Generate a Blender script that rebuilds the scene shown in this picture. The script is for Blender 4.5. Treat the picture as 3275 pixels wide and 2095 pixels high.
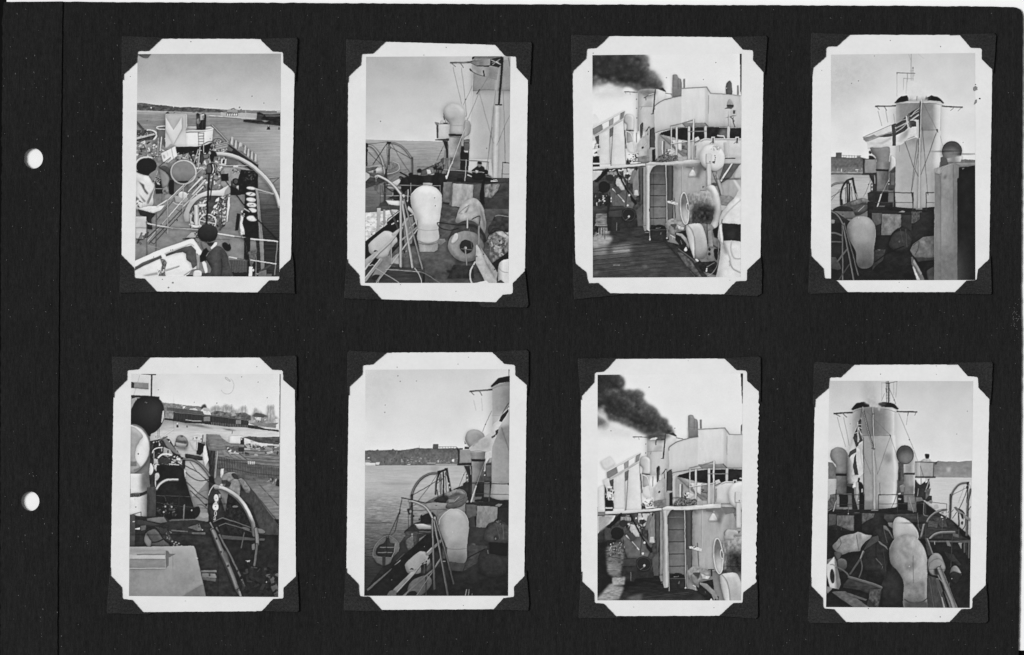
import bpy, bmesh, math, random
import numpy as np
from mathutils import Vector
from mathutils.geometry import tessellate_polygon

for ob in list(bpy.data.objects):
    bpy.data.objects.remove(ob)
scene = bpy.context.scene
COL = scene.collection

# ------------------------------------------------------------------ scale
# the album page is scanned at 300 dpi: one photograph pixel = 0.0254/300 m on the page
PX = 0.0254 / 300.0
W, H = 3275, 2095
MM = 0.001
def X(px): return (px - W / 2) * PX
def Y(py): return (H / 2 - py) * PX

# ------------------------------------------------------------------ camera
CAM_H = 0.90
cam_d = bpy.data.cameras.new('camera')
cam = bpy.data.objects.new('camera', cam_d)
COL.objects.link(cam)
cam.location = (0, 0, CAM_H)
cam.rotation_euler = (0, 0, 0)
cam_d.sensor_fit = 'HORIZONTAL'
cam_d.sensor_width = 36.0
cam_d.lens = 36.0 * (CAM_H - 0.0006) / (W * PX)
cam_d.clip_start = 0.01
cam_d.clip_end = 50.0
scene.camera = cam

# ------------------------------------------------------------------ light: even grey daylight from the left
SUN_EL, SUN_AZ = 48.0, 172.0          # direction the light comes from, azimuth counted from +x
world = bpy.data.worlds.new('World')
scene.world = world
world.use_nodes = True
nt = world.node_tree
nt.nodes.clear()
sky = nt.nodes.new('ShaderNodeTexSky')
sky.sky_type = 'NISHITA'
sky.sun_disc = False
sky.sun_elevation = math.radians(SUN_EL)
sky.sun_rotation = math.radians(90.0 - SUN_AZ)
bw = nt.nodes.new('ShaderNodeRGBToBW')
bg = nt.nodes.new('ShaderNodeBackground')
bg.inputs['Strength'].default_value = 0.05
wo = nt.nodes.new('ShaderNodeOutputWorld')
nt.links.new(sky.outputs[0], bw.inputs[0])
nt.links.new(bw.outputs[0], bg.inputs[0])
nt.links.new(bg.outputs[0], wo.inputs[0])
sun_d = bpy.data.lights.new('sun', 'SUN')
sun_d.energy = 1.5
sun_d.angle = math.radians(22)
sun_d.color = (1.0, 1.0, 1.0)
sun = bpy.data.objects.new('sun', sun_d)
COL.objects.link(sun)
ce, se = math.cos(math.radians(SUN_EL)), math.sin(math.radians(SUN_EL))
d = Vector((ce * math.cos(math.radians(SUN_AZ)), ce * math.sin(math.radians(SUN_AZ)), se))
sun.location = d * 2.0
sun.rotation_euler = d.to_track_quat('Z', 'Y').to_euler()
vs = scene.view_settings
vs.view_transform = 'Standard'
vs.look = 'None'
vs.gamma = 1.0
vs.use_curve_mapping = False
vs.exposure = 1.11
scene.render.resolution_x, scene.render.resolution_y = 1024, 655

# ------------------------------------------------------------------ helpers
def lin(t):
    t = np.clip(np.asarray(t, dtype=np.float64) / 255.0, 0, 1)
    return np.where(t <= 0.04045, t / 12.92, ((t + 0.055) / 1.055) ** 2.4)

def tag(o, label=None, cat=None, group=None, kind=None):
    if label: o['label'] = label
    if cat: o['category'] = cat
    if group: o['group'] = group
    if kind: o['kind'] = kind
    return o

def link(name, me, mat=None, parent=None):
    o = bpy.data.objects.new(name, me)
    COL.objects.link(o)
    if mat is not None: me.materials.append(mat)
    if parent is not None: o.parent = parent
    return o

def material(name, tone, rough=0.9, spec=0.0, noise=(), bump=0.0, bscale=4000.0):
    """grey paper: base tone (0-255 as seen) with layered noise: (amplitude, scale x, scale y, sharpness)"""
    m = bpy.data.materials.new(name)
    m.use_nodes = True
    t = m.node_tree
    b = t.nodes['Principled BSDF']
    b.inputs['Roughness'].default_value = rough
    b.inputs['Specular IOR Level'].default_value = spec
    tc = t.nodes.new('ShaderNodeTexCoord')
    cur = None
    for i, (amp, sx, sy, lo, hi) in enumerate(noise):
        mp = t.nodes.new('ShaderNodeMapping')
        mp.inputs['Scale'].default_value = (sx, sy, 1)
        mp.inputs['Location'].default_value = (i * 3.7, i * 1.9, 0)
        nz = t.nodes.new('ShaderNodeTexNoise')
        nz.inputs['Scale'].default_value = 1.0
        nz.inputs['Detail'].default_value = 3.0
        t.links.new(tc.outputs['Object'], mp.inputs[0])
        t.links.new(mp.outputs[0], nz.inputs[0])
        mr = t.nodes.new('ShaderNodeMapRange')
        mr.inputs[1].default_value = lo
        mr.inputs[2].default_value = hi
        mr.inputs[3].default_value = 1.0 - amp
        mr.inputs[4].default_value = 1.0 + amp
        t.links.new(nz.outputs[0], mr.inputs[0])
        if cur is None:
            cur = mr.outputs[0]
        else:
            mu = t.nodes.new('ShaderNodeMath'); mu.operation = 'MULTIPLY'
            t.links.new(cur, mu.inputs[0]); t.links.new(mr.outputs[0], mu.inputs[1])
            cur = mu.outputs[0]
    base = float(lin(tone))
    if cur is None:
        b.inputs['Base Color'].default_value = (base, base, base, 1)
    else:
        mu = t.nodes.new('ShaderNodeMath'); mu.operation = 'MULTIPLY'
        mu.inputs[1].default_value = base
        t.links.new(cur, mu.inputs[0])
        t.links.new(mu.outputs[0], b.inputs['Base Color'])
    if bump:
        nz = t.nodes.new('ShaderNodeTexNoise')
        nz.inputs['Scale'].default_value = bscale
        nz.inputs['Detail'].default_value = 2.0
        t.links.new(tc.outputs['Object'], nz.inputs[0])
        bp = t.nodes.new('ShaderNodeBump')
        bp.inputs['Strength'].default_value = bump
        bp.inputs['Distance'].default_value = 0.0001
        t.links.new(nz.outputs[0], bp.inputs['Height'])
        t.links.new(bp.outputs[0], b.inputs['Normal'])
    return m

def slab(name, outer, z0, z1, mat, parent=None, holes=()):
    """a flat sheet cut to an outline (page pixels), with real thickness and punched holes"""
    loops = [[Vector((X(x), Y(y), 0)) for x, y in outer]] + [[Vector((X(x), Y(y), 0)) for x, y in h] for h in holes]
    tris = tessellate_polygon(loops)
    flat = [p for lp in loops for p in lp]
    n = len(flat)
    vs_ = [(p.x, p.y, z1) for p in flat] + [(p.x, p.y, z0) for p in flat]
    fs = []
    for a, b_, c in tris:
        pa, pb, pc = flat[a], flat[b_], flat[c]
        if (pb - pa).cross(pc - pa).z < 0: b_, c = c, b_
        fs.append((a, b_, c)); fs.append((a + n, c + n, b_ + n))
    k = 0
    for lp in loops:
        m = len(lp)
        for i in range(m):
            a, b_ = k + i, k + (i + 1) % m
            fs.append((a, b_, b_ + n, a + n))
        k += m
    me = bpy.data.meshes.new(name)
    me.from_pydata(vs_, [], fs)
    me.update()
    bm = bmesh.new(); bm.from_mesh(me)
    bmesh.ops.recalc_face_normals(bm, faces=bm.faces)
    bm.to_mesh(me); bm.free()
    return link(name, me, mat, parent)

def rough_line(pts, amp, step, rnd):
    """subdivide a polyline and jitter it, for cut and torn paper edges"""
    out = []
    for (x0, y0), (x1, y1) in zip(pts, pts[1:]):
        L = math.hypot(x1 - x0, y1 - y0)
        n = max(1, int(L / step))
        nx, ny = -(y1 - y0) / max(L, 1e-6), (x1 - x0) / max(L, 1e-6)
        for i in range(n):
            f = i / n
            j = rnd.gauss(0, amp) if i else 0
            out.append((x0 + (x1 - x0) * f + nx * j, y0 + (y1 - y0) * f + ny * j))
    out.append(pts[-1])
    return out

# ------------------------------------------------------------------ printing of the pictures
# A print is one flat emulsion sheet. Its tones are laid down by this small plotter into
# colour values at the vertices of the sheet, and the sheet is cut along what it depicts.
NS = [12345]
def noise2(h, w, sx, sy):
    NS[0] += 1
    rg = np.random.RandomState(NS[0])
    tot = np.zeros((h, w)); amp = 1.0; norm = 0
    for _ in range(3):
        gh, gw = int(h / sy) + 3, int(w / sx) + 3
        gr = rg.rand(gh, gw) * 2 - 1
        yy = np.arange(h) / sy; xx = np.arange(w) / sx
        yi = yy.astype(int); xi = xx.astype(int)
        fy = yy - yi; fx = xx - xi
        fy = (fy * fy * (3 - 2 * fy))[:, None]; fx = (fx * fx * (3 - 2 * fx))[None, :]
        a = gr[yi][:, xi]; b = gr[yi][:, xi + 1]; c_ = gr[yi + 1][:, xi]; d_ = gr[yi + 1][:, xi + 1]
        tot += amp * ((a * (1 - fx) + b * fx) * (1 - fy) + (c_ * (1 - fx) + d_ * fx) * fy)
        norm += amp; amp *= 0.55
        sx = max(1.0, sx / 2.1); sy = max(1.0, sy / 2.1)
    return tot / norm * 1.7

def boxblur(a, r):
    """three box blurs ~ gaussian of sigma r"""
    n = max(1, int(round(r * 1.0)))
    for _ in range(3):
        for ax in (0, 1):
            p = np.pad(a, [(n + 1, n) if i == ax else (0, 0) for i in (0, 1)], mode='edge')
            cs = np.cumsum(p, axis=ax)
            if ax == 0: a = (cs[2 * n + 1:] - cs[:-2 * n - 1]) / (2 * n + 1)
            else: a = (cs[:, 2 * n + 1:] - cs[:, :-2 * n - 1]) / (2 * n + 1)
    return a

def nums(s):
    return np.array([float(q) for q in s.split()]).reshape(-1, 2)

def smooth(P, closed=False, n=6):
    m = len(P)
    out = []
    rng_ = range(m) if closed else range(m - 1)
    for i in rng_:
        if closed:
            a, b, c_, d_ = P[(i - 1) % m], P[i], P[(i + 1) % m], P[(i + 2) % m]
        else:
            a, b, c_, d_ = P[max(i - 1, 0)], P[i], P[i + 1], P[min(i + 2, m - 1)]
        for j in range(n):
            t = j / n
            out.append(0.5 * ((2 * b) + (c_ - a) * t + (2 * a - 5 * b + 4 * c_ - d_) * t * t + (3 * b - a - 3 * c_ + d_) * t ** 3))
    if not closed: out.append(P[-1])
    return np.array(out)

FLAT = {'sky', 'sea', 'water', 'harbour_water', 'river', 'wooded_shore', 'far_shore', 'smoke', 'funnel_steam', 'steam_plume', 'wash', 'wooded_hill', 'bare_trees',
        'flag', 'naval_ensign', 'wet_deck', 'deck', 'dark_edge_wedge', 'light_screen', 'pile_wharf', 'river_bank'}
LOOSE = {'sky', 'sea', 'water', 'harbour_water', 'river', 'wooded_shore', 'far_shore', 'smoke', 'funnel_steam', 'steam_plume', 'wash', 'wooded_hill', 'bare_trees', 'deck_gear', 'wire_ropes',
         'stay_wires', 'guy_ropes', 'davit_guys', 'wet_deck', 'deck', 'lower_deck', 'deck_shade', 'gun_shadows'}
class Pic:
    light = (0.5, -0.8)
    rnd_form = 0.35
    S = 1.5
    def __init__(s, quad):
        q = np.array(quad)
        s.quad = q
        s.x0, s.y0 = q.min(0) - 3
        s.x1, s.y1 = q.max(0) + 3
        s.w = int((s.x1 - s.x0) * s.S) + 2
        s.h = int((s.y1 - s.y0) * s.S) + 2
        s.T = np.full((s.h, s.w), 128.0)
        s.I = np.zeros((s.h, s.w), np.int16)
        s.names = []
        s.cur = 0
        s.M = (1.0, 0.0, 1.0, 0.0)
        s.only = None
        s.rnd = random.Random(len(quad) + int(q[0][0]))
    def v(s, ox, oy, w=480):
        s.ox, s.oy, s.k = ox, oy, 2310.0 / w if w in (480, 600) else 2408.0 / w
    def o(s, name, label=None):
        s.names.append((name, label)); s.cur = len(s.names) - 1
    def ras(s, P):
        a, tx, b, ty = s.M
        return (np.stack([(s.ox + P[:, 0] / s.k) * a + tx - s.x0, (s.oy + P[:, 1] / s.k) * b + ty - s.y0], 1)) * s.S
    def mask(s, R):
        xa, ya = np.floor(R.min(0)).astype(int) - 1
        xb, yb = np.ceil(R.max(0)).astype(int) + 2
        xa, ya = max(xa, 0), max(ya, 0); xb, yb = min(xb, s.w), min(yb, s.h)
        if xb <= xa or yb <= ya: return None
        tg = np.zeros((yb - ya, xb - xa + 1), np.int32)
        Q = np.roll(R, -1, 0)
        for (x0, y0), (x1, y1) in zip(R, Q):
            if y0 == y1: continue
            if y0 > y1: x0, y0, x1, y1 = x1, y1, x0, y0
            r0 = max(int(math.ceil(y0 - 0.5)), ya); r1 = min(int(math.ceil(y1 - 0.5)), yb)
            if r1 <= r0: continue
            rr = np.arange(r0, r1)
            xs = x0 + (rr + 0.5 - y0) * (x1 - x0) / (y1 - y0)
            ci = np.clip(np.ceil(xs - 0.5).astype(int) - xa, 0, xb - xa)
            np.add.at(tg, (rr - ya, ci), 1)
        return ya, yb, xa, xb, (np.cumsum(tg, 1)[:, :-1] % 2).astype(np.float64)
    def tone(s, t, reg, m):
        ya, yb, xa, xb = reg
        if not isinstance(t, tuple): return t
        kx = (np.arange(xa, xb) + 0.5) / s.S + s.x0; ky = (np.arange(ya, yb) + 0.5) / s.S + s.y0
        kx = ((kx - s.M[1]) / s.M[0] - s.ox) * s.k; ky = ((ky - s.M[3]) / s.M[2] - s.oy) * s.k
        st = t[1:]
        fx, ft = np.array(st[0::2]), np.array(st[1::2])
        if t[0] == 'h': return np.interp(kx, fx, ft)[None, :].repeat(yb - ya, 0)
        if t[0] == 'v': return np.interp(ky, fx, ft)[:, None].repeat(xb - xa, 1)
        if t[0] == 'd':      # along a direction: angle first
            a = math.radians(st[0]); fx, ft = np.array(st[1::2]), np.array(st[2::2])
            return np.interp(kx[None, :] * math.cos(a) + ky[:, None] * math.sin(a), fx, ft)
        if t[0] == 'c':      # across each row of the shape
            mm = m > 0.5
            idx = np.arange(xb - xa)[None, :]
            lo = np.where(mm, idx, 10 ** 6).min(1); hi = np.where(mm, idx, -1).max(1)
            f = (idx - lo[:, None]) / np.maximum(hi - lo, 1)[:, None]
            return np.interp(f, fx, ft)
        if t[0] == 'r':      # down each column of the shape
            mm = m > 0.5
            idx = np.arange(yb - ya)[:, None]
            lo = np.where(mm, idx, 10 ** 6).min(0); hi = np.where(mm, idx, -1).max(0)
            f = (idx - lo[None, :]) / np.maximum(hi - lo, 1)[None, :]
            return np.interp(f, fx, ft)
        if t[0] == 'o':      # radial: centre then stops of radius
            cx, cy = st[0], st[1]; fx, ft = np.array(st[2::2]), np.array(st[3::2])
            return np.interp(np.hypot(kx[None, :] - cx, ky[:, None] - cy), fx, ft)
    def put(s, reg, m, t, n=0, soft=0, own=True):
        if s.only is not None and s.names[s.cur][0] not in s.only: return
        ya, yb, xa, xb = reg
        if soft:
            p = int(soft / s.k * s.S * 3) + 2
            ya2, yb2, xa2, xb2 = max(ya - p, 0), min(yb + p, s.h), max(xa - p, 0), min(xb + p, s.w)
            big = np.zeros((yb2 - ya2, xb2 - xa2)); big[ya - ya2:yb - ya2, xa - xa2:xb - xa2] = m
            m = boxblur(big, soft / s.k * s.S); ya, yb, xa, xb = ya2, yb2, xa2, xb2
        if own is None: m = m * (s.I[ya:yb, xa:xb] == s.cur)
        tt = s.tone(t, (ya, yb, xa, xb), m)
        if n:
            if not isinstance(n, tuple): n = (n, 60, 60)
            tt = tt + n[0] * noise2(yb - ya, xb - xa, max(1.5, n[1] / s.k * s.S), max(1.5, n[2] / s.k * s.S))
        area = m.sum()
        solid = own is True and not soft and 60 < area < 0.14 * s.h * s.w and s.names[s.cur][0] not in FLAT
        if solid:
            # modelling: the form turns away from the light at its rim and shades what lies behind it
            R = min(34.0, max(2.0, 0.16 * math.sqrt(area)))
            q = int(R * 1.6) + 3
            y0, y1, x0, x1 = max(ya - q, 0), min(yb + q, s.h), max(xa - q, 0), min(xb + q, s.w)
            big = np.zeros((y1 - y0, x1 - x0)); big[ya - y0:yb - y0, xa - x0:xb - x0] = m
            bl = boxblur(big, R * .55)
            gy_, gx_ = np.gradient(bl)
            rel = -(gx_ * s.light[0] + gy_ * s.light[1]) * R
            sub = (slice(ya - y0, yb - y0), slice(xa - x0, xb - x0))
            q_ = s.rnd_form
            tt = tt * (1 + q_ * np.clip(0.3 * rel[sub], -.26, .14)) * (1 - .14 * q_ + .14 * q_ * np.clip(bl[sub] * 2 - .9, 0, 1))
            sh = np.roll(bl, (int(-s.light[1] * R * .35), int(-s.light[0] * R * .35)), (0, 1))
            s.T[y0:y1, x0:x1] *= 1 - 0.26 * np.clip(sh, 0, 1) * (1 - big)
        A = s.T[ya:yb, xa:xb]
        s.T[ya:yb, xa:xb] = A * (1 - m) + tt * m
        if own:
            I = s.I[ya:yb, xa:xb]; I[m > 0.5] = s.cur
    def f(s, p, t, n=0, soft=0, own=True):
        r = s.mask(s.ras(nums(p)))
        if r: s.put(r[:4], r[4], t, n, soft, own)
    def c(s, p, t, n=0, soft=0, own=True):
        r = s.mask(s.ras(smooth(nums(p), True)))
        s.rnd_form = 1.0
        if r: s.put(r[:4], r[4], t, n, soft, own)
        s.rnd_form = 0.35
    def e(s, cx, cy, rx, ry, t, rot=0, n=0, soft=0, own=True):
        a = np.linspace(0, 2 * math.pi, 48, endpoint=False); cr, sr = math.cos(math.radians(rot)), math.sin(math.radians(rot))
        px, py = rx * np.cos(a), ry * np.sin(a)
        r = s.mask(s.ras(np.stack([cx + px * cr - py * sr, cy + px * sr + py * cr], 1)))
        if r: s.put(r[:4], r[4], t, n, soft, own)
    def stroke(s, P, w, t, alpha=1.0, own=True):
        R = s.ras(P); hw = max(w / s.k * s.S / 2, 0.35)
        xa, ya = np.floor(R.min(0) - hw).astype(int) - 2; xb, yb = np.ceil(R.max(0) + hw).astype(int) + 3
        xa, ya = max(xa, 0), max(ya, 0); xb, yb = min(xb, s.w), min(yb, s.h)
        if xb <= xa or yb <= ya: return
        D = np.full((yb - ya, xb - xa), 1e9)
        for (x0, y0), (x1, y1) in zip(R[:-1], R[1:]):
            p = hw + 2
            a0, a1 = max(int(min(x0, x1) - p), xa), min(int(max(x0, x1) + p) + 1, xb)
            b0, b1 = max(int(min(y0, y1) - p), ya), min(int(max(y0, y1) + p) + 1, yb)
            if a1 <= a0 or b1 <= b0: continue
            gx = (np.arange(a0, a1) + 0.5)[None, :]; gy = (np.arange(b0, b1) + 0.5)[:, None]
            dx, dy = x1 - x0, y1 - y0; L = dx * dx + dy * dy
            u = np.clip(((gx - x0) * dx + (gy - y0) * dy) / L, 0, 1) if L > 0 else 0
            dd = np.hypot(gx - x0 - u * dx, gy - y0 - u * dy)
            v_ = D[b0 - ya:b1 - ya, a0 - xa:a1 - xa]; np.minimum(v_, dd, out=v_)
        m = np.clip(hw - D + 0.5, 0, 1) * alpha
        s.put((ya, yb, xa, xb), m, t, 0, 0, own)
    def l(s, p, w, t, a=1.0, own=True): s.stroke(nums(p), w, t, a, own)
    def k_(s, p, w, t, a=1.0, own=True): s.stroke(smooth(nums(p)), w, t, a, own)
    def ring(s, cx, cy, rx, ry, w, t, rot=0, a0=0, a1=360, a=1.0):
        an = np.radians(np.linspace(a0, a1, 50)); cr, sr = math.cos(math.radians(rot)), math.sin(math.radians(rot))
        px, py = rx * np.cos(an), ry * np.sin(an)
        s.stroke(np.stack([cx + px * cr - py * sr, cy + px * sr + py * cr], 1), w, t, a)
    def tube(s, p, w, t0, t1, t2):
        """a round bar: dark edge, body, highlight"""
        P = smooth(nums(p)); s.stroke(P, w, t0); s.stroke(P, w * 0.72, t1); s.stroke(P - np.array([w * 0.12, w * 0.14]), w * 0.3, t2)
    def g(s, p, cnt, ts, sz, ang=None, n=0):
        """small untold gear: irregular pieces inside an outline"""
        r = s.mask(s.ras(nums(p)))
        if not r: return
        ya, yb, xa, xb, m = r
        P = nums(p); lo, hi = P.min(0), P.max(0); rd = s.rnd
        T0 = s.T[ya:yb, xa:xb].copy(); I0 = s.I[ya:yb, xa:xb].copy()
        for _ in range(cnt):
            cx, cy = rd.uniform(lo[0], hi[0]), rd.uniform(lo[1], hi[1])
            a = math.radians(rd.choice(ang) + rd.gauss(0, 8)) if ang else rd.uniform(0, 3.14)
            L, w_ = rd.uniform(*sz), rd.uniform(*sz) * 0.45
            q = np.array([[-L, -w_], [L * rd.uniform(.4, 1), -w_ * rd.uniform(.5, 1)], [L, w_ * rd.uniform(.3, 1)], [-L * rd.uniform(.5, 1), w_]])
            q = np.stack([cx + q[:, 0] * math.cos(a) - q[:, 1] * math.sin(a), cy + q[:, 0] * math.sin(a) + q[:, 1] * math.cos(a)], 1)
            rr = s.mask(s.ras(q))
            if rr: s.put(rr[:4], rr[4], rd.choice(ts) + rd.gauss(0, 10), n)
        A = s.T[ya:yb, xa:xb]; s.T[ya:yb, xa:xb] = T0 * (1 - m) + A * m
        s.I[ya:yb, xa:xb] = np.where(m > 0.5, s.I[ya:yb, xa:xb], I0)
    def spots(s, p, t=40, r=6):
        for x, y in nums(p): s.e(x, y, r, r * 1.2, t, own=False)
    def done(s, grain=3.0, blur=1):
        soft = boxblur(s.T, 1)
        s.T = s.T * 0.55 + soft * 0.45
        s.T = s.T + 0.55 * (s.T - boxblur(s.T, 3))          # edge effect of the developer
        # small optical wander of the lens and tonal texture, so that nothing is ruled
        sc = s.S
        wx = 0.75 * noise2(s.h, s.w, 9 * sc, 9 * sc) + 0.9 * noise2(s.h, s.w, 40 * sc, 40 * sc)
        wy = 0.75 * noise2(s.h, s.w, 9 * sc, 9 * sc) + 0.9 * noise2(s.h, s.w, 40 * sc, 40 * sc)
        gx, gy = np.meshgrid(np.arange(s.w, dtype=float), np.arange(s.h, dtype=float))
        gx = np.clip(gx + wx * sc * .6, 0, s.w - 1.01); gy = np.clip(gy + wy * sc * .6, 0, s.h - 1.01)
        xi, yi = gx.astype(int), gy.astype(int); fx, fy = gx - xi, gy - yi
        xj, yj = np.minimum(xi + 1, s.w - 1), np.minimum(yi + 1, s.h - 1)
        T = s.T
        s.T = (T[yi, xi] * (1 - fx) + T[yi, xj] * fx) * (1 - fy) + (T[yj, xi] * (1 - fx) + T[yj, xj] * fx) * fy
        s.I = s.I[yi, xi]
        s.T = s.T + 0.12 * (s.T - boxblur(s.T, 24))
        mid = np.clip((s.T - 30) / 60, 0, 1) * np.clip((195 - s.T) / 60, 0.12, 1)
        s.T = s.T + mid * (4.0 * noise2(s.h, s.w, 7 * sc, 7 * sc) + 4.5 * noise2(s.h, s.w, 22 * sc, 22 * sc))
        # film grain, uneven development, soft border of the printing mask
        s.T = s.T + 1.6 * noise2(s.h, s.w, 90, 90)
        s.T = s.T + grain * np.random.RandomState(NS[0]).randn(s.h, s.w)
        s.T = np.clip(s.T, 27, 226)
    def sample(s, A, x, y):
        fx = np.clip((x - s.x0) * s.S - 0.5, 0, s.w - 1.001); fy = np.clip((y - s.y0) * s.S - 0.5, 0, s.h - 1.001)
        xi, yi = fx.astype(int), fy.astype(int); fx -= xi; fy -= yi
        return (A[yi, xi] * (1 - fx) + A[yi, xi + 1] * fx) * (1 - fy) + (A[yi + 1, xi] * (1 - fx) + A[yi + 1, xi + 1] * fx) * fy

PRINT_MAT = [None]
def print_material():
    m = bpy.data.materials.new('silver_print')
    m.use_nodes = True
    t = m.node_tree; b = t.nodes['Principled BSDF']
    b.inputs['Roughness'].default_value = 0.55
    b.inputs['Specular IOR Level'].default_value = 0.06
    at = t.nodes.new('ShaderNodeAttribute'); at.attribute_name = 'tone'
    t.links.new(at.outputs['Color'], b.inputs['Base Color'])
    return m

def lay_print(p, parent, z, res=0.6):
    """cut the emulsion sheet into the things it depicts"""
    tl, tr, br, bl = p.quad
    nx = int(np.hypot(*(tr - tl)) * res); ny = int(np.hypot(*(bl - tl)) * res)
    u = np.linspace(0, 1, nx + 1)[None, :]; v = np.linspace(0, 1, ny + 1)[:, None]
    def bil(i): return (tl[i] * (1 - u) + tr[i] * u) * (1 - v) + (bl[i] * (1 - u) + br[i] * u) * v
    gx, gy = bil(0), bil(1)
    tone = lin(p.sample(p.T, gx, gy))
    cx = (gx[:-1, :-1] + gx[1:, 1:]) / 2; cy = (gy[:-1, :-1] + gy[1:, 1:]) / 2
    ids = p.I[np.clip(((cy - p.y0) * p.S).astype(int), 0, p.h - 1), np.clip(((cx - p.x0) * p.S).astype(int), 0, p.w - 1)]
    for i in range(len(p.names)):
        if 0 < (ids == i).sum() < 14: ids[ids == i] = 0
    rows, cols = np.indices(ids.shape)
    nv = nx + 1
    for i in np.unique(ids):
        sel = ids == i
        r_, c_ = rows[sel], cols[sel]
        quads = np.stack([(r_ + 1) * nv + c_, (r_ + 1) * nv + c_ + 1, r_ * nv + c_ + 1, r_ * nv + c_], 1)
        uq, inv = np.unique(quads.ravel(), return_inverse=True)
        nq = len(r_)
        me = bpy.data.meshes.new(p.names[i][0])
        me.vertices.add(len(uq)); me.loops.add(nq * 4); me.polygons.add(nq)
        co = np.stack([(gx.ravel()[uq] - W / 2) * PX, (H / 2 - gy.ravel()[uq]) * PX, np.full(len(uq), z)], 1)
        me.vertices.foreach_set('co', co.astype(np.float32).ravel())
        me.loops.foreach_set('vertex_index', inv.astype(np.int32).ravel())
        me.polygons.foreach_set('loop_start', np.arange(0, nq * 4, 4, dtype=np.int32))
        me.polygons.foreach_set('loop_total', np.full(nq, 4, np.int32))
        me.update(calc_edges=True)
        at = me.color_attributes.new('tone', 'FLOAT_COLOR', 'POINT')
        tv = tone.ravel()[uq]
        at.data.foreach_set('color', np.stack([tv, tv, tv, np.ones_like(tv)], 1).astype(np.float32).ravel())
        o = link(p.names[i][0], me, PRINT_MAT[0], parent)
        if p.names[i][1]: o['label'] = p.names[i][1]
        if p.names[i][0] in LOOSE: o['kind'] = 'stuff'
# ------------------------------------------------------------------ the setting and the album page
RND = random.Random(7)
M_TABLE = material('dark_scanner_bed', 14, 0.8, 0.02, [(0.2, 60, 60, 0.3, 0.7)])
M_WHITE = material('white_backing', 238, 0.9, 0.0, [(0.02, 90, 90, 0.3, 0.7)])
M_PAGE = material('black_page_paper', 33.5, 0.95, 0.0,
                  [(0.10, 25, 12, 0.3, 0.7), (0.26, 3400, 600, 0.3, 0.72), (0.16, 1100, 130, 0.3, 0.7), (0.2, 5200, 2600, 0.35, 0.7)], 0.25, 5000)
M_CORNER = material('black_corner_paper', 42.5, 0.9, 0.01,
                    [(0.16, 150, 150, 0.3, 0.7), (0.42, 4200, 4200, 0.3, 0.7), (0.3, 1700, 1700, 0.3, 0.7)], 0.35, 4200)
M_PAPER = material('photo_paper', 217, 0.7, 0.02, [(0.03, 120, 120, 0.3, 0.7), (0.02, 900, 900, 0.3, 0.7)])
M_SPECK = material('dark_speck', 45, 0.9, 0.0)
M_STAIN = material('grey_stain', 120, 0.9, 0.0, [(0.5, 4000, 4000, 0.35, 0.65)])
M_LINT = material('pale_lint', 118, 0.9, 0.0)

Z_WHITE = 0.0
Z0, Z1 = 0.25 * MM, 0.65 * MM          # the sheet
Z2 = 1.05 * MM                         # top of the hinge stub

bed = slab('scanner_bed', [(-30000, -30000), (33000, -30000), (33000, 33000), (-30000, 33000)], -0.004, -0.0005, M_TABLE)
tag(bed, kind='structure')
back = slab('backing_sheet', [(20, -900), (4300, -900), (4300, 2081), (20, 2081)], -0.0003, Z_WHITE, M_WHITE)
tag(back, 'blank white backing sheet lying under the black album page', 'sheet')

def hole(cx, cy, rx, ry, flat=0.0):
    pts = []
    for i in range(40):
        a = 2 * math.pi * i / 40
        x = rx * math.cos(a)
        if x < -rx * (1 - flat): x = -rx * (1 - flat)
        pts.append((cx + x, cy + ry * math.sin(a)))
    return pts
HOLES = [hole(107, 507, 31, 32.5, 0.04), hole(97, 1603, 29.5, 31, 0.02)]
HOLES_PAGE = [hole(107, 507, 32, 33.5, 0.04), hole(97, 1603, 30.5, 32, 0.02)]

page = bpy.data.objects.new('album_page', None)
COL.objects.link(page)
page.empty_display_size = 0.02
page.location = (0, 0, Z0)
tag(page, 'black paper album page with two punched holes along its hinge strip', 'album page')
def under(o, parent):
    o.parent = parent
    o.matrix_parent_inverse = parent.matrix_world.inverted()
top = [(14, 6), (200, 5.5), (400, 7), (1000, 9.5), (1540, 13), (2200, 15.5), (2900, 18.5), (3180, 21), (3240, 22.5)]
arc = [(3250, 24), (3259, 28), (3266, 35), (3270, 46), (3271.5, 60)]
right = [(3271.5, 60), (3269.6, 300), (3268, 600), (3266, 900), (3265.6, 950), (3268, 1090), (3265, 1450), (3261.6, 1800), (3258, 2060), (3257, 2110)]
outline = rough_line(top, 0.5, 12, RND) + arc[:-1] + rough_line(right, 0.5, 12, RND) + [(12, 2110)]
sheet = slab('sheet', outline, Z0, Z1, M_PAGE, None, HOLES_PAGE)
stub_r = [(202, 5), (200, 60), (198, 250), (194, 500), (191, 700), (189, 900), (187, 1300), (186, 1600), (185, 1900), (184.5, 2110)]
stub_l = [(1, 2110), (1.5, 1900), (2, 1600), (3, 1200), (4, 800), (6, 500), (7, 300), (9, 200), (6, 178), (9, 150), (9, 90), (6, 76), (10, 50), (11, 20), (14, 7)]
stub = slab('hinge_stub', rough_line(stub_r, 0.5, 14, RND) + rough_line(stub_l, 1.1, 9, RND), Z1 + 0.01 * MM, Z2, M_PAGE, None, HOLES)
bpy.context.view_layer.update()
under(sheet, page); under(stub, page)

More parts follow.
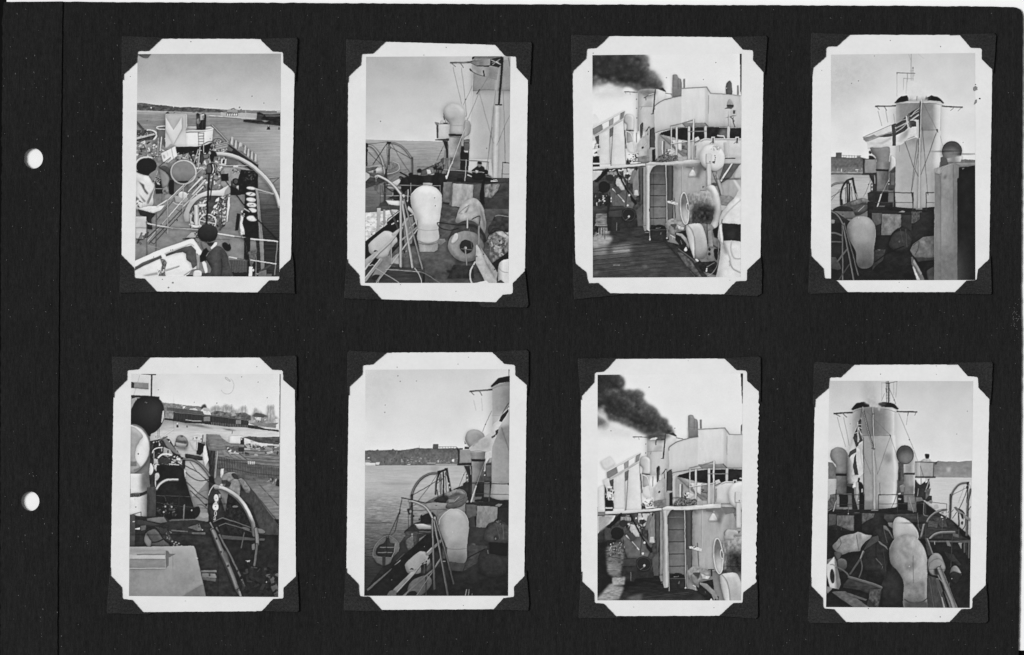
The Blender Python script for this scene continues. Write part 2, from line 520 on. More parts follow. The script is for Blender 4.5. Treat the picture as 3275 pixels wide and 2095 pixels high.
# ------------------------------------------------------------------ the eight photographs and their corners
K = 640.0 / 2408.0
FR = [
 # name, top view origin, bottom view origin, paper TL TR | BR BL, picture TL TR | BR BL
 dict(o1=(360, 100), o2=(360, 760), paper='133 91 2198 96 2140 664 108 642', pic='303 275 2026 270 2008 469 271 466',
  TL=('125 580 108 560 110 80 122 52 400 62 690 75', '590 92 445 232 430 240 312 243 302 252 294 375 135 520'),
  TR=('1720 85 2000 76 2228 72 2236 95 2225 400 2215 600', '1782 97 1800 125 1930 247 2040 252 2053 270 2055 380 2165 480 2190 512'),
  BL=('95 215 82 660 100 675 560 663', '112 218 250 355 262 375 262 470 275 487 385 492 400 510 530 647'),
  BR=('1640 670 2205 682 2200 640 2190 330 2165 180', '1745 660 1885 515 1990 512 2006 495 2012 385 2143 260')),
 dict(o1=(1080, 100), o2=(1080, 760), paper='129 117 2296 175 2247 786 114 731', pic='343 309 2078 301 2053 546 327 546',
  TL=('118 610 100 580 102 105 112 90 640 112', '575 129 430 265 415 272 297 275 287 285 278 405 130 545'),
  TR=('1785 152 1830 120 2330 124 2345 140 2335 400 2320 640', '1893 166 2010 295 2030 303 2135 305 2146 320 2150 440 2290 595'),
  BL=('110 270 92 500 75 740 540 757', '122 302 250 440 260 460 262 540 272 572 375 580 390 592 525 742'),
  BR=('1700 795 1745 848 2280 850 2305 815 2280 580 2258 380', '1905 777 1985 687 2088 678 2106 660 2106 550 2250 402')),
 dict(o1=(1810, 100), o2=(1810, 760), paper='76 56 2382 77 2332 685 117 664', pic='318 289 2113 272 2100 475 323 482',
  TL=('68 500 62 60 75 38 560 47', '515 61 440 140 360 205 260 212 249 222 240 330 85 478'),
  TR=('1930 62 2415 50 2430 66 2415 300 2400 520', '1993 74 2125 222 2240 230 2250 250 2250 352 2375 497'),
  BL=('78 190 80 310 100 745 130 747 640 700', '112 312 240 415 250 470 270 550 385 545 525 668'),
  BR=('1830 695 2310 712 2362 680 2368 400 2350 230', '1900 681 1985 585 2050 525 2165 520 2176 505 2178 390 2337 238')),
 dict(o1=(2560, 100), o2=(2560, 760), paper='150 44 2312 47 2262 657 121 654', pic='366 283 2098 262 2102 511 366 515',
  TL=('122 540 125 30 150 15 640 32', '588 46 435 183 325 188 305 205 300 310 150 440'),
  TR=('1800 42 1830 28 2345 20 2360 45 2345 300 2325 500', '1913 48 2045 200 2165 207 2180 225 2180 340 2310 467'),
  BL=('110 140 104 400 93 660 130 683 640 670', '126 222 272 370 285 480 295 491 370 492 430 518 560 656'),
  BR=('1750 664 1900 690 2300 690 2306 660 2300 400 2290 225', '1855 656 1995 517 2100 512 2118 500 2132 385 2273 252')),
 dict(o1=(330, 1110), o2=(330, 1740), paper='135 127 2305 127 2322 803 85 821', pic='340 322 2138 325 2107 636 312 624',
  TL=('122 600 105 115 112 108 600 112', '558 128 430 262 415 270 300 280 288 290 287 395 160 515 135 545'),
  TR=('1850 112 2320 92 2337 110 2342 400 2335 640', '1885 127 1975 215 2035 272 2150 278 2165 300 2168 395 2230 450 2308 517'),
  BL=('80 290 70 450 42 800 50 840 545 852 590 828', '92 380 225 520 230 640 240 660 350 670 480 818'),
  BR=('1850 812 2340 824 2365 815 2360 600 2345 340', '1905 806 2045 660 2160 652 2170 640 2172 525 2328 378')),
 dict(o1=(1080, 1100), o2=(1080, 1740), paper='141 105 2280 99 2240 782 98 792', pic='335 311 2071 302 2050 622 320 622',
  TL=('130 610 113 560 113 110 150 72 640 98', '587 106 420 247 310 255 298 268 294 370 140 515'),
  TR=('1820 88 2285 62 2307 85 2306 400 2295 620', '1860 100 2005 240 2120 252 2135 270 2137 375 2277 500'),
  BL=('98 300 68 790 85 805 560 820', '105 335 240 470 252 495 258 605 268 624 380 632 525 790'),
  BR=('1740 796 2300 806 2312 740 2295 500 2275 320', '1872 786 1995 647 2110 635 2120 625 2122 512 2248 380')),
 dict(o1=(1820, 1120), o2=(1820, 1740), paper='142 107 2290 100 2241 861 149 866', pic='343 296 2091 279 2068 677 341 676',
  TL=('140 590 102 120 115 92 660 82', '557 106 470 205 410 258 320 265 303 280 297 390 147 552'),
  TR=('1790 92 2290 65 2312 85 2314 400 2308 620', '1865 102 2015 240 2120 245 2138 265 2142 370 2280 495'),
  BL=('145 340 138 440 112 880 130 895 620 900', '152 445 290 580 298 600 300 690 312 707 405 714 420 722 560 865'),
  BR=('1760 868 2255 905 2280 880 2278 600 2268 380', '1805 862 1975 708 2075 705 2085 695 2095 580 2252 455')),
 dict(o1=(2560, 1130), o2=(2560, 1760), paper='182 139 2279 135 2217 861 117 862', pic='346 330 2075 335 2035 692 306 682',
  TL=('160 640 148 600 165 115 210 95 700 130', '642 138 480 290 358 290 345 300 333 420 176 552'),
  TR=('1765 128 1830 102 2310 98 2320 115 2308 400 2285 610', '1890 136 2010 275 2120 285 2132 300 2137 410 2272 555'),
  BL=('115 330 110 420 88 840 115 880 600 888', '124 425 262 570 270 680 285 698 400 706 542 862'),
  BR=('1760 870 2230 885 2262 855 2256 600 2238 400', '1790 862 1935 706 2045 702 2062 685 2067 578 2224 420')),
]
def conv(s, o): return [(o[0] + x * K, o[1] + y * K) for x, y in nums(s)]
def quad_of(f, key):
    n = nums(f[key])
    return [(f['o1'][0] + x * K, f['o1'][1] + y * K) for x, y in n[:2]] + [(f['o2'][0] + x * K, f['o2'][1] + y * K) for x, y in n[2:]]

ZB = Z1 + 0.01 * MM       # back flap of a corner
ZP0, ZP1 = Z1 + 0.12 * MM, Z1 + 0.34 * MM     # photo paper
ZPIC = ZP1 + 0.012 * MM
ZINK = ZP1 + 0.03 * MM
ZF0, ZF1 = ZP1 + 0.06 * MM, ZP1 + 0.26 * MM   # front flap of a corner

def corner(name, outer, cut, kind, photo_c):
    """a folded paper mounting corner: a notched front flap over the print, sloped folded edges, a back flap on the page"""
    rnd = random.Random(int(outer[0][0] * 13 + outer[0][1]))
    rc = rough_line(cut, 0.35, 5, rnd)
    ro = rough_line(outer, 0.4, 9, rnd)
    ox = sum(p[0] for p in outer) / len(outer); oy = sum(p[1] for p in outer) / len(outer)
    # front flap: outer folds pulled in towards the print
    cxn, cyn = photo_c
    ins = []
    for (x, y) in ro:
        L = math.hypot(cxn - x, cyn - y)
        q = 2.6
        sx = 1 if cxn > x else -1; sy = 1 if cyn > y else -1
        ins.append((x + sx * q, y + sy * q))
    flap = ins + (rc if kind == 'TL' else rc[::-1])
    loops = [[Vector((X(x), Y(y), 0)) for x, y in flap]]
    tris = tessellate_polygon(loops)
    V = [(X(x), Y(y), ZF1) for x, y in flap]; n = len(flap)
    V += [(X(x), Y(y), ZF0) for x, y in flap]
    F = []
    for a, b, c in tris: F += [(a, b, c), (a + n, c + n, b + n)]
    for i in range(n):
        j = (i + 1) % n
        if i >= len(ins) - 1: F.append((i, j, j + n, i + n))
    # folded slopes down to the page
    k = len(V); m = len(ro)
    V += [(X(x), Y(y), ZB) for x, y in ro]
    for i in range(m - 1): F.append((i, i + 1, k + i + 1, k + i))
    # back flap lying on the page
    k2 = len(V)
    V += [(X(x), Y(y), ZB + 0.07 * MM) for x, y in ins]
    bl = tessellate_polygon([[Vector((X(x), Y(y), 0)) for x, y in ins]])
    for a, b, c in bl: F.append((k2 + a, k2 + b, k2 + c))
    me = bpy.data.meshes.new(name)
    me.from_pydata(V, [], F); me.update()
    bm = bmesh.new(); bm.from_mesh(me)
    bmesh.ops.recalc_face_normals(bm, faces=bm.faces)
    for f_ in bm.faces:
        if abs(f_.normal.z) > 0.2 and f_.normal.z < 0 and f_.calc_center_median().z > ZF0 + 0.05 * MM: f_.normal_flip()
    bm.to_mesh(me); bm.free()
    return link(name, me, M_CORNER)
def paint1(p):
    v, o, f, c, l, k, e, g = p.v, p.o, p.f, p.c, p.l, p.k_, p.e, p.g
    v(430, 300)
    o('sky'); f('-30 -680 2290 -680 2290 320 -30 320', ('v', -650, 156, -300, 172, 0, 190, 240, 202), (4, 500, 300))
    o('water'); f('-30 250 2290 270 2290 2950 -30 2950', ('v', 265, 158, 330, 138, 450, 124, 600, 134, 1000, 152, 1300, 140, 1500, 110, 1800, 66, 2200, 46), (11, 190, 12))
    f('1200 500 2290 500 2290 1100 1900 1100', ('h', 1300, 138, 1800, 152, 2290, 160), (10, 200, 10), 60)
    o('wooded_shore'); f('-30 130 40 140 110 138 300 168 480 178 600 195 700 208 830 205 960 212 1300 238 1420 245 1420 288 1000 290 600 276 300 268 -30 258', ('v', 140, 98, 200, 80, 280, 92), (22, 30, 16))
    f('-30 256 600 274 1000 288 600 286 -30 272', 172, own=False); e(258, 215, 14, 12, 190, own=False); e(606, 200, 10, 8, 200, own=False)
    o('far_shore'); f('1300 242 1600 246 1900 256 2260 264 2260 300 1880 305 1400 288', 118, (10, 60, 10)); f('2190 275 2260 270 2260 285 2200 288', 195, own=False)
    f('1330 285 1900 300 1900 372 1700 375 1500 352 1330 335', 168, (8, 80, 20), own=False)
    f('1090 335 1220 330 1480 352 1700 358 1880 372 1860 392 1600 385 1300 360 1180 348', 178, (20, 60, 12)); l('1150 352 1400 365 1650 385', 8, 90)
    o('waterfront_shed'); f('1430 246 1500 235 1592 240 1590 300 1425 298', 148, 6); f('1425 292 1590 296 1586 342 1415 335', 70)
    for x in (1428, 1462, 1495, 1530, 1560): f('%d 305 %d 305 %d 338 %d 338' % (x, x + 20, x + 18, x - 4), 215)
    l('1490 238 1535 222 1555 240', 10, 90)
    o('beacon'); e(1620, 206, 12, 11, 105); l('1617 215 1612 240', 5, 150); f('1630 240 1650 230 1660 252 1632 252', 90); l('1716 258 1716 345', 9, 190)
    o('moored_vessel'); f('1885 285 1925 280 1990 312 2250 316 2250 500 2110 480 1960 470 1680 432 1682 392 1885 402', 44, (12, 40, 30))
    f('2010 322 2250 312 2250 348 2030 352', 62, 8); l('2020 328 2250 338', 12, 104); l('2022 345 2250 352', 4, 140); l('1690 394 2030 412', 8, 98); f('1890 310 2000 330 1940 400 1890 398', 66, 10); l('1700 430 2240 485', 6, 120, .5); f('1960 410 2080 415 2010 440', 120, own=False)
    o('harbour_buoy'); f('2055 490 2075 484 2080 510 2092 555 2040 555 2050 520', 42); f('2056 488 2074 484 2074 508 2056 512', 150)
    o('harbour_buoy'); f('2220 520 2232 515 2238 552 2212 552', 60)
    # left spar and whaler
    o('spar'); f('20 405 45 425 160 550 120 560 20 450', 88, 12); l('40 430 145 552', 6, 50)
    o('ship_boat'); f('20 560 220 562 335 590 350 640 300 720 20 760', 66, (20, 30, 30)); f('20 672 335 600 335 632 20 716', 172, 10); l('20 716 335 634', 7, 45); k('200 560 290 572 340 610 336 660 268 740', 24, 214); k('212 566 280 580 322 615', 6, 70)
    g('20 590 300 590 260 640 20 660', 34, [60, 90, 130], (8, 26))
    # gun tub
    o('gun_tub'); f('345 530 480 500 480 840 370 820 350 640', 98, 10); f('800 505 1190 505 1216 540 1100 570 800 572', 172, 6); l('820 540 960 548', 7, 120)
    k('345 528 350 515 400 505 480 500', 14, 222); k('345 528 380 545 480 552', 14, 226)
    f('640 600 800 582 1080 572 1215 545 1196 735 1090 795 950 815 640 818', ('h', 640, 196, 820, 222, 1100, 216, 1200, 200), 3)
    l('790 592 1000 588 1090 572', 14, 118); k('790 576 1000 572 1120 562 1216 538', 16, 232); k('1110 520 1185 518 1216 538', 12, 225)
    o('person'); f('955 310 980 292 1006 312 1010 420 985 470 1000 556 955 556', ('v', 300, 38, 400, 84, 550, 50)); f('960 390 1000 380 1000 470 965 460', 120, 12)
    o('person'); f('1010 320 1050 300 1080 300 1105 322 1100 552 1000 556 990 480 1020 430', 44); f('1015 318 1078 305 1070 400 1015 405', 168, 12); f('1048 335 1072 330 1068 400 1050 402', 105, own=False); l('1050 430 1046 552', 6, 80)
    o('boom'); f('1175 480 1200 465 1462 740 1440 765', 112); l('1195 480 1448 745', 9, 186); l('1180 480 1440 760', 5, 60)
    # board with the letter V
    o('signal_board'); f('478 330 500 308 800 310 814 332 812 500 795 560 790 815 478 830', ('v', 320, 172, 560, 180, 640, 196, 820, 205), 3); l('480 330 500 312 800 314 806 330', 12, 186); l('805 330 800 520', 16, 190)
    f('484 365 600 560 732 358 732 540 600 782 484 550', 203); l('735 358 735 545 606 780', 4, 160)
    o('masthead'); c('485 300 500 282 520 280 540 300 510 308', 32); f('600 290 622 290 626 302 602 302', 60)
    o('ladder'); l('985 600 992 800', 10, 132); l('1068 600 1066 780', 10, 132)
    for y in (608, 652, 692, 735, 780): l('985 %d 1070 %d' % (y, y - 2), 9, 120); l('990 %d 1068 %d' % (y + 12, y + 10), 5, 175)
    # hull shadow and the crowded deck
    o('deck_shadow'); f('640 815 1000 812 1200 755 1210 840 1130 930 980 960 850 900 720 950 640 900', 36, 5)
    f('560 770 640 800 640 960 480 980 420 920', 150)
    o('deck_gear'); f('-30 745 350 700 480 830 640 900 720 950 1000 980 1450 780 1900 1100 1900 1660 1700 2000 1500 2000 900 1900 -30 2300', 120, (22, 50, 50))
    g('-30 745 350 700 480 830 430 990 -30 990', 90, [60, 95, 170, 205, 130], (10, 40), (20, 70, 150))
    g('500 940 1150 850 1450 780 1450 1100 1300 1500 960 1500 960 1100 560 1100', 210, [40, 60, 100, 160, 205, 215], (8, 38))
    g('1190 700 1450 740 1430 900 1150 900', 70, [50, 90, 150, 200], (6, 30))
    o('wire_coils'); p.ring(1280, 740, 70, 55, 7, 75); p.ring(1300, 750, 45, 60, 6, 90); k('1010 830 1060 780 1130 740 1210 728', 12, 92)
    f('1250 780 1440 740 1445 830 1250 860', 150, 12); l('1250 800 1440 760', 6, 80); l('1250 830 1440 785', 6, 75)
    o('crate'); f('410 920 630 808 665 955 520 1060 445 1050', ('h', 410, 205, 660, 222), 4); l('572 838 605 1010', 5, 120); l('500 880 520 960', 5, 160); e(462, 970, 14, 30, 160, -20)
    l('360 880 620 800', 8, 150); l('372 680 360 960', 9, 185); l('420 670 400 870', 16, 196)
    o('person'); c('850 890 890 885 905 930 880 960 940 985 960 1090 900 1050 870 970 840 930', 44); f('880 960 940 950 950 1050 900 1010', 92, 10)
    o('person'); c('1010 910 1060 930 1130 930 1150 990 1080 1010 1030 1090 1000 1010', 58, 10); f('1060 940 1140 935 1135 985 1080 995', 105)
    g('680 940 840 920 830 990 700 1010', 24, [200, 215, 90, 160], (10, 32))
    l('985 860 920 1060', 14, 160); l('1010 830 985 1150', 12, 190); l('1065 780 1070 920', 9, 200)
    # float rack
    o('float_rack'); f('1452 768 1900 1088 1900 1172 1780 1170 1425 900', 52, 8); f('1440 800 1520 860 1500 890 1430 880', 96, 10); l('1450 768 1906 1092', 13, 158); l('1446 778 1896 1098', 5, 90)
    f('1478 690 1560 720 1700 800 1850 920 1900 1080 1455 766', 112, 12)
    for a, b, w_ in ((1495, 660, 30), (1556, 712, 26), (1618, 748, 46), (1702, 792, 24), (1752, 842, 24), (1806, 880, 26), (1862, 918, 26)):
        f('%d %d %d %d %d %d %d %d' % (a, b, a + w_, b + 12, a + w_ - 6, b + 140, a - 16, b + 118), ('c', 0, 196, 1, 160), 4)
    f('1620 820 1670 810 1700 850 1680 900 1610 860', 132)
    pass
    # fittings on the starboard side
    f('1420 985 1540 990 1600 1090 1420 1100', 108, 8); l('1310 1085 1420 1105', 16, 200); f('1340 1000 1420 1005 1400 1090 1330 1085', 205); f('1365 1010 1395 1012 1385 1075 1350 1068', 45)
    o('hatch'); f('1340 1200 1400 1130 1540 1140 1640 1240 1640 1480 1480 1540 1330 1400', 142, (12, 40, 40)); g('1500 1180 1680 1200 1680 1270 1540 1260', 20, [50, 100, 160], (8, 30)); f('1330 1235 1448 1230 1448 1340 1340 1350', 30)
    l('1400 1105 1780 1105', 10, 190); f('1525 1105 1600 1105 1595 1140 1520 1135', 190); f('1600 1130 1780 1165 1760 1180 1590 1150', 160)
    o('stowage_rack'); f('1640 1170 1900 1190 1900 1660 1850 1660 1640 1700 1570 1540 1600 1300', 32, (8, 40, 40)); g('1680 1200 1880 1210 1860 1330 1700 1330', 22, [60, 48, 80], (10, 30))
    l('1900 1090 1905 1660', 7, 60)
    o('ready_locker'); c('1510 1320 1560 1300 1610 1325 1615 1390 1570 1410 1515 1380', 34); e(1560, 1350, 30, 34, 70); f('1490 1320 1520 1400 1600 1420 1570 1540 1480 1530', 60, 8); f('1570 1420 1605 1410 1600 1540 1572 1540', 165)
    # lower deck, view B
    v(430, 460)
    o('deck'); f('300 780 640 760 900 760 1150 800 1700 780 1880 1540 1880 2150 -30 2150 -30 960', ('h', 0, 118, 700, 134, 1000, 126, 1700, 124), (10, 120, 60))
    f('320 775 480 790 460 870 330 940', 120, 8)
    o('canvas_bundle'); c('22 475 60 446 175 458 250 520 300 600 318 680 290 800 285 940 200 970 20 985', ('h', 20, 214, 320, 196), (10, 90, 90)); f('45 555 80 590 150 630 160 690 215 760 205 785 160 740 120 660', 84, 6, 8); f('20 800 80 860 20 870', 90, 0, 6); f('60 760 180 890 150 900', 110, 0, 8); f('255 760 310 690 235 880 200 940 195 900', 118, 0, 8); l('312 660 220 920', 7, 120)
    g('20 860 140 890 130 980 20 990', 30, [60, 120, 190], (8, 24))
    o('deck_table'); f('60 1000 210 960 330 960 470 950 400 1030 250 1080', 208, (8, 60, 30)); f('50 1005 190 1040 330 1080 300 1120 260 1160 280 1320 200 1310 180 1140 90 1100', 52, 6); f('270 1150 340 1100 400 1150 330 1250 280 1230', 120, 8); g('200 1030 280 1050 260 1080', 8, [60, 200], (6, 20))
    o('wooden_chest'); f('20 1120 180 1120 190 1460 20 1460', 184, (10, 120, 40)); k('20 1460 110 1475 250 1400', 8, 70)
    # ventilators
    o('ventilator'); p.ring(185, 338, 162, 134, 26, 196, 0, 150, 300); e(188, 345, 158, 130, 33, -8); c('40 420 150 440 280 420 220 490 60 450', 33)
    o('cable_drum'); c('225 480 300 420 360 400 340 500 300 600 250 540', 122); c('375 380 470 430 530 520 520 620 440 690 400 560', ('h', 380, 118, 530, 140), 6); c('380 370 480 340 560 420 600 560 560 660 520 640 540 520 470 430', 74, 8); f('320 600 410 540 440 770 330 775', 40); l('325 690 430 694', 10, 150); k('300 600 330 520 360 420', 9, 170); g('330 480 400 470 400 640 310 640', 30, [40, 120, 90, 170], (6, 22))
    f('440 690 520 640 540 760 460 790', 110, (40, 20, 20)); f('540 560 612 560 612 800 540 780 525 700', 32)
    l('370 360 560 210', 8, 60); l('480 300 560 230', 12, 150)
    o('ventilator', 'pale open cowl ventilator with a round mouth'); f('612 590 832 590 834 780 800 860 640 890 615 820', ('h', 612, 90, 700, 112, 832, 96), 4); c('680 760 745 738 812 770 800 850 690 850', 196, 6); f('615 800 660 800 720 840 830 830 820 900 640 905', 158, 6); k('600 900 650 930 740 930', 9, 205)
    e(760, 437, 203, 190, 214); e(757, 434, 184, 170, ('v', 260, 122, 430, 132, 580, 104)); p.ring(760, 437, 203, 190, 6, 150); c('660 578 760 570 828 572 790 602 720 606', 38)
    # ropes, rails and poles running forward
    o('wire_ropes')
    for x0, y0, x1, y1, w_, t in ((1075, 350, 560, 860, 10, 180), (760, 630, 520, 870, 16, 192), (520, 860, 350, 965, 20, 200), (1040, 520, 840, 740, 34, 196), (1030, 560, 830, 760, 9, 60), (1090, 560, 890, 790, 26, 190), (1060, 660, 760, 960, 20, 200), (830, 770, 520, 1130, 13, 205), (1000, 780, 330, 1500, 9, 46), (740, 1000, 230, 1530, 12, 58), (520, 1130, 200, 1500, 12, 176), (600, 880, 340, 1180, 9, 70), (540, 900, 330, 1200, 7, 80), (420, 1240, 200, 1440, 14, 60)):
        l('%d %d %d %d' % (x0, y0, x1, y1), w_, t)
    l('750 640 745 1060', 9, 168); l('650 1005 740 1060', 8, 90); l('420 1290 500 1380', 8, 90)
    l('515 860 515 1380', 16, 150); k('240 1490 300 1540 340 1500', 9, 60); g('610 1165 670 1160 670 1195 610 1195', 5, [40], (8, 18))
    # gallows and machinery amidships
    o('deck_machinery'); f('870 870 1000 820 1340 800 1440 830 1420 1100 1330 1340 860 1320 840 1100', 96, (30, 40, 40)); g('880 860 1420 800 1400 1300 860 1300', 190, [44, 60, 110, 170, 205, 215], (8, 40)); f('1160 810 1320 810 1280 900 1180 1060 1130 1080', 74, 10)
    for y in (850, 950, 1040): f('%d %d %d %d %d %d %d %d' % (1260 - (y - 850) // 3, y, 1310 - (y - 850) // 3, y - 30, 1300 - (y - 850) // 3, y + 30, 1240 - (y - 850) // 3, y + 40), 210)
    f('920 940 985 940 1000 1260 925 1260', ('c', 0, 175, .5, 205, 1, 150)); c('870 1240 950 1260 1000 1250 1000 1285 900 1290', 206); c('850 1090 890 1100 880 1180 920 1230 870 1240 850 1180', 180, 12)
    f('990 935 1110 925 1100 960 1000 975', 205); l('1340 840 1340 1180', 12, 70); l('1320 870 1150 1180', 7, 60)
    g('1360 780 1470 780 1460 1000 1380 1000', 40, [205, 60, 150, 30], (8, 30)); f('1445 820 1470 820 1470 960 1430 1200 1415 1200 1430 950', 206)
    o('gallows'); f('760 1100 790 1000 860 870 990 780 1130 720 1320 715 1480 620 1475 760 1350 810 1140 800 1000 850 900 950 850 1060 840 1200 780 1200', ('v', 620, 196, 740, 205, 900, 178, 1200, 160), 4); k('850 1060 900 950 1000 850 1140 803 1350 808', 7, 60); f('1400 720 1480 620 1475 760 1380 800', 150)
    o('hand_wheel'); p.ring(1128, 1205, 128, 118, 20, 196); l('1010 1180 1245 1230', 16, 190); l('1120 1090 1128 1320', 12, 120); l('1050 1120 1200 1290', 10, 180)
    o('pulley_block'); c('1115 370 1130 318 1200 296 1262 320 1278 400 1250 450 1160 468 1120 430', 40); e(1150, 390, 36, 74, 84); k('1205 318 1222 390 1206 452', 14, 196); k('1240 318 1258 380 1246 440', 8, 180); p.ring(1305, 385, 26, 30, 10, 190)
    f('1160 180 1230 180 1220 280 1170 270', 32)
    l('1150 460 1112 1240', 30, 38); l('1215 460 1165 860', 16, 40)
    o('davit', 'long pale curved davit'); k('1270 158 1420 168 1600 222 1790 330 1950 470 2090 630 2190 800 2240 960', 62, 150); k('1270 150 1420 160 1600 212 1795 320 1960 460 2100 620 2195 790 2240 940', 42, 204); k('1280 142 1425 150 1605 202 1800 308 1968 448 2110 610', 12, 220)
    c('1145 130 1200 100 1260 140 1270 190 1200 200 1150 170', 38); e(1160, 140, 18, 24, 150)
    # drums along the rail
    o('ready_drum_rack'); f('1700 690 1860 690 1875 800 1890 900 1925 1480 1690 1480 1640 1300 1690 1000 1700 800', 32, 5)
    f('1480 650 1480 790 1640 790 1590 690', 34)
    for x, y, rx, ry in ((1800, 685, 70, 22), (1795, 775, 74, 28), (1797, 862, 74, 32), (1806, 942, 76, 36), (1815, 1026, 70, 34), (1812, 1150, 82, 42)):
        o('ready_drum'); e(x, y, rx, ry, 206, 8, (16, 20, 12)); p.ring(x, y, rx, ry, 6, 150, 8)
        if y in (775, 942): g('%d %d %d %d %d %d %d %d' % (x - 40, y - 12, x + 40, y - 12, x + 40, y + 12, x - 40, y + 12), 8, [60], (6, 14))
    o('rail_strake'); f('1868 690 1905 690 1990 1540 2010 2150 1960 2150 1925 1480', ('v', 690, 150, 1200, 108, 1500, 130, 2100, 120), 8); l('1890 730 1905 1040 1950 1540', 7, 180, .6)
    l('1860 690 2140 770', 18, 170); l('1900 740 2140 780', 10, 140)
    o('white_tackle'); f('1640 1110 1680 1130 1660 1230 1690 1320 1700 1400 1640 1400 1620 1250', 205, (30, 20, 20)); g('1640 1020 1700 1040 1690 1140 1640 1140', 12, [205, 40], (8, 24)); l('1690 1000 1770 1050', 14, 195)
    o('fender'); f('1580 1070 1630 1080 1600 1330 1550 1340', 32); l('1600 1340 1620 1420', 5, 60)
    l('1500 690 1660 910 1900 1170 2230 1510', 20, 34); l('1300 430 1500 700', 14, 40); l('2090 540 2230 525 2130 610', 6, 60)
    # rails
    o('guard_rail'); l('185 1190 200 1225 600 1300 980 1325', 20, 190); l('600 1305 980 1330', 7, 120); l('1280 1380 1560 1425 1760 1460 2190 1500', 22, 205); l('1550 1432 1740 1458', 16, 90); l('190 1190 195 2140', 13, 90); l('340 1060 335 1640', 14, 90); l('200 1560 430 1620', 10, 150)
    g('100 1360 190 1380 180 1540 30 1540', 8, [90, 120, 60], (20, 60), (120,))
    v(430, 600)
    o('deck_fittings'); f('800 770 880 690 980 690 930 775', 168); f('745 785 940 770 935 800 750 800', 40); g('920 680 990 690 1000 880 930 820', 26, [40, 120, 180], (6, 24)); k('1300 740 1350 820', 8, 150)
    f('1690 770 1790 770 1780 1000 1870 1000 1860 1370 1690 1370', 36, 4); f('1750 990 1890 940 1870 1070 1800 1230 1780 1180', 96, (20, 30, 20)); l('1640 745 1720 880 1740 1050', 5, 80)
    e(1420, 905, 62, 84, 34, -35); p.ring(1420, 905, 64, 86, 9, 120, -35, 60, 200); f('1345 760 1470 800 1440 960 1410 990 1350 830', 118, 6, own=False); e(1415, 910, 50, 78, 34, -35)
    o('cable_reel'); f('1460 1110 1740 1115 1740 1310 1500 1290', 78)
    for i in range(11): l('%d 1125 %d 1300' % (1478 + i * 25, 1492 + i * 24), 9, 120, .8)
    for i in range(9): l('1475 %d 1740 %d' % (1135 + i * 20, 1140 + i * 20), 4, 44, .8)
    l('1750 1040 1748 1370', 26, 30); f('1500 1300 1740 1310 1740 1370 1520 1370', 40); f('1765 1215 1820 1220 1815 1370 1760 1370', 205); e(1828, 1272, 16, 18, 195)
    l('1460 1065 1700 1110', 18, 200); l('1590 1090 1760 1120', 12, 60); l('1790 1115 2175 1175', 16, 200); l('2205 840 2160 1340', 16, 120); e(2200, 832, 12, 12, 215); e(2175, 1175, 12, 10, 215)
    l('2090 1200 1920 1300', 30, 70); f('1920 1300 2030 1260 2040 1370 1900 1370', 105, 10); g('1830 1310 1920 1320 1920 1370 1830 1370', 10, [60, 150, 105], (8, 26)); f('2040 1330 2120 1330 2120 1370 2040 1370', 90)
    # skiff and capped sailor
    o('skiff', 'pale wooden skiff'); f('0 1130 440 940 880 785 915 790 1050 1000 1000 1050 960 1000 960 1250 900 1260 800 1370 -20 1375', ('d', 20, 0, 214, 900, 222), (6, 80, 40))
    f('0 1230 130 1150 410 1048 430 1080 130 1210 0 1280', 88, 5); f('480 1030 780 910 880 890 950 960 965 1200 900 1250 870 1160 800 1110 795 1020 740 995 640 1010 490 1062', 84, (8, 60, 60)); k('0 1225 410 1045', 6, 130); k('470 1022 780 900 870 870 920 900', 10, 170)
    l('690 1210 480 1270', 16, 176); f('130 1350 360 1300 360 1340 180 1368', 150, 0, 8); l('690 1218 490 1285', 6, 130)
    f('395 1085 470 1110 500 1160 470 1260 480 1360 370 1360 400 1300 430 1200', 104, (34, 20, 20)); g('370 1280 480 1250 490 1360 370 1360', 16, [70, 140, 200], (8, 26)); l('900 1255 760 1350', 12, 190); l('890 1270 770 1350', 5, 90); f('800 1345 920 1345 900 1370 800 1370', 50)
    p.spots('297 1072 562 965 590 960', 90, 7)
    f('960 1040 1010 1030 1000 1250 970 1260', 150, 10)
    o('person', 'sailor in dark cap and jersey seen from behind'); c('1030 830 1130 850 1240 820 1230 880 1180 940 1200 980 1120 990 1060 960 1030 900', 112, 8)
    f('1060 960 1110 925 1150 980 1100 1050 1120 1120 1020 1150 1005 1060', 32); f('1060 850 1120 850 1230 840 1200 900 1150 900 1120 860', 44)
    c('1290 900 1380 960 1440 1060 1460 1170 1500 1300 1480 1370 1040 1370 1090 1310 1160 1320 1180 1240 1110 1120 1110 1060 1180 970', ('h', 1090, 56, 1260, 76, 1340, 62, 1500, 70), (7, 40, 40)); k('1340 1100 1350 1220 1330 1370', 12, 46)
    f('1040 1320 1180 1310 1180 1372 1030 1372', 66); c('920 1290 980 1270 1030 1290 1036 1350 1000 1372 910 1372', 205)
    f('1170 930 1240 840 1276 845 1270 880 1190 950', 218); f('1045 1150 1075 1132 1110 1170 1130 1310 1090 1320 1060 1220', 214)
    c('972 700 990 640 1060 585 1140 565 1220 585 1270 640 1282 710 1240 800 1120 830 1030 810 985 770', ('v', 570, 50, 700, 43, 830, 33), 2); k('1020 812 1120 838 1240 805', 10, 27)
    v(370, 100, 600)
    o('blurred_corner_edge'); c('272 286 430 284 420 300 395 330 340 326 300 306', ('v', 283, 74, 330, 110), 6)
    p.spots('1680 800 1825 887 390 1105 1250 842', 60, 5)
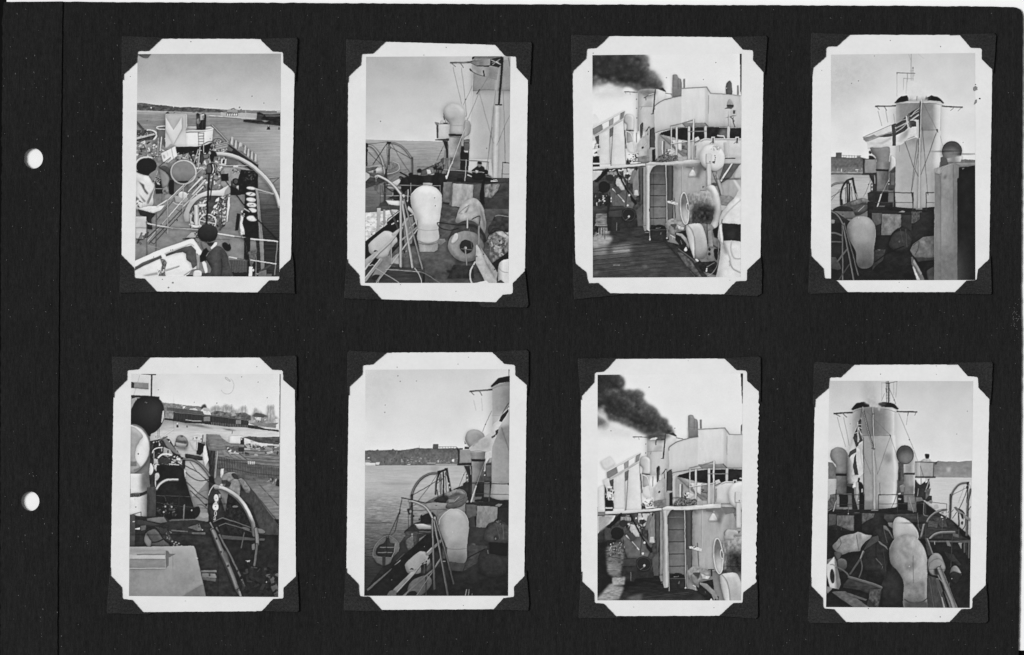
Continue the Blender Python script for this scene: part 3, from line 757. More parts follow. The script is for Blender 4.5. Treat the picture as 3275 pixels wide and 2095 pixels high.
def paint2(p):
    v, o, f, c, l, k, e, g = p.v, p.o, p.f, p.c, p.l, p.k_, p.e, p.g
    v(1160, 170)
    o('sky'); f('20 30 2320 30 2320 1420 20 1420', ('v', 50, 172, 400, 182, 800, 192, 1340, 206), (5, 500, 300)); f('1200 30 1720 30 1720 700 1300 700', 190, 3, 120, False)
    o('sea'); f('20 1332 700 1348 1320 1368 1320 3200 20 3200', ('v', 1335, 164, 1500, 152, 1800, 128, 2200, 100, 2600, 84), (9, 130, 9)); l('30 1334 1250 1366', 5, 150)
    o('funnel'); f('1708 40 2300 40 2300 1980 1620 1980 1655 1200 1700 500', ('h', 1640, 196, 1700, 184, 1900, 172, 2270, 164), (4, 200, 300))
    f('1710 150 2300 100 2300 580 1900 566 1695 580', ('v', 250, 138, 560, 146), 3); k('1692 582 1850 568 2060 572 2280 582', 5, 108); l('1700 300 1690 600 1650 1300 1622 1960', 6, 205)
    f('2030 820 2110 820 2070 1960 1990 1960', ('c', 0, 172, .4, 196, 1, 168), 4); f('1640 1500 1720 1500 1700 1960 1615 1960', ('h', 1620, 200, 1720, 182), 0, 20, None)
    f('2050 250 2100 250 2060 800 2020 800', 158, 0, 8, False)
    o('yardarm'); f('1345 136 1640 130 1720 108 1700 150 1640 152 1345 160', ('h', 1345, 88, 1560, 128, 1640, 70)); l('1370 160 1430 212', 9, 80); l('1508 155 1552 225', 9, 80)
    o('flag', 'ensign with dark canton streaming from the staff'); f('1690 62 1730 50 2150 48 2150 70 2070 92 1950 98 1720 110 1690 90', ('v', 50, 92, 100, 132), 6); c('1688 70 1720 55 1700 100 1688 90', 38); k('1690 95 1690 70 1730 50', 14, 40)
    f('1650 150 1720 112 1960 95 1970 140 1960 200 1880 215 1750 205', ('d', 20, 1600, 96, 1900, 150, 2000, 100), 10); f('1660 150 1740 190 1880 195 1965 185 1940 215 1850 218 1740 208', 58, 6)
    f('1960 95 2150 55 2140 170 2095 225 1960 195', 50, 6); l('1975 110 2130 180', 12, 165); l('2000 180 2110 95', 10, 150); l('1990 150 2090 130', 10, 120); l('2050 130 2090 160', 12, 185)
    f('1680 170 1760 206 1960 218 2095 222 2062 410 1880 360 1690 290 1676 230', ('h', 1680, 158, 1780, 136, 1860, 150, 1960, 128, 2080, 140), 8); f('1640 240 1660 236 1700 290 1660 280', 52); k('1690 290 1780 335 1880 362', 8, 60); f('1846 268 1868 268 1880 360 1860 360', 46); k('1880 362 1970 390 2060 410', 6, 120)
    o('flagstaff', 'black flagstaff with a cross foot'); f('2136 60 2170 60 2114 792 2084 792', 37); f('2040 786 2145 788 2145 806 2042 804', 40); f('2090 806 2116 806 2110 830 2090 830', 160)
    o('stay_wires')
    for q in ('1390 215 1450 490 1525 790', '1520 225 1560 560 1600 960', '1690 505 1550 800', '1915 390 1800 590 1620 1020', '1800 620 1880 930 2015 1390', '2050 570 2010 900 1940 1540', '2165 590 2180 1120 2190 1540', '2258 960 2160 1190 2065 1420', '1610 1000 1640 1200'): l(q, 5, 110, .75)
    l('1760 625 1800 560', 14, 66); e(1590, 714, 8, 10, 50); l('2240 70 2268 200', 6, 80)
    # ventilator and gun position
    o('ventilator'); c('1560 1070 1600 1035 1650 1060 1665 1130 1650 1230 1590 1290 1550 1290', ('h', 1560, 178, 1660, 132), 3)
    o('platform_screen'); f('1165 1092 1345 1092 1335 1304 1165 1306', 192, (6, 40, 60)); f('1108 1060 1172 1072 1160 1110 1130 1110', 118, 8); f('1138 1110 1166 1110 1160 1310 1140 1310', 74); l('1170 1092 1340 1090', 8, 90); f('1114 1328 1330 1312 1325 1352 1120 1342', 62, 5)
    c('1190 1080 1200 1045 1230 1035 1250 1075', 178, 6); f('1240 1075 1305 1070 1305 1085 1240 1085', 80); f('1240 960 1256 1000 1268 1030 1250 1030', 40); l('1272 1040 1270 1075', 6, 60)
    o('ventilator', 'tall bulbous cowl ventilator beside the funnel'); c('1240 920 1262 840 1330 778 1400 765 1490 790 1556 860 1576 960 1556 1090 1532 1180 1530 1250 1344 1252 1346 1110 1300 1050 1255 990', ('v', 770, 176, 880, 184, 1000, 168, 1250, 176), 3); c('1246 940 1300 1010 1380 1040 1400 1000 1330 1040 1340 1090 1270 1000', 116, 0, 24, None); l('1350 1112 1545 1116', 4, 150); l('1244 930 1262 990 1330 1070', 6, 96)
    f('1322 1246 1540 1250 1530 1284 1325 1276', 48); l('1340 1284 1520 1296', 8, 110)
    v(1160, 410)
    o('deckhouse'); f('1545 170 1645 170 1630 700 1500 800 1490 480', 46, 6); f('1560 180 1640 185 1636 222 1560 218', 108); f('1555 230 1640 230 1630 380 1555 350', 92, (10, 40, 40)); f('1560 345 1625 352 1622 378 1562 370', 176); f('1600 382 1624 384 1622 400 1602 398', 215); f('1530 140 1560 120 1550 290 1520 330', 150, 6)
    f('1560 150 1600 120 1640 100 1640 172 1555 175', 172, 8)
    o('person'); c('1520 280 1560 285 1562 330 1545 350 1590 380 1625 410 1620 690 1490 690 1495 480 1510 370', 36, 4)
    o('vent_trunk'); f('1330 130 1528 132 1512 300 1500 460 1318 450', ('h', 1320, 172, 1400, 150, 1510, 98), (10, 50, 50)); l('1335 136 1520 142', 7, 84); f('1350 455 1505 455 1500 640 1350 590', ('h', 1350, 92, 1500, 106), 8); f('1320 450 1350 450 1345 690 1300 700', ('c', 0, 160, 1, 120)); 
    o('support_post'); f('1225 195 1262 198 1300 330 1280 330 1240 215', 50); f('1262 198 1312 200 1318 700 1285 700 1280 330', 48, 6); f('1256 345 1280 340 1280 440 1258 450', 120); l('1245 270 1210 345 1140 500', 5, 84); e(1212, 346, 8, 8, 50)
    o('sponson'); f('1620 690 1640 480 1980 480 2000 780 1600 760', ('h', 1620, 196, 1950, 178), 3); f('1270 460 1320 460 1300 760 1265 740', 110, 10)
    # far davits and lifeboat
    o('lifeboat', 'open white lifeboat hung from davits'); c('42 620 130 585 250 560 340 535 470 515 540 545 570 600 560 660 470 710 380 745 290 750 120 730', ('v', 515, 150, 640, 136, 750, 98), (10, 60, 40)); c('70 670 160 620 300 600 420 545 480 530 540 580 540 620 430 660 330 690 180 690', ('h', 70, 190, 250, 178, 540, 120), (16, 50, 30)); c('340 550 470 520 540 560 520 600 440 640 390 650', 112, (18, 20, 40)); k('470 515 545 548 568 605 545 655 470 690 380 705', 10, 176); f('42 620 240 590 200 640 42 680', 88, 12); f('165 650 205 650 205 690 165 690', 78)
    o('davit'); p.tube('60 262 150 288 230 370 300 500 340 700', 40, 88, 140, 168); c('40 235 80 240 85 290 60 300 40 280', 40); l('62 300 60 580', 22, 46); e(62, 340, 20, 30, 40); e(60, 540, 16, 34, 60)
    o('davit'); p.tube('380 232 470 232 560 262 640 320 710 400 750 460', 28, 62, 120, 150); l('762 460 762 700', 30, 60); l('758 470 756 690', 10, 120); f('370 205 440 215 430 245 372 240', 44); l('405 230 402 560', 20, 48); e(412, 300, 26, 30, 100); e(402, 430, 14, 34, 60); l('372 235 380 620', 6, 50)
    o('davit_guys')
    for q, w_, t in (('60 245 200 236 370 212', 5, 74), ('370 240 160 560', 9, 50), ('90 370 320 590', 8, 70), ('430 300 740 465', 8, 72), ('445 245 560 440 720 680', 6, 78), ('360 640 380 900', 20, 70)): l(q, w_, t)
    o('spar'); f('400 760 690 640 700 665 520 730 430 800 390 800', 124, 10); f('575 672 690 740 680 760 600 690', 44)
    # rack with raft
    o('life_raft'); f('880 670 1190 530 1260 560 1250 640 900 760', 108, (20, 40, 30)); f('920 640 1000 620 1060 660 1060 690 900 720', 86); f('985 640 1040 640 1060 700 1000 710', 190, 6); f('1090 640 1240 600 1160 600', 60); g('1080 540 1260 550 1250 640 1100 640', 26, [50, 90, 150, 44], (10, 34)); l('850 690 1200 520', 14, 66); l('840 598 1100 605', 7, 76); f('1200 480 1250 450 1250 530 1230 560 1200 520', 84, 8)
    f('960 740 1100 700 1090 800 950 800', 176, 8)
    # sailors by the rail
    o('rail_deck'); f('540 870 620 760 1280 700 1300 820 1240 900 1200 1040 1200 1220 700 1220 600 960', 42, 6); f('920 840 1075 845 1070 890 925 890', 168, 6); f('380 870 560 780 600 770 570 840 520 900', 190, 8); f('360 905 600 900 590 940 380 930', 150, 8)
    o('person'); c('840 650 870 628 902 640 905 690 890 720 925 760 925 900 880 980 740 990 700 860 690 760 760 718 850 715', 34, 4); f('846 690 896 690 890 726 850 724', 130, 6); c('838 655 870 625 905 640 900 680 850 690', 30)
    o('person'); c('560 755 590 740 630 760 700 800 700 960 600 970 590 830', 36, 3); c('710 700 750 685 770 720 740 750 710 730', 34); f('560 765 600 760 600 790 570 790', 70); l('580 680 720 760', 22, 38)
    o('person'); c('1084 600 1130 595 1150 640 1130 680 1180 700 1180 880 1075 880 1090 740 1110 690', 35, 3); f('1090 640 1130 640 1125 680 1100 690', 92, 6)
    o('person'); c('1160 630 1215 620 1235 650 1215 690 1260 720 1290 760 1240 860 1210 980 1170 980 1160 800', 40, 4); f('1165 650 1215 650 1200 690 1180 695', 84, 6)
    o('person'); f('470 960 490 945 570 990 570 1110 470 1110', 38); f('650 980 700 940 690 1110 640 1110', 66, 8)
    l('270 870 760 884 1195 886', 9, 150); l('740 850 740 1060', 8, 170); l('1192 880 1192 990', 8, 160); l('270 1040 740 1045', 9, 170); l('466 980 466 1110', 9, 170); l('272 880 272 1140', 6, 70); l('700 950 690 1160', 12, 190)
    l('1280 750 1255 1010', 7, 50)
    # deckhouse top, seated men
    o('casing_top'); f('1300 640 1500 640 1700 700 2000 770 2260 770 2260 850 1880 850 1300 830 1270 760', 48, (6, 80, 20)); f('1980 775 2260 775 2260 840 2070 840', 66, 6); f('1450 770 1540 765 1540 850 1455 845', 34)
    o('casing'); f('1300 815 1880 850 2260 840 2260 1300 1880 1290 1500 1260 1200 1160 1240 900', 62, (14, 90, 60)); f('1245 830 1370 830 1350 1150 1225 1140', ('v', 830, 120, 1150, 96), (14, 40, 60)); f('1385 850 1705 870 1695 1100 1500 1215 1350 1200 1355 1100', 158, (14, 40, 60)); f('1350 1100 1360 870 1385 850 1370 1200 1320 1190', 96, 12); f('1705 870 1830 860 1820 1100 1800 1120 1700 1080', 84, 8); f('1870 870 2120 850 2080 960 1980 1080 1880 1060', 116, (34, 30, 40)); f('1880 1100 2260 1050 2260 1300 1880 1290', 58, 6)
    o('person', 'sailor sitting on the casing with folded arms'); c('1766 525 1800 512 1832 528 1828 575 1870 600 1882 680 1850 790 1700 780 1690 700 1676 650 1740 600 1770 575', 36, 4); c('1768 540 1824 545 1820 590 1790 604 1770 580', 124, 8); c('1762 535 1800 512 1834 530 1826 556 1780 550', 30); f('1730 645 1780 650 1770 690 1740 690', 172, 8); k('1690 660 1740 690 1800 680', 6, 70)
    o('person', 'sailor leaning with his back turned'); c('1870 650 1905 638 1935 665 1930 715 1975 750 1975 800 1880 820 1870 1000 1860 1180 1800 1080 1830 880 1870 760', 33, 3); f('1885 708 1925 712 1915 732 1890 730', 110); l('1900 745 1975 755', 12, 120); k('1935 710 1975 740 2000 770', 7, 130); f('1970 800 2060 790 2080 820 1975 825', 210); l('1975 800 2060 805', 10, 60); f('1620 710 1680 740 1680 752 1600 720', 200)
    o('guard_rail'); l('1250 470 1500 488 1940 520', 12, 108); l('1250 638 1580 660 1870 682', 9, 165); l('1592 490 1576 810', 11, 176); l('1936 520 1930 640', 10, 120); l('2155 530 2255 540', 12, 80); l('2156 530 2140 790', 10, 88); l('2140 706 2255 710', 7, 90); e(2192, 532, 16, 12, 60); l('1992 -10 1960 240 1905 640', 6, 110); l('2180 0 2190 520', 5, 110)
    o('turnbuckle_stay'); l('1580 0 1530 110 1380 520', 10, 190); l('1380 520 1330 650 1290 770', 22, 205); l('1384 520 1340 640', 6, 110); e(1378, 535, 12, 18, 170); e(1290, 745, 16, 22, 190)
    # near davit, sponson and rail in the foreground
    o('wash'); f('40 1300 220 1290 400 1260 560 1250 560 1540 380 1540 300 1900 40 2000', 206, (34, 60, 30)); g('40 1330 540 1260 500 1500 40 1700', 70, [150, 120, 215, 215, 170], (8, 30), (0, 20)); g('40 1560 300 1540 250 1850 40 1880', 30, [170, 215, 190], (10, 30), (0,))
    o('hull_side'); f('40 760 340 760 400 800 180 880 40 930', 62, (10, 80, 20)); f('40 680 110 710 110 760 40 830', 168, 6)
    o('sounding_platform'); f('205 1215 400 1165 570 1225 560 1260 440 1250 230 1230', 74, 8); f('220 1230 280 1230 262 1540 220 1680', 170, 6); f('315 1250 350 1255 352 1500 320 1540', 150, 8); f('270 1150 370 1120 400 1190 250 1200', 66); l('340 850 340 1130', 32, 60); f('300 880 330 870 330 980 300 980', 110); k('300 900 320 990 370 980 372 900', 10, 90); c('330 790 360 630 375 640 370 800', 50)
    k('360 905 460 980 540 1000', 14, 46)
    o('white_tank'); f('355 1105 570 1118 700 1110 690 1170 560 1190 400 1170', 206, 6); l('360 1110 575 1122', 6, 160); f('380 1080 470 1040 570 1100', 50, 6)
    o('hull_top'); f('570 1260 380 1400 370 1450 320 1520 40 1740 40 2360 560 1900 850 1400 740 1290', 34, 4); f('400 1400 570 1270 575 1285 370 1450 380 1480 330 1520 320 1510', 176); p.spots('470 1470 480 1462 540 1432 452 1478', 215, 8)
    l('395 1160 420 1250 480 1400 560 1600', 10, 90); l('440 1250 560 1560', 5, 110)
    o('davit', 'slim white davit arm with a tripod stay'); p.tube('205 740 240 735 330 775 430 840 520 930 580 1010 600 1060', 40, 120, 178, 206); p.ring(212, 748, 18, 22, 10, 160); k('205 770 215 860', 12, 120); e(222, 850, 26, 30, 70); e(212, 920, 24, 40, 90, 20); l('170 890 250 1010', 6, 90); e(626, 1045, 24, 26, 178); e(612, 1060, 12, 14, 50)
    v(1160, 600)
    o('deck'); f('560 900 850 900 1200 240 1500 320 2250 330 2250 1500 40 1500 200 1300', ('v', 300, 74, 600, 84, 1000, 92, 1250, 70, 1500, 64), (14, 110, 60)); f('40 1200 960 1240 960 1480 40 1480', 56, (8, 200, 20)); l('370 1250 950 1265', 5, 84)
    f('1200 260 1480 320 1450 620 1180 780', 82, (16, 70, 40))
    o('ladder_rack'); f('650 160 760 330 850 600 840 900 560 900 570 600', 60, 6); f('620 520 700 470 770 440 790 600 760 860 650 900', 124, 10); l('850 600 540 860', 26, 150); l('830 520 720 620', 20, 170); f('700 280 760 330 830 450 850 600 820 560 780 420 690 330', 196, 6); l('730 430 800 410', 14, 190); g('600 900 700 980 640 1100 560 1040', 18, [50, 90, 170], (10, 30)); f('660 860 720 840 720 980 680 1000', 112, 8)
    f('540 1010 560 1090 560 1180 440 1160 400 1130', 150, 8)
    o('ventilator', 'large white cowl ventilator seen from behind on deck'); f('848 790 1010 810 1165 790 1150 960 1100 990 880 990', ('h', 845, 150, 950, 172, 1165, 140), (8, 14, 80)); c('735 130 780 60 850 0 960 -28 1080 -16 1160 40 1212 120 1222 220 1200 400 1180 540 1168 640 1168 820 1020 858 850 820 846 640 850 540 800 400 750 280', ('h', 735, 190, 800, 206, 1000, 212, 1222, 186), 4); k('752 100 850 4 960 -26 1080 -12 1165 46 1214 130', 7, 222); f('840 560 1175 560 1168 850 840 840', ('h', 840, 150, 900, 182, 1050, 192, 1168, 168), 3, 18, None); k('855 640 1000 660 1165 645', 4, 150); p.spots('1120 282 1106 160', 50, 7)
    k('845 812 1000 868 1165 818', 12, 128); k('850 850 1000 884 1160 848', 5, 80)
    f('1165 790 1260 790 1280 830 1200 890 1150 860', 124, 12)
    o('canvas_cover'); c('1440 540 1460 400 1520 260 1620 190 1700 160 1780 200 1860 320 1880 430 1898 560 1860 760 1790 620 1640 520', ('h', 1440, 160, 1600, 172, 1880, 140), (12, 60, 60)); f('1480 400 1560 400 1620 310 1650 265 1600 380 1520 410', 92, 0, 8); f('1790 240 1850 430 1890 560 1870 700 1840 500', 100, 0, 10); k('1480 400 1550 330 1640 270', 6, 110)
    o('hose_reel', 'large round reel wound with hose'); c('1310 880 1330 760 1420 600 1560 510 1700 520 1820 620 1876 760 1872 920 1820 1060 1720 1130 1560 1146 1430 1100 1340 1000', 66, (8, 60, 60)); c('1312 890 1360 760 1480 690 1600 668 1740 700 1830 800 1866 900 1800 1080 1620 1140 1460 1110 1350 1010', ('h', 1310, 148, 1450, 136, 1700, 118, 1866, 96), (8, 50, 60)); c('1500 860 1580 800 1690 850 1690 960 1600 1020 1510 960', 44); c('1360 830 1420 710 1470 720 1460 800 1390 860', 182, 8); k('1150 560 1180 540 1440 575 1600 570', 12, 34); k('1150 560 1200 620 1340 656 1470 630', 12, 34); k('1600 575 1740 600 1860 720 1880 820', 40, 48); l('1610 470 1610 620', 22, 170); l('1640 640 1700 1050', 8, 130, .6); l('1560 660 1480 960', 6, 140, .6); e(1580, 930, 24, 24, 120); l('1580 950 1606 1220', 18, 130); l('1790 440 1785 880', 26, 130); k('1680 490 1790 440 1806 480 1790 580', 12, 48); e(1590, 930, 10, 10, 180); l('1520 940 1680 960', 10, 110)
    f('1400 1190 1700 1200 1720 1400 1300 1400', 46, 8); f('1290 1270 1380 1280 1370 1320 1300 1310', 36, 0, 8)
    o('torn_canvas'); c('1900 830 1940 740 2030 680 2120 680 2245 690 2245 900 2230 980 2100 1110 1990 1180 1950 1080 1960 940', 118, (40, 40, 50)); f('2035 680 2245 665 2245 800 2100 730', 176, (12, 40, 40)); c('1990 520 2040 430 2120 425 2250 440 2250 680 2100 660 1960 720 1920 640', 56, (14, 60, 40)); k('2040 440 2100 428 2245 450', 16, 120); k('1895 830 2000 640 2120 650 2240 740', 9, 40); g('1940 800 2220 760 2180 1040 1980 1100', 44, [70, 90, 150, 160], (12, 50))
    f('1960 1190 2250 980 2250 1180 2120 1130 2060 1300', 40, 6)
    o('bollard'); f('2085 1220 2110 1150 2170 1110 2250 1095 2250 1480 2190 1470 2130 1420 2080 1440', ('h', 2080, 150, 2160, 206, 2250, 190), 4); k('2090 1220 2150 1290 2250 1310', 7, 150); f('2105 1420 2150 1440 2140 1480 2105 1480', 60)
    o('wooden_plank'); f('1742 900 1756 876 2040 1300 2070 1480 1900 1480 1740 1160', ('d', 35, 1900, 182, 2400, 170), (10, 40, 40)); f('1800 900 1840 960 2080 1310 2060 1440 1900 1180', 150, (14, 30, 50)); k('1730 1150 1660 1280 1655 1400 1680 1470', 24, 176); p.spots('1860 1026 1756 1060 1710 1200 2030 1260', 60, 9); f('1690 1480 1900 1430 1960 1480', 196)
    o('net_float', 'pale capsule float on a spar'); c('92 920 110 850 300 690 370 670 450 690 510 740 530 840 420 960 380 1060 300 1104 200 1080 110 1000', ('d', 45, 600, 188, 1000, 170, 1300, 128), (4, 80, 80)); c('300 1104 380 1060 412 960 400 900 420 960 450 940 430 1040 360 1110', 120, 0, 10); f('165 985 190 960 220 965 226 985 195 990', 44)
    o('spar'); p.f('30 1230 210 970 238 1000 40 1270', ('d', 52, 600, 150, 1300, 182)); f('35 1110 190 990 240 1000 38 1260', ('d', -52, -900, 150, 0, 190), 4); l('580 630 440 830 240 1000 30 1260', 24, 176); l('590 650 440 850 100 1160', 6, 90); l('840 640 450 1170 210 1460', 20, 172); f('140 1370 280 1100 420 1040 450 1160 340 1300 210 1460 180 1400 250 1350', 124, 10); f('150 1360 200 1340 265 1350 210 1430 140 1400', 42); k('100 1170 110 1200 150 1190 190 1210', 9, 190); l('280 1110 40 1420', 50, 140); l('265 1100 30 1400', 16, 176); l('600 620 470 720', 40, 168); l('690 480 610 580', 34, 160); l('560 840 500 900', 40, 60)
    l('440 860 440 1170', 16, 150); f('430 1180 600 1215 580 1225 430 1190', 60)
    o('tripod_leg'); l('590 120 586 1215', 36, 150); l('582 120 578 1215', 14, 184); l('615 260 765 1225', 32, 152); l('610 260 757 1225', 12, 186); l('635 180 920 1250', 24, 118); l('632 180 915 1245', 7, 158)
    o('rope'); k('800 1240 860 1320 900 1420 905 1470', 12, 180); l('355 1258 880 1295', 9, 172); k('880 1295 960 1320 1100 1410 1190 1470', 8, 130); l('200 1240 560 1465', 9, 170); l('270 1370 235 1470', 8, 160)
    f('930 1320 960 1340 950 1470 920 1470', 36)
    v(1160, 170); p.spots('275 1052 1908 1466 1590 973', 40, 7)
def paint3(p):
    v, o, f, c, l, k, e, g = p.v, p.o, p.f, p.c, p.l, p.k_, p.e, p.g
    v(1890, 160)
    o('sky'); f('0 40 2330 40 2330 1700 0 1700', ('v', 70, 218, 700, 221, 1700, 223), (2, 300, 300))
    o('smoke', 'dense dark smoke rolling away from the funnel')
    c('10 60 800 70 850 140 882 230 870 300 980 360 1050 450 1100 560 1110 620 960 640 740 640 660 600 560 560 470 600 400 560 300 500 200 540 100 540 10 600', 84, (26, 90, 70), 40)
    c('10 60 700 70 780 150 760 260 830 350 800 450 700 520 560 500 420 520 330 440 200 420 100 380 10 420', 42, (10, 160, 100), 40, False)
    rd = random.Random(31)
    puffs(p, [(rd.uniform(20, 640), rd.uniform(80, 420), rd.uniform(60, 110), rd.choice([40, 46, 52])) for _ in range(40)], 3)
    puffs(p, [(x + rd.gauss(0, 12), y + rd.gauss(0, 12), r * rd.uniform(.7, 1.1), t) for x, y, r, t in ((120, 500, 80, 110), (60, 440, 60, 92), (230, 470, 60, 84), (330, 450, 60, 72), (400, 500, 60, 68), (480, 540, 60, 76), (560, 540, 60, 66), (640, 570, 60, 64), (720, 600, 60, 66), (800, 610, 50, 66), (880, 610, 50, 72), (960, 610, 44, 66), (1040, 600, 40, 74), (1085, 590, 26, 84), (600, 240, 80, 52), (660, 330, 80, 50), (720, 400, 80, 50), (780, 480, 70, 54), (860, 540, 60, 58), (940, 540, 56, 62), (1000, 530, 50, 70), (640, 150, 70, 66), (700, 200, 70, 68), (700, 100, 50, 84), (770, 110, 50, 96), (820, 150, 50, 92), (830, 215, 50, 90), (790, 280, 60, 64), (850, 300, 40, 84), (820, 380, 60, 58), (880, 420, 56, 76), (930, 370, 44, 108), (980, 430, 46, 112), (1010, 480, 44, 104), (1050, 530, 40, 98), (920, 470, 50, 72), (860, 240, 30, 84), (790, 80, 36, 92), (640, 420, 80, 44), (520, 420, 80, 46), (1000, 570, 40, 62))], 4)
    f('20 560 420 560 640 600 720 640 720 700 20 720', 200, (10, 160, 60), 50, False); c('480 640 540 580 620 590 660 640', 214, 0, 12, False)
    o('ship_funnel'); f('722 640 760 610 830 598 1040 605 1140 640 1138 700 1130 900 980 1250 720 1250', ('h', 720, 168, 800, 186, 1000, 196, 1140, 206), (5, 60, 100)); c('740 600 900 590 1000 620 1000 680 900 740 800 700 730 650', 118, (12, 50, 40), 26, False); f('800 880 940 870 940 790 860 780', 168, 4, 14, False); k('725 880 850 870 940 872', 5, 150); f('1040 600 1100 585 1150 635 1145 645 1060 612', 60, 8); l('1110 590 1152 638', 10, 46)
    l('712 660 712 1290', 8, 200); p.spots('700 760 700 900 704 1050', 110, 9); l('720 920 715 1260', 4, 160)
    o('yardarm'); f('510 640 720 648 720 658 510 652', 92); l('525 655 535 672', 5, 110); l('600 655 604 690', 5, 110); f('1140 656 1245 674 1245 682 1150 668', 96); l('1238 680 1246 712', 5, 120)
    o('flag'); f('800 740 860 705 910 685 960 660 985 640 975 690 900 705 850 720 855 780 838 780 840 748', 96, (40, 16, 16)); l('890 695 970 670', 9, 200)
    o('flagstaff'); f('984 610 998 605 966 980 946 980', 44); f('922 980 968 980 968 992 924 990', 70); k('780 880 765 920', 6, 110)
    # splinter shields and tub
    o('splinter_shield', 'tall grey rounded shield plate'); c('1252 700 1252 420 1258 385 1290 374 1322 384 1340 420 1350 432 1380 450 1392 490 1392 590 1394 716 1252 722', ('h', 1250, 142, 1390, 120), (5, 80, 60)); f('1252 560 1394 580 1394 716 1252 722', 128, 4); l('1340 440 1338 600', 4, 100)
    o('splinter_shield'); f('1420 446 1448 446 1446 584 1420 584', 124); f('2246 545 2272 545 2272 690 2246 690', 128)
    o('splinter_shield'); c('2080 680 2080 530 2100 495 2135 470 2160 500 2168 540 2168 680', 92, 5); e(2088, 590, 6, 9, 215)
    o('gun_tub', 'wide white gun tub with stepped rim'); f('975 930 990 860 1090 790 1240 740 1394 708 1394 600 1780 572 1838 668 2080 680 2300 706 2310 1200 2070 1182 1810 1182 1750 1120 1400 1125 1460 1192 1250 1215 1070 1250 980 1282', ('h', 975, 210, 1100, 198, 1380, 194, 1400, 206, 1740, 206, 1770, 190, 1800, 182, 1820, 196, 2300, 184), (3, 40, 150))
    k('978 910 985 860 1090 785 1240 738 1392 708', 12, 118); k('985 880 1090 800 1240 752 1392 722', 6, 214); l('1392 596 1780 572 1838 668', 10, 118); k('1838 668 2070 680 2300 706', 8, 122); l('1392 600 1394 710', 5, 165); l('1810 700 1806 980', 4, 130); p.spots('1470 790 1425 890 1480 1085', 214, 8)
    k('980 1282 1070 1248 1250 1212 1450 1192', 6, 70); l('1810 1184 2070 1184 2300 1200', 6, 70)
    f('1400 1128 1752 1122 1812 1186 1464 1196', 132, 5); l('1752 1122 1812 1186', 9, 60); l('1400 1130 1464 1196', 6, 70)
    o('anchor_lamp'); c('2096 880 2100 800 2130 760 2160 790 2186 840 2186 880', ('v', 760, 165, 840, 150, 860, 60, 880, 100), 8); l('2092 856 2186 852', 12, 50); f('2055 906 2100 880 2190 880 2160 910', 104); l('2056 906 2160 905', 5, 60); e(2136, 880, 40, 14, 70, 0, 0, 6)
    f('2160 925 2230 910 2230 1010 2160 1010', 186); f('2182 930 2220 926 2218 985 2182 985', 92, (16, 10, 30)); f('2065 1045 2190 1008 2230 1015 2140 1040', 128); k('2150 1040 2200 1090 2192 1120 2230 1240', 11, 60); k('2190 1040 2180 1080 2190 1130', 8, 90); l('2125 950 2120 1240', 18, 196); l('2116 1000 2112 1240', 5, 130)
    # shelter under the tub
    o('shelter_deck'); f('905 1230 940 1200 975 1190 980 1282 1070 1250 1250 1215 1464 1194 1810 1184 2070 1184 2310 1200 2310 1700 880 1700', 184, 6)
    f('900 1240 940 1200 975 1190 985 1290 985 1500 900 1500', 72, 6); c('880 1250 905 1240 905 1470 880 1440 868 1340', 84)
    f('1080 1270 1250 1222 1464 1196 1830 1186 2310 1205 2310 1376 1700 1376 1520 1400 1380 1380 1200 1330 1050 1300', 42, 6); f('1990 1230 2090 1200 2100 1340 1960 1370', 108, (10, 40, 40), 20)
    f('992 1290 1050 1270 1040 1700 992 1700', ('c', 0, 196, .5, 180, 1, 150)); f('1040 1300 1230 1420 1230 1700 1040 1700', 150, 10); f('1060 1310 1120 1310 1320 1460 1480 1640 1420 1640 1210 1450', 134, 8); l('1060 1310 1210 1450 1420 1640', 6, 90)
    f('1240 1390 1400 1390 1480 1400 1400 1560 1300 1500', 205, 4); f('1400 1400 1500 1400 1500 1640 1390 1560', 126, (16, 50, 40)); k('1400 1480 1440 1490 1400 1510 1480 1530', 7, 50)
    f('1088 1402 1136 1402 1136 1600 1088 1600', ('c', 0, 190, .4, 205, .5, 92, 1, 100)); f('1150 1560 1230 1510 1230 1590 1190 1600', 120)
    o('platform_rail'); l('1234 1175 1234 1720', 16, 204); l('1228 1180 1228 1720', 4, 110); l('1230 1172 1400 1130 1590 1076', 14, 128); l('1300 1206 1480 1200', 1, 60); l('1320 1200 1320 1720', 30, 190); l('1334 1200 1334 1720', 5, 110); l('1580 1080 1570 1700', 24, 204); l('1592 1090 1582 1700', 5, 110); l('1230 1448 1400 1420 1590 1385', 16, 200); l('1230 1456 1590 1394', 4, 100); l('1510 1194 1506 1680', 36, 188); l('1490 1194 1488 1680', 4, 100); l('1764 1190 1762 1360', 40, 178); l('1500 1256 1780 1252', 12, 134); l('2110 1190 2108 1540', 34, 186); l('2126 1200 2122 1700', 16, 200)
    l('893 1180 893 1700', 20, 196); l('904 1190 902 1720', 6, 70); l('893 1185 840 1262', 14, 70); l('843 1260 843 1700', 13, 188); l('836 1500 890 1460', 11, 190)
    # left: sponson boards, second ventilator
    v(1890, 160)
    o('light_screen'); f('30 990 60 985 90 1010 140 1090 100 1140 30 1190', 212, 3)
    o('ventilator'); c('500 1050 530 1000 570 985 630 1000 660 1050 662 1150 648 1240 545 1240 550 1160 505 1110', ('h', 500, 172, 560, 176, 640, 200, 662, 190), 3); f('540 1234 660 1238 656 1252 542 1248', 60); f('548 1252 650 1254 640 1420 552 1430', ('h', 548, 140, 600, 165, 650, 190), 5)
    e(640, 1500, 88, 90, 204, 0, 6); k('515 1250 570 1260 620 1300 650 1400 690 1600', 14, 210)
    l('520 1240 540 1510', 12, 70); l('700 1280 700 1420', 10, 120)
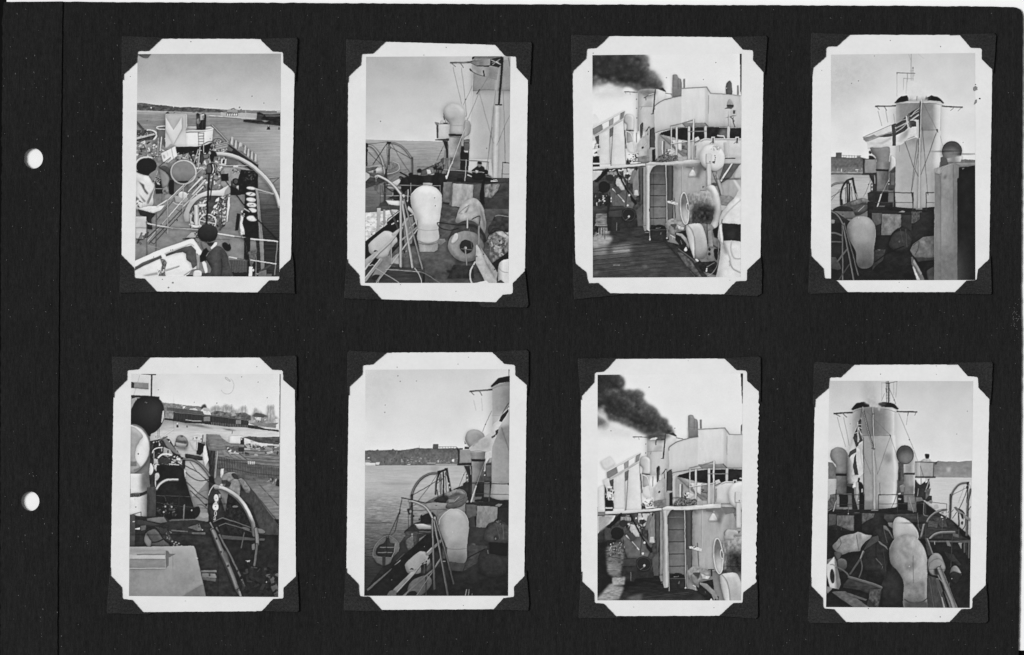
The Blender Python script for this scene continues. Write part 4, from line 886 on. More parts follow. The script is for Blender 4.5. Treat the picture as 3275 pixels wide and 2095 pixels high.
    o('rope_hank'); c('755 1160 770 1125 800 1130 800 1200 785 1330 760 1360 755 1260', 70, (34, 10, 50)); k('745 1250 745 1170 775 1122', 9, 200); l('740 1430 800 1350', 9, 50); f('790 1330 815 1345 800 1360', 60)
    o('ready_shells'); f('720 1440 790 1350 860 1290 890 1330 880 1700 720 1700', ('h', 720, 186, 800, 176, 890, 150), (8, 40, 60)); l('860 1440 740 1560', 10, 190); p.spots('800 1500 790 1505', 60, 12)
    o('mount_sights'); f('30 1200 520 935 520 1000 500 1075 60 1330 30 1280', ('d', -60, -1300, 200, -500, 210), 4)
    f('30 1215 165 1140 185 1225 50 1310 32 1290', 128, 6); f('275 1090 345 1045 340 1140 278 1175', 148, 5); f('455 975 518 940 500 1045 445 1080', 132, 5); f('168 1140 275 1090 278 1175 190 1225', 216); f('345 1045 440 990 430 1080 342 1140', 218); l('30 1205 518 936', 10, 220)
    f('30 1310 60 1335 500 1080 500 1120 60 1380 30 1400', 206)
    f('60 1340 125 1310 125 1500 100 1460', 88); f('285 1215 345 1180 335 1320 285 1350', 118, 8); f('60 1450 120 1460 110 1500 60 1530', 190)
    o('mount_leg'); f('125 1305 285 1225 300 1700 310 1880 125 1880', 204, 4); l('285 1225 300 1880', 5, 150)
    o('mount_leg'); f('345 1170 500 1080 540 1700 545 1880 300 1880 330 1500', 208, 4); l('340 1200 300 1860', 6, 90); l('502 1090 545 1880', 5, 110)
    v(1890, 380)
    o('deck_edge'); f('26 575 130 575 132 675 26 675', 40); f('26 680 132 680 132 700 26 700', 205); f('26 705 135 705 135 735 26 735', 44); f('545 690 560 610 620 660 760 655 740 700', 60, (20, 30, 30)); g('550 600 720 560 720 690 560 690', 24, [60, 120, 200], (8, 30)); g('60 380 130 380 125 570 40 570', 16, [60, 190, 205, 120], (12, 40))
    f('26 740 140 735 140 705 300 700 300 725 545 710 700 700 830 690 840 722 420 762 26 790', ('h', 26, 205, 800, 210), 4); f('605 672 765 655 766 682 606 700', 214); l('606 702 766 686', 5, 110); l('26 788 420 764 830 726', 9, 60)
    f('880 460 935 470 990 455 990 660 880 660', 150, 8); f('940 480 985 460 990 660 940 660', 42)
    f('720 590 890 560 890 670 720 670', 120, (16, 40, 40)); g('670 540 720 530 720 680 680 680', 14, [60, 150, 205], (8, 30))
    f('840 690 905 665 1000 668 1140 665 1680 620 1680 690 1170 718 1020 715 850 712', ('h', 840, 204, 1680, 205), (6, 60, 20)); f('2040 600 2310 600 2310 690 2050 690', 196, 4); f('2060 602 2220 602 2220 616 2060 616', 40); l('1160 720 1680 690', 5, 110)
    e(1122, 690, 14, 14, 190); e(888, 736, 10, 14, 180)
    o('camouflage_net', 'heaped dark scrambling net'); c('995 660 1020 600 1080 560 1160 545 1230 570 1320 560 1330 640 1240 658 1100 662', 96, (40, 14, 14)); g('1010 600 1300 560 1320 650 1010 660', 90, [50, 70, 110, 140], (6, 18))
    f('1330 600 1400 590 1420 650 1340 650', 160, 8); f('1150 480 1230 470 1300 500 1240 550 1160 540', 190, 10); g('1140 470 1230 460 1220 550 1150 550', 14, [60, 120, 210], (8, 28))
    o('ammunition_locker'); f('1590 400 1700 330 1740 318 2310 318 2310 600 2060 600 1680 620 1590 610', ('h', 1590, 188, 1750, 200, 2310, 192), (6, 80, 80)); l('1690 340 1740 312 2310 312', 18, 206); l('1690 348 1740 324 2310 324', 5, 110)
    for x in (1850, 2220): f('%d 280 %d 280 %d 380 %d 380' % (x, x + 56, x + 50, x + 8), 196); f('%d 295 %d 295 %d 375 %d 375' % (x + 18, x + 42, x + 40, x + 18), 72); l('%d 385 %d 350' % (x - 20, x + 20), 8, 110)
    f('1590 300 1650 275 1680 330 1620 370', 186, 8); l('1600 365 1670 330', 9, 70); l('1950 262 2040 270 2060 310', 18, 200); f('2040 370 2080 365 2080 560 2050 590', 172, 8); l('2110 350 2112 600', 14, 200); f('1600 410 1620 410 1610 600 1596 600', 130)
    # lower hull wall and winch house
    o('deckhouse_wall'); f('840 715 1680 690 1740 800 2310 690 2310 1600 1260 1600 1260 720 840 760', ('h', 1260, 144, 1400, 162, 1700, 166, 1800, 146, 2310, 168), (6, 40, 170)); f('1260 735 1690 695 1760 780 1700 800 1400 760 1270 800', 112, 5, 26, False); f('1400 735 1410 735 1410 1240 1400 1240', 178, own=False); l('1398 740 1396 1250', 4, 130); c('1250 730 1300 740 1340 820 1330 800 1290 750', 92, 0, 10, False); f('1640 720 1740 720 1660 930 1650 1000', 110, 0, 24, False)
    f('2050 690 2310 690 2230 780 2160 900 2000 1000 1980 900', 92, 5); f('1990 940 2160 690 2185 690 2000 980', 204); l('2000 985 2190 690', 5, 70)
    c('2230 800 2310 700 2310 900 2200 920', 178, 4); c('2190 950 2230 960 2310 1080 2310 1160 2240 1050', 196, 3, 8)
    f('1870 700 1940 830 1900 900 1870 800', 120, 6); l('1870 700 1925 850', 10, 90); l('1850 770 1890 870', 8, 100); f('1870 820 1920 815 1930 860 1890 890', 150, 10)
    o('mushroom_disc', 'large pale disc on a post'); c('1672 600 1680 520 1740 430 1850 400 1960 420 2040 520 2056 620 2030 730 1940 800 1880 800 1760 760 1690 680', 206, (3, 80, 80)); k('1690 680 1740 740 1880 800 1940 800 2030 735', 5, 140); g('1860 410 2000 420 1990 500 1880 490', 16, [170, 160, 195], (10, 34)); f('1770 545 1845 548 1845 690 1770 690', 196); l('1770 545 1772 690 1845 690', 5, 130); p.spots('1830 662 1905 570 1912 600 1908 630', 130, 10); f('1862 660 1910 645 1900 690 1870 680', 96)
    f('1778 690 1848 690 1850 1040 1784 1040', ('c', 0, 160, .3, 198, 1, 180)); f('1920 840 1945 860 2030 1100 2030 1180 1985 1190 1930 960', ('c', 0, 90, .5, 166, 1, 150)); l('1880 860 1960 1070 2010 1200', 9, 74); f('1850 1000 1890 980 1940 1000 1930 1040 1880 1030', 80); f('2005 1180 2040 1180 2040 1220 2005 1220', 90)
    o('ship_bell'); c('1500 890 1530 810 1560 780 1590 800 1620 860 1626 895', ('h', 1500, 190, 1560, 204, 1626, 158), 3); f('1500 880 1626 880 1600 898 1500 900', 150); l('1470 745 1570 750', 14, 110); e(1572, 760, 14, 18, 150); f('1610 890 1660 760 1680 760 1660 920', 106, 0, 14, False)
    o('ladder', 'steel wall ladder'); f('908 720 1150 712 1165 1160 1170 1700 1190 2200 912 2200', ('v', 720, 70, 840, 82, 1000, 96, 1400, 112, 1900, 104, 2200, 90), 5); f('1160 720 1265 720 1260 1620 1170 1620', ('c', 0, 66, .6, 80, .92, 60, 1, 40)); f('1165 1290 1260 1300 1240 1620 1175 1620', 88)
    for y, t in ((838, 120), (1014, 40), (1186, 38), (1360, 36), (1534, 38), (1706, 44)): l('908 %d 1160 %d' % (y, y - 4), 9, t)
    l('908 846 1150 840', 4, 60); l('1153 712 1165 1180 1170 1760', 14, 196); l('1158 740 1168 1200 1172 1760', 4, 110); f('845 715 1010 715 960 740 910 830 905 1200 910 1700 905 2240 850 2230 852 900', ('h', 845, 170, 880, 202, 910, 182), 4); l('906 840 905 1700', 6, 74); k('1010 718 950 750 912 830', 6, 70); l('896 1390 898 1430', 8, 50)
    o('deckhouse_side'); f('690 760 800 740 845 740 850 1640 800 1640 770 1560 700 1500', ('h', 700, 74, 800, 100, 815, 150, 850, 128), 5); f('790 760 800 760 798 1540 770 1660 760 1500 790 1200', 50, 4)
    # gun and mounting in the shade on the left
    o('gun_shadows'); f('26 790 420 766 700 745 740 760 780 1600 300 1640 26 1560', 66, (16, 40, 40)); f('26 800 180 800 130 900 26 960', 190, (12, 12, 80)); f('60 975 240 790 260 830 110 970', 36)
    g('240 780 720 760 720 1000 300 960', 60, [50, 70, 120, 180, 205, 105], (10, 40)); f('500 770 660 770 680 900 560 960 500 880', 178, (20, 40, 40)); c('620 880 640 810 690 790 720 900 690 980 600 1000', 118, 10); f('520 860 580 850 620 880 560 930 520 910', 60); f('250 820 400 820 400 870 250 870', 128, (30, 12, 20))
    f('640 940 730 760 740 1180 650 1220', 124, (10, 20, 90)); f('670 1100 720 1100 730 1180 660 1180', 180, 8); f('240 1080 560 1080 700 1220 620 1420 360 1420', 92, (10, 60, 60)); f('390 920 500 940 520 1100 440 1100 380 1000', 176, (14, 30, 30)); l('330 1080 510 1280', 16, 200); l('345 1110 480 1250', 6, 60); f('330 1050 420 1040 480 1120 400 1170', 70)
    o('gun_barrel', 'dark gun muzzle pointing left'); c('26 980 90 970 130 1050 100 1150 40 1150 26 1100', 70, 8); l('80 960 260 780', 40, 36); e(200, 1045, 98, 96, 34); p.ring(200, 1045, 92, 90, 14, 66, 0, 150, 320); e(290, 910, 60, 50, 48); l('390 790 540 1080 680 1290', 26, 34); l('490 930 530 1020', 10, 160); l('550 770 570 880 560 1060', 12, 46); l('556 1070 530 1360', 8, 52); l('290 1140 300 1300 270 1480', 12, 50); l('160 1200 240 1480', 18, 44); f('600 1180 690 1260 705 1310 680 1330 620 1260', 34); p.spots('562 840 590 1180 566 1335', 200, 14)
    f('26 1150 150 1140 250 1160 280 1300 200 1440 26 1500', 46, (12, 40, 40)); g('60 1180 320 1180 310 1420 60 1460', 60, [40, 60, 205, 190, 130], (8, 26), (90,)); 
    v(1890, 590)
    o('wet_deck', 'wet planked deck reflecting the sky'); f('20 330 500 330 860 700 1180 880 1800 1450 20 1450', ('v', 330, 60, 600, 54, 850, 50, 960, 62, 1200, 66, 1450, 62), (10, 120, 30))
    f('80 450 260 450 260 640 60 640', 120, (26, 70, 14)); f('100 660 300 660 290 760 60 780', 140, (30, 30, 14), 10); c('30 790 200 780 330 820 270 920 160 960 30 980', 150, (18, 60, 30), 16); f('320 960 620 920 600 1060 300 1080', 130, (20, 120, 14), 40); f('40 980 260 940 240 1100 30 1110', 128, (14, 120, 14), 30); l('180 670 180 780', 14, 60); l('212 670 212 840', 10, 70); g('30 600 120 600 110 780 30 780', 14, [34, 40], (20, 50))
    for i, (y0, y1, t) in enumerate(((995, 880, 34), (1035, 940, 40), (1110, 985, 36), (1170, 1050, 40), (1240, 1130, 44), (1310, 1190, 46), (1370, 1260, 50), (1420, 1340, 50))):
        l('26 %d 700 %d %d %d' % (y0, (y0 + y1) / 2 - 10, 1180 + i * 34, y1), 7, t, .8); l('26 %d 600 %d' % (y0 - 14, (y0 + y1) / 2 - 12), 6, 116 - 5 * i, .55)
    l('340 1030 590 1014', 10, 150); l('340 1246 440 1242', 8, 140); e(830, 1270, 46, 36, 84, 0, (12, 20, 20), 10); f('26 1330 120 1330 110 1380 26 1380', 92, 8, 16)
    o('gun_carriage'); f('250 400 480 390 480 520 700 560 720 660 460 680 440 720 260 720 240 560', 46, 6); e(580, 470, 112, 108, 40); p.ring(580, 470, 96, 92, 10, 66); e(585, 494, 16, 18, 165); l('530 550 590 510', 8, 110); f('270 410 480 395 470 500 270 500', 62, 5); l('396 590 396 710', 10, 110); f('700 400 790 300 790 640 720 640', 84, 6)
    f('250 180 300 180 280 420 250 440', 40)
    f('800 640 850 640 850 720 820 720', 130); l('830 740 925 742', 5, 170)
    o('coaming'); f('912 620 1150 640 1200 860 1120 880 900 860', 44, 6); c('960 680 1000 630 1060 618 1130 640 1140 680', 34); l('1000 672 1070 668', 6, 150); f('905 690 1160 690 1160 704 905 706', 70); c('1060 770 1080 730 1085 770', 92); f('905 700 912 860 898 860', 180); l('1170 640 1172 830', 9, 150); p.spots('908 848 1166 830', 170, 12)
    o('deck_coaming_edge'); f('1120 870 1240 900 1620 1200 1820 1440 1720 1430 1440 1180 1180 960', 56, (10, 80, 40)); f('1330 1040 1400 1050 1540 1180 1720 1440 1600 1440 1440 1240', 78, (22, 60, 40)); l('1130 880 1460 1240 1640 1440', 8, 40); f('1380 1110 1450 1110 1520 1260 1480 1260', 100, (16, 30, 30), 14); l('1350 990 1560 1150 1810 1420', 14, 112); f('1240 900 1500 960 1700 1200 1640 1200', 40, 8)
    o('torn_fender'); c('1140 640 1160 580 1220 530 1290 530 1360 560 1420 570 1460 600 1440 660 1340 700 1300 760 1270 785 1210 740 1170 690', 138, (26, 40, 40)); f('1225 612 1320 610 1290 700 1270 660 1230 660', 74, 10); f('1320 620 1380 650 1440 660 1420 700 1350 690', 184, (26, 20, 20)); c('1200 650 1240 640 1290 740 1270 785 1220 740', 118, 14); l('1225 782 1300 826', 12, 200); l('1254 800 1256 850', 6, 170); k('1280 210 1300 520', 9, 66); f('1170 255 1250 250 1340 290 1340 328 1180 285', 190, (30, 16, 16)); p.spots('1220 252 1260 262 1240 270', 60, 8)
    f('1300 740 1480 700 1500 900 1420 1000 1300 860', 40, 6); f('1310 740 1400 760 1480 840 1510 940 1500 990 1460 900 1380 800 1310 770', 150, 12); c('1430 1010 1460 960 1480 1010 1460 1030', 200); l('1380 860 1400 920', 7, 120)
    o('warping_drum', 'large rusty winch drum with a broad flange'); c('1770 60 1830 14 1890 20 1950 120 1990 260 1998 420 1970 560 1920 690 1870 700 1820 640 1900 400 1860 160', ('h', 1780, 190, 1900, 208, 1990, 176), (6, 60, 60)); f('1480 150 1700 100 1790 80 1840 130 1890 330 1880 520 1830 640 1740 600 1560 600 1480 600', ('v', 80, 168, 220, 138, 380, 84, 520, 62, 620, 100), (22, 30, 40)); f('1600 330 1900 330 1880 560 1640 590', 48, (20, 40, 40), 40, False); f('1500 180 1560 180 1540 560 1490 560', 130, (30, 20, 40), 14, False); f('1800 100 1860 120 1910 330 1860 330', 172, (18, 30, 40), 20, False); e(1440, 370, 64, 246, 188, -4); e(1448, 370, 54, 232, ('v', 140, 92, 300, 120, 420, 168, 600, 200), -4, 5); p.ring(1440, 370, 62, 244, 15, 206, -4); e(1488, 350, 26, 70, 190, -4); e(1490, 350, 14, 50, 110, -4, 12); c('1384 360 1400 200 1440 150 1460 240 1470 280 1420 300', 106, 6, 14, False)
    k('1700 125 1662 80 1680 20 1740 10', 10, 172); l('1680 98 1770 95', 9, 120); f('1710 30 1750 25 1720 60', 90)
    o('winch_brake'); f('1700 600 1860 620 1930 720 1990 1000 1960 1180 1880 1200 1780 1160 1790 900', 118, (16, 50, 60)); f('1870 700 1960 640 1960 830 1900 820', 34); f('1790 880 1990 990 1990 1010 1790 900', 70); c('1890 1000 1940 990 1980 1010 1940 1160 1900 1120', 38); p.spots('1822 1000 1820 1070', 50, 20); f('1800 720 1850 700 1880 960 1810 960', 142, 10)
    o('winch_wheel'); c('1462 680 1490 620 1600 600 1690 610 1740 700 1780 860 1785 1020 1740 1140 1660 1150 1590 1146 1520 920', ('d', 60, 1300, 192, 1700, 160, 1900, 100), (5, 60, 60)); c('1462 690 1480 630 1530 690 1580 800 1600 960 1590 1140 1540 1020 1490 840', ('v', 640, 172, 900, 190, 1140, 214), 4); k('1490 625 1560 720 1595 900 1592 1140', 6, 112); c('1600 1150 1640 1150 1660 1180 1630 1190', 190); l('1786 600 1790 880', 8, 44)
    f('1600 1200 1900 1180 1960 1220 1920 1400 1700 1330', 40, (12, 40, 40)); k('1960 900 1950 1200 1880 1350 1790 1415', 10, 150); l('1780 1268 1900 1205', 7, 150); p.spots('1780 1300 1775 1330', 190, 12)
    o('person', 'figure in pale smock with a dark band'); c('2310 170 2200 220 2080 340 2010 440 1980 530 1965 660 1950 820 1990 900 1985 1100 1940 1350 1960 1440 2310 1440', 208, (8, 80, 80)); f('2015 595 2160 600 2310 612 2310 880 2160 860 2040 870 2015 760', 44, 6); f('1972 640 2010 600 2040 860 2040 920 2000 880 1985 800', 206, 4); l('2010 600 2040 930', 8, 110); f('2040 880 2060 900 2100 1080 2060 1060 2030 960', 120, 0, 16); k('2160 880 2150 1000 2200 1130 2310 1140', 14, 176); k('2130 1180 2180 1290 2300 1360', 16, 160); k('2090 1000 2140 1160 2130 1250', 14, 176); k('2310 230 2100 430 2020 550', 14, 176, .7); l('2020 540 2010 600', 12, 90)
    o('hull_fitting'); f('2000 170 2150 180 2200 210 2060 350 2010 330', 130, (16, 40, 30)); f('1995 320 2090 330 2030 400 2000 400', 176, 6)
    v(1890, 160)
    o('dark_edge_wedge'); f('2292 40 2330 40 2310 700 2296 640', 26)
    p.spots('1160 427 1732 458 1920 195', 60, 6)
def puffs(p, items, seed):
    """billows: each puff is lit on its upper right and dark below"""
    rd = random.Random(seed)
    for x, y, r, t in items:
        p.e(x, y, r, r * .82, ('o', x + r * .35, y - r * .4, 0, t + 17, r * .6, t + 2, r * 1.3, t - 8), rd.uniform(-30, 30), (7, r * .4, r * .4), r * .36, False)
def paint4(p):
    v, o, f, c, l, k, e, g = p.v, p.o, p.f, p.c, p.l, p.k_, p.e, p.g
    v(2645, 165)
    o('sky'); f('40 20 2310 10 2310 1700 40 1700', ('v', 40, 192, 400, 202, 900, 210, 1600, 214), (4, 300, 300)); f('40 20 900 20 500 700 40 900', 190, 4, 160, False)
    o('wireless_mast'); l('1292 40 1290 450', 6, 140); l('1250 40 1285 130', 5, 150); l('1400 40 1490 105', 5, 160, .6); l('1070 328 1350 336', 9, 104); l('1078 330 1076 350', 9, 100); l('1076 350 1074 690', 4, 170); l('1234 340 1226 470', 7, 120, .8); l('1224 470 1216 650', 4, 170); l('1318 240 1320 450', 7, 126, .8); c('1310 260 1320 235 1332 262', 100); l('1340 340 1335 380', 5, 150); l('1172 410 1330 424', 6, 150); l('1172 410 1176 590', 4, 165); l('1270 300 1330 290', 5, 150)
    o('funnel_steam'); c('1240 640 1280 520 1330 430 1450 430 1560 520 1600 640 1540 720 1400 730 1280 720', 207, (4, 60, 60), 50)
    o('funnel', 'broad pale funnel with dark cap'); f('1058 790 1765 790 1762 850 1745 1200 1735 1700 1650 2420 1060 2420 1045 2200 1056 1500', ('h', 1050, 182, 1130, 158, 1350, 140, 1620, 150, 1700, 186, 1760, 212), (3, 200, 300)); f('1058 810 1765 800 1755 1208 1060 1215', ('h', 1050, 168, 1130, 134, 1400, 118, 1620, 136, 1690, 190, 1760, 214), 3, 8, None); f('1058 1460 1690 1400 1680 1700 1640 2420 1050 2420', ('h', 1050, 176, 1150, 164, 1400, 160, 1620, 170, 1690, 200), 3, 40, None); l('1460 1212 1690 1206', 5, 108)
    f('1690 1300 1745 1250 1735 1700 1700 1900 1660 2420 1640 2420', 206, 0, 22, None); l('1752 830 1742 1220', 4, 150)
    o('funnel_cap'); f('1030 790 1100 715 1140 690 1230 676 1255 720 1250 760 1060 800', 38, 4); f('1600 676 1700 700 1740 725 1800 795 1780 806 1740 768 1540 752 1500 715 1560 700', 40, 4); f('1250 720 1560 720 1560 760 1250 760', 120, (40, 30, 30), 14); f('1255 690 1540 690 1510 745 1270 745', 200, (14, 40, 30), 20, False); for_ = [l('%d 690 %d 745' % (x, x - 8), 10, 80, .6) for x in (1385, 1525, 1590)]
    k('1060 795 1250 768 1500 760 1770 800', 8, 186, .8); k('1060 820 1300 800 1600 800 1765 825', 4, 110)
    o('yardarm'); f('735 832 960 834 1056 820 1056 845 960 848 735 854', 74); l('760 850 802 896', 8, 80); l('880 850 912 908', 9, 80); f('1765 830 1830 840 2085 850 2085 866 1830 858 1765 850', 74); l('1940 862 1936 880 1895 910', 8, 96); l('2060 866 2010 915', 6, 130)
    o('stay_wires')
    for q in ('1430 760 1360 900', '1470 770 1680 1195', '1680 1250 1575 1540', '1455 1120 1490 1540', '780 920 840 1140', '900 910 930 1090', '1740 1300 1775 1450', '1190 1390 1245 1540', '1385 1350 1370 1540', '1115 1420 1112 1540', '1018 960 1040 1100'): l(q, 5, 96, .7)
    f('1675 1200 1700 1196 1706 1250 1690 1240', 44)
    # ensign
    o('naval_ensign', 'white ensign with union canton streaming to the left')
    f('548 1320 700 1255 980 1130 1060 1100 1130 1065 1200 1000 1300 930 1420 860 1412 940 1410 1060 1410 1345 1330 1300 1240 1340 1190 1395 1130 1440 1060 1455 900 1470 625 1500 612 1400 590 1395', ('d', 70, 900, 178, 1400, 196), (8, 70, 40))
    f('555 1320 640 1310 720 1275 760 1300 720 1340 600 1390 560 1360', 132, 8); f('640 1350 800 1290 990 1230 1000 1290 800 1320 620 1390', 146, (8, 60, 20)); f('700 1420 840 1400 990 1320 990 1340 850 1420 740 1420', 158, 0, 10); f('1130 1270 1240 1230 1200 1330 1110 1400', 168, 6, 12); l('1230 1360 1410 1300', 10, 205); f('1180 1240 1260 1190 1230 1300 1170 1330', 150, 0, 14); f('1300 1170 1380 1100 1370 1280 1310 1290', 200, 6, 14)
    l('548 1318 700 1254 980 1130', 5, 74); f('800 1310 900 1272 1000 1260 1000 1305 900 1318', 74, 6); f('985 1130 1040 1105 1060 1280 1060 1455 1006 1455 1005 1300', 70, 5)
    f('1040 1110 1130 1068 1200 1000 1300 925 1416 862 1410 1055 1360 1050 1300 1050 1370 1080 1370 1155 1250 1165 1200 1220 1060 1290 1060 1230 1050 1180', 66, (8, 40, 40))
    l('1060 1110 1140 1060 1230 1040', 14, 150); l('1055 1172 1240 1085 1405 975', 26, 178); l('1060 1165 1240 1072 1405 960', 14, 84); l('1060 1240 1140 1190 1230 1105', 11, 176); l('1290 1000 1350 930 1412 880', 12, 170); l('1215 1000 1245 1160', 24, 180); l('1256 970 1262 1050 1284 1160', 34, 80); l('1240 970 1250 1060 1270 1160', 5, 190); l('1280 1060 1370 1050', 14, 172); l('1270 1000 1410 920', 8, 176)
    f('1380 1050 1410 1050 1408 1345 1370 1280', 190, 6)
    o('flagstaff'); l('1440 780 1428 1060 1418 1540', 26, 48); l('1452 740 1440 1100 1430 1420 1430 1540', 10, 205); f('1415 1400 1445 1390 1440 1540 1412 1540', 160, 6)
    # starboard ventilator
    o('ventilator', 'round-mouthed cowl ventilator beyond the tall locker'); v(2645, 400)
    c('1780 440 2060 470 2060 560 2010 570 1880 560', 190, 6); e(1921, 400, 154, 152, 44); e(1921, 404, 146, 145, ('o', 1900, 480, 0, 122, 90, 112, 170, 72), 0, 4); f('1830 520 2060 470 2068 500 2050 570 1870 560', ('h', 1830, 178, 1950, 128, 2060, 206), 6, 8, None)
    o('far_shore'); f('40 490 140 490 230 498 330 505 520 500 620 520 760 520 760 770 40 770', ('v', 500, 96, 640, 100, 740, 120), (12, 30, 30)); g('60 660 540 650 540 750 60 750', 26, [150, 130, 90, 180], (6, 18), (0, 90)); l('220 680 218 712', 11, 210); l('440 690 470 690', 14, 190); f('40 735 760 740 760 768 40 765', 92, 6); l('60 722 540 735', 6, 176); f('1745 500 1790 480 1840 520 1870 600 1745 680', 84, 6); f('2060 530 2130 528 2280 540 2280 620 2050 590', 112, (14, 14, 14))
    o('pier_building'); f('136 428 222 428 222 500 132 500', 92, 5); l('230 470 520 478', 5, 120); [l('%d 470 %d 505' % (x, x), 6, 96) for x in (255, 290, 335, 378, 420)]; f('460 472 512 472 512 500 460 500', 130, (20, 8, 8))
    o('harbour_water'); f('40 762 760 768 760 1300 40 1500', ('v', 765, 158, 900, 176, 1200, 168, 1500, 150), (6, 140, 10)); f('120 770 300 770 300 900 140 900', 146, 0, 30, False)
    # gun position and trunks, left of funnel
    o('lookout_platform'); f('570 535 760 530 760 740 570 732', 138, (6, 50, 60)); f('540 510 580 530 575 740 552 740 556 560', 54); f('535 750 760 732 760 768 540 768', 52); f('640 470 660 520 760 525 650 530', 50); c('640 420 660 395 680 430 660 450', 40); e(664, 460, 14, 14, 205); f('645 470 700 480 750 525 640 525', 52)
    o('ventilator', 'grey bulbous cowl ventilator half hidden by the ensign'); c('668 380 672 345 800 350 950 335 968 400 960 480 948 560 940 690 766 690 766 560 740 490 690 440', ('h', 670, 112, 760, 118, 900, 130, 968, 118), 4); f('766 570 945 570 940 690 766 690', ('h', 766, 112, 850, 140, 945, 96), 3, 12, None); f('750 682 950 682 942 714 756 712', 44); f('766 712 940 712 932 900 925 1000 765 1000', ('h', 765, 128, 840, 104, 930, 82), (10, 50, 80)); f('765 1000 840 1010 790 1180 755 1180', 104, 8)
    c('975 480 1010 480 1048 520 1050 640 1000 690 965 760 966 840 945 850 945 750 960 640', ('h', 945, 118, 1000, 190, 1045, 200), 5); k('955 730 1000 680 1040 640', 6, 70)
    f('968 720 1048 640 1045 940 1040 1020 935 1000 938 850 968 850', 70, 8); f('975 740 1040 730 1035 930 978 920', 96, 6); p.spots('948 910 950 860', 190, 8)
    f('640 770 760 768 760 1260 700 1260 700 900', 54, 8); l('655 775 710 880', 14, 50); f('668 900 705 898 705 1030 668 1030', 96); p.spots('688 930 688 990', 205, 9); l('730 780 735 900', 9, 180); l('760 760 755 1000', 12, 44); f('620 1050 665 1025 760 1020 760 1300 640 1300', 50, 8)
    o('winch_house'); f('755 1020 1045 1020 1045 1260 755 1260', 44, 6); f('935 1010 1020 1010 1018 1190 935 1190', 104, 6); l('1020 1000 1015 1310', 10, 110); f('840 1030 940 1030 935 1180 830 1180', 36); f('800 1240 890 1240 880 1265 800 1265', 96)
    l('960 820 820 1090 755 1300', 8, 150); l('830 1070 760 1300', 20, 176); e(825, 1078, 12, 18, 170)
    o('boat_davits'); p.tube('60 940 130 900 250 885', 26, 70, 120, 150); k('215 1230 210 1080 240 950 290 870 340 840 400 825', 28, 44); l('395 820 420 960 460 1140', 30, 42); l('345 850 340 1230', 26, 42); l('305 890 315 1200', 22, 46); l('280 960 285 1190', 7, 50); l('375 950 385 1160', 8, 50); f('300 850 370 840 370 900 300 910', 60, 8); f('335 852 378 850 370 900 345 890', 176); l('62 1110 160 1050 290 960', 6, 74); l('62 1160 200 990', 5, 100); l('665 850 600 1030 560 1100', 5, 96); e(636, 912, 8, 10, 44); l('440 1060 470 1140', 14, 170); l('230 1150 240 1240', 16, 40)
    o('ship_boat', 'open boat slung at the rail'); c('80 1320 180 1260 300 1200 480 1140 560 1128 650 1170 680 1220 650 1290 560 1360 440 1400 320 1340 200 1330', 78, (12, 50, 30)); c('360 1200 540 1130 640 1170 660 1220 540 1200 420 1240', 112, (20, 20, 40)); c('400 1340 540 1240 620 1230 660 1260 560 1340 450 1350', 84, 6); l('570 1245 480 1330', 12, 150); c('90 1300 200 1250 360 1270 400 1330 340 1340 180 1330', 48, 6); f('65 1330 400 1330 440 1410 380 1440 62 1440', 96, 8); f('215 1370 260 1370 240 1385', 60)
    o('casing_top'); f('620 1180 700 1180 760 1260 1050 1260 1200 1275 1360 1285 1655 1256 1655 1540 620 1540', 40, (5, 80, 30)); f('640 1300 1200 1330 1200 1400 640 1360', 44); f('1090 1345 1150 1320 1205 1328 1165 1368', 124, 10); f('690 1350 845 1355 845 1540 690 1540', 92, (10, 40, 60)); f('850 1370 1140 1375 1140 1540 850 1540', 122, (16, 40, 60)); f('1300 1330 1450 1330 1500 1380 1400 1440 1330 1540 1300 1540', 82, (22, 20, 30)); f('1365 1280 1460 1280 1465 1306 1360 1306', 110); l('1365 1284 1460 1284', 8, 150)
    o('guard_rail'); l('720 1030 1325 1044', 11, 62); l('740 1190 1320 1194', 7, 76); l('1322 1040 1318 1310', 11, 64); l('1525 1042 1655 1044', 11, 62); l('1524 1042 1522 1310', 11, 62); l('1525 1192 1655 1194', 7, 74); l('722 1020 720 1310', 10, 50); f('1285 1012 1320 1060 1330 1150 1320 1250 1300 1080', 46, 0, 4); e(1548, 1046, 14, 12, 60); l('1550 1050 1552 1080', 6, 60)
    l('1195 250 1330 650 1400 790', 7, 84); l('1385 240 1330 700 1295 1010', 6, 84); l('1395 450 1300 1010', 5, 90); l('1680 120 1500 620 1440 770', 7, 92); l('1465 40 1510 600 1545 1040', 5, 92)
    f('1412 200 1440 200 1436 800 1432 1280 1392 1280 1400 800', ('c', 0, 130, .35, 190, 1, 142), 4)
    # tall locker
    v(2645, 590)
    o('deck_shade'); f('40 380 120 420 340 560 680 560 680 430 1655 430 1655 1500 40 1500', ('v', 430, 46, 800, 40, 1100, 38, 1300, 34, 1480, 30), (5, 90, 60)); f('690 620 830 610 820 790 750 790', 50, 6)
    f('690 440 840 440 830 600 740 640 690 600', 84, (10, 40, 60)); f('842 455 1140 462 1140 640 1010 780 830 780', 118, (18, 40, 60)); f('1145 470 1300 470 1300 720 1150 640', 52, 5); f('1300 430 1420 430 1420 540 1330 600 1296 600', 78, (20, 20, 30))
    f('62 540 120 545 110 600 62 600', 124, 8); l('62 525 400 530', 9, 60); f('62 600 240 600 230 740 62 740', 36)
    f('730 1010 900 1000 860 1160 740 1260 700 1320 700 1150', 56, (8, 50, 30)); f('770 1000 830 1000 800 1020', 96)
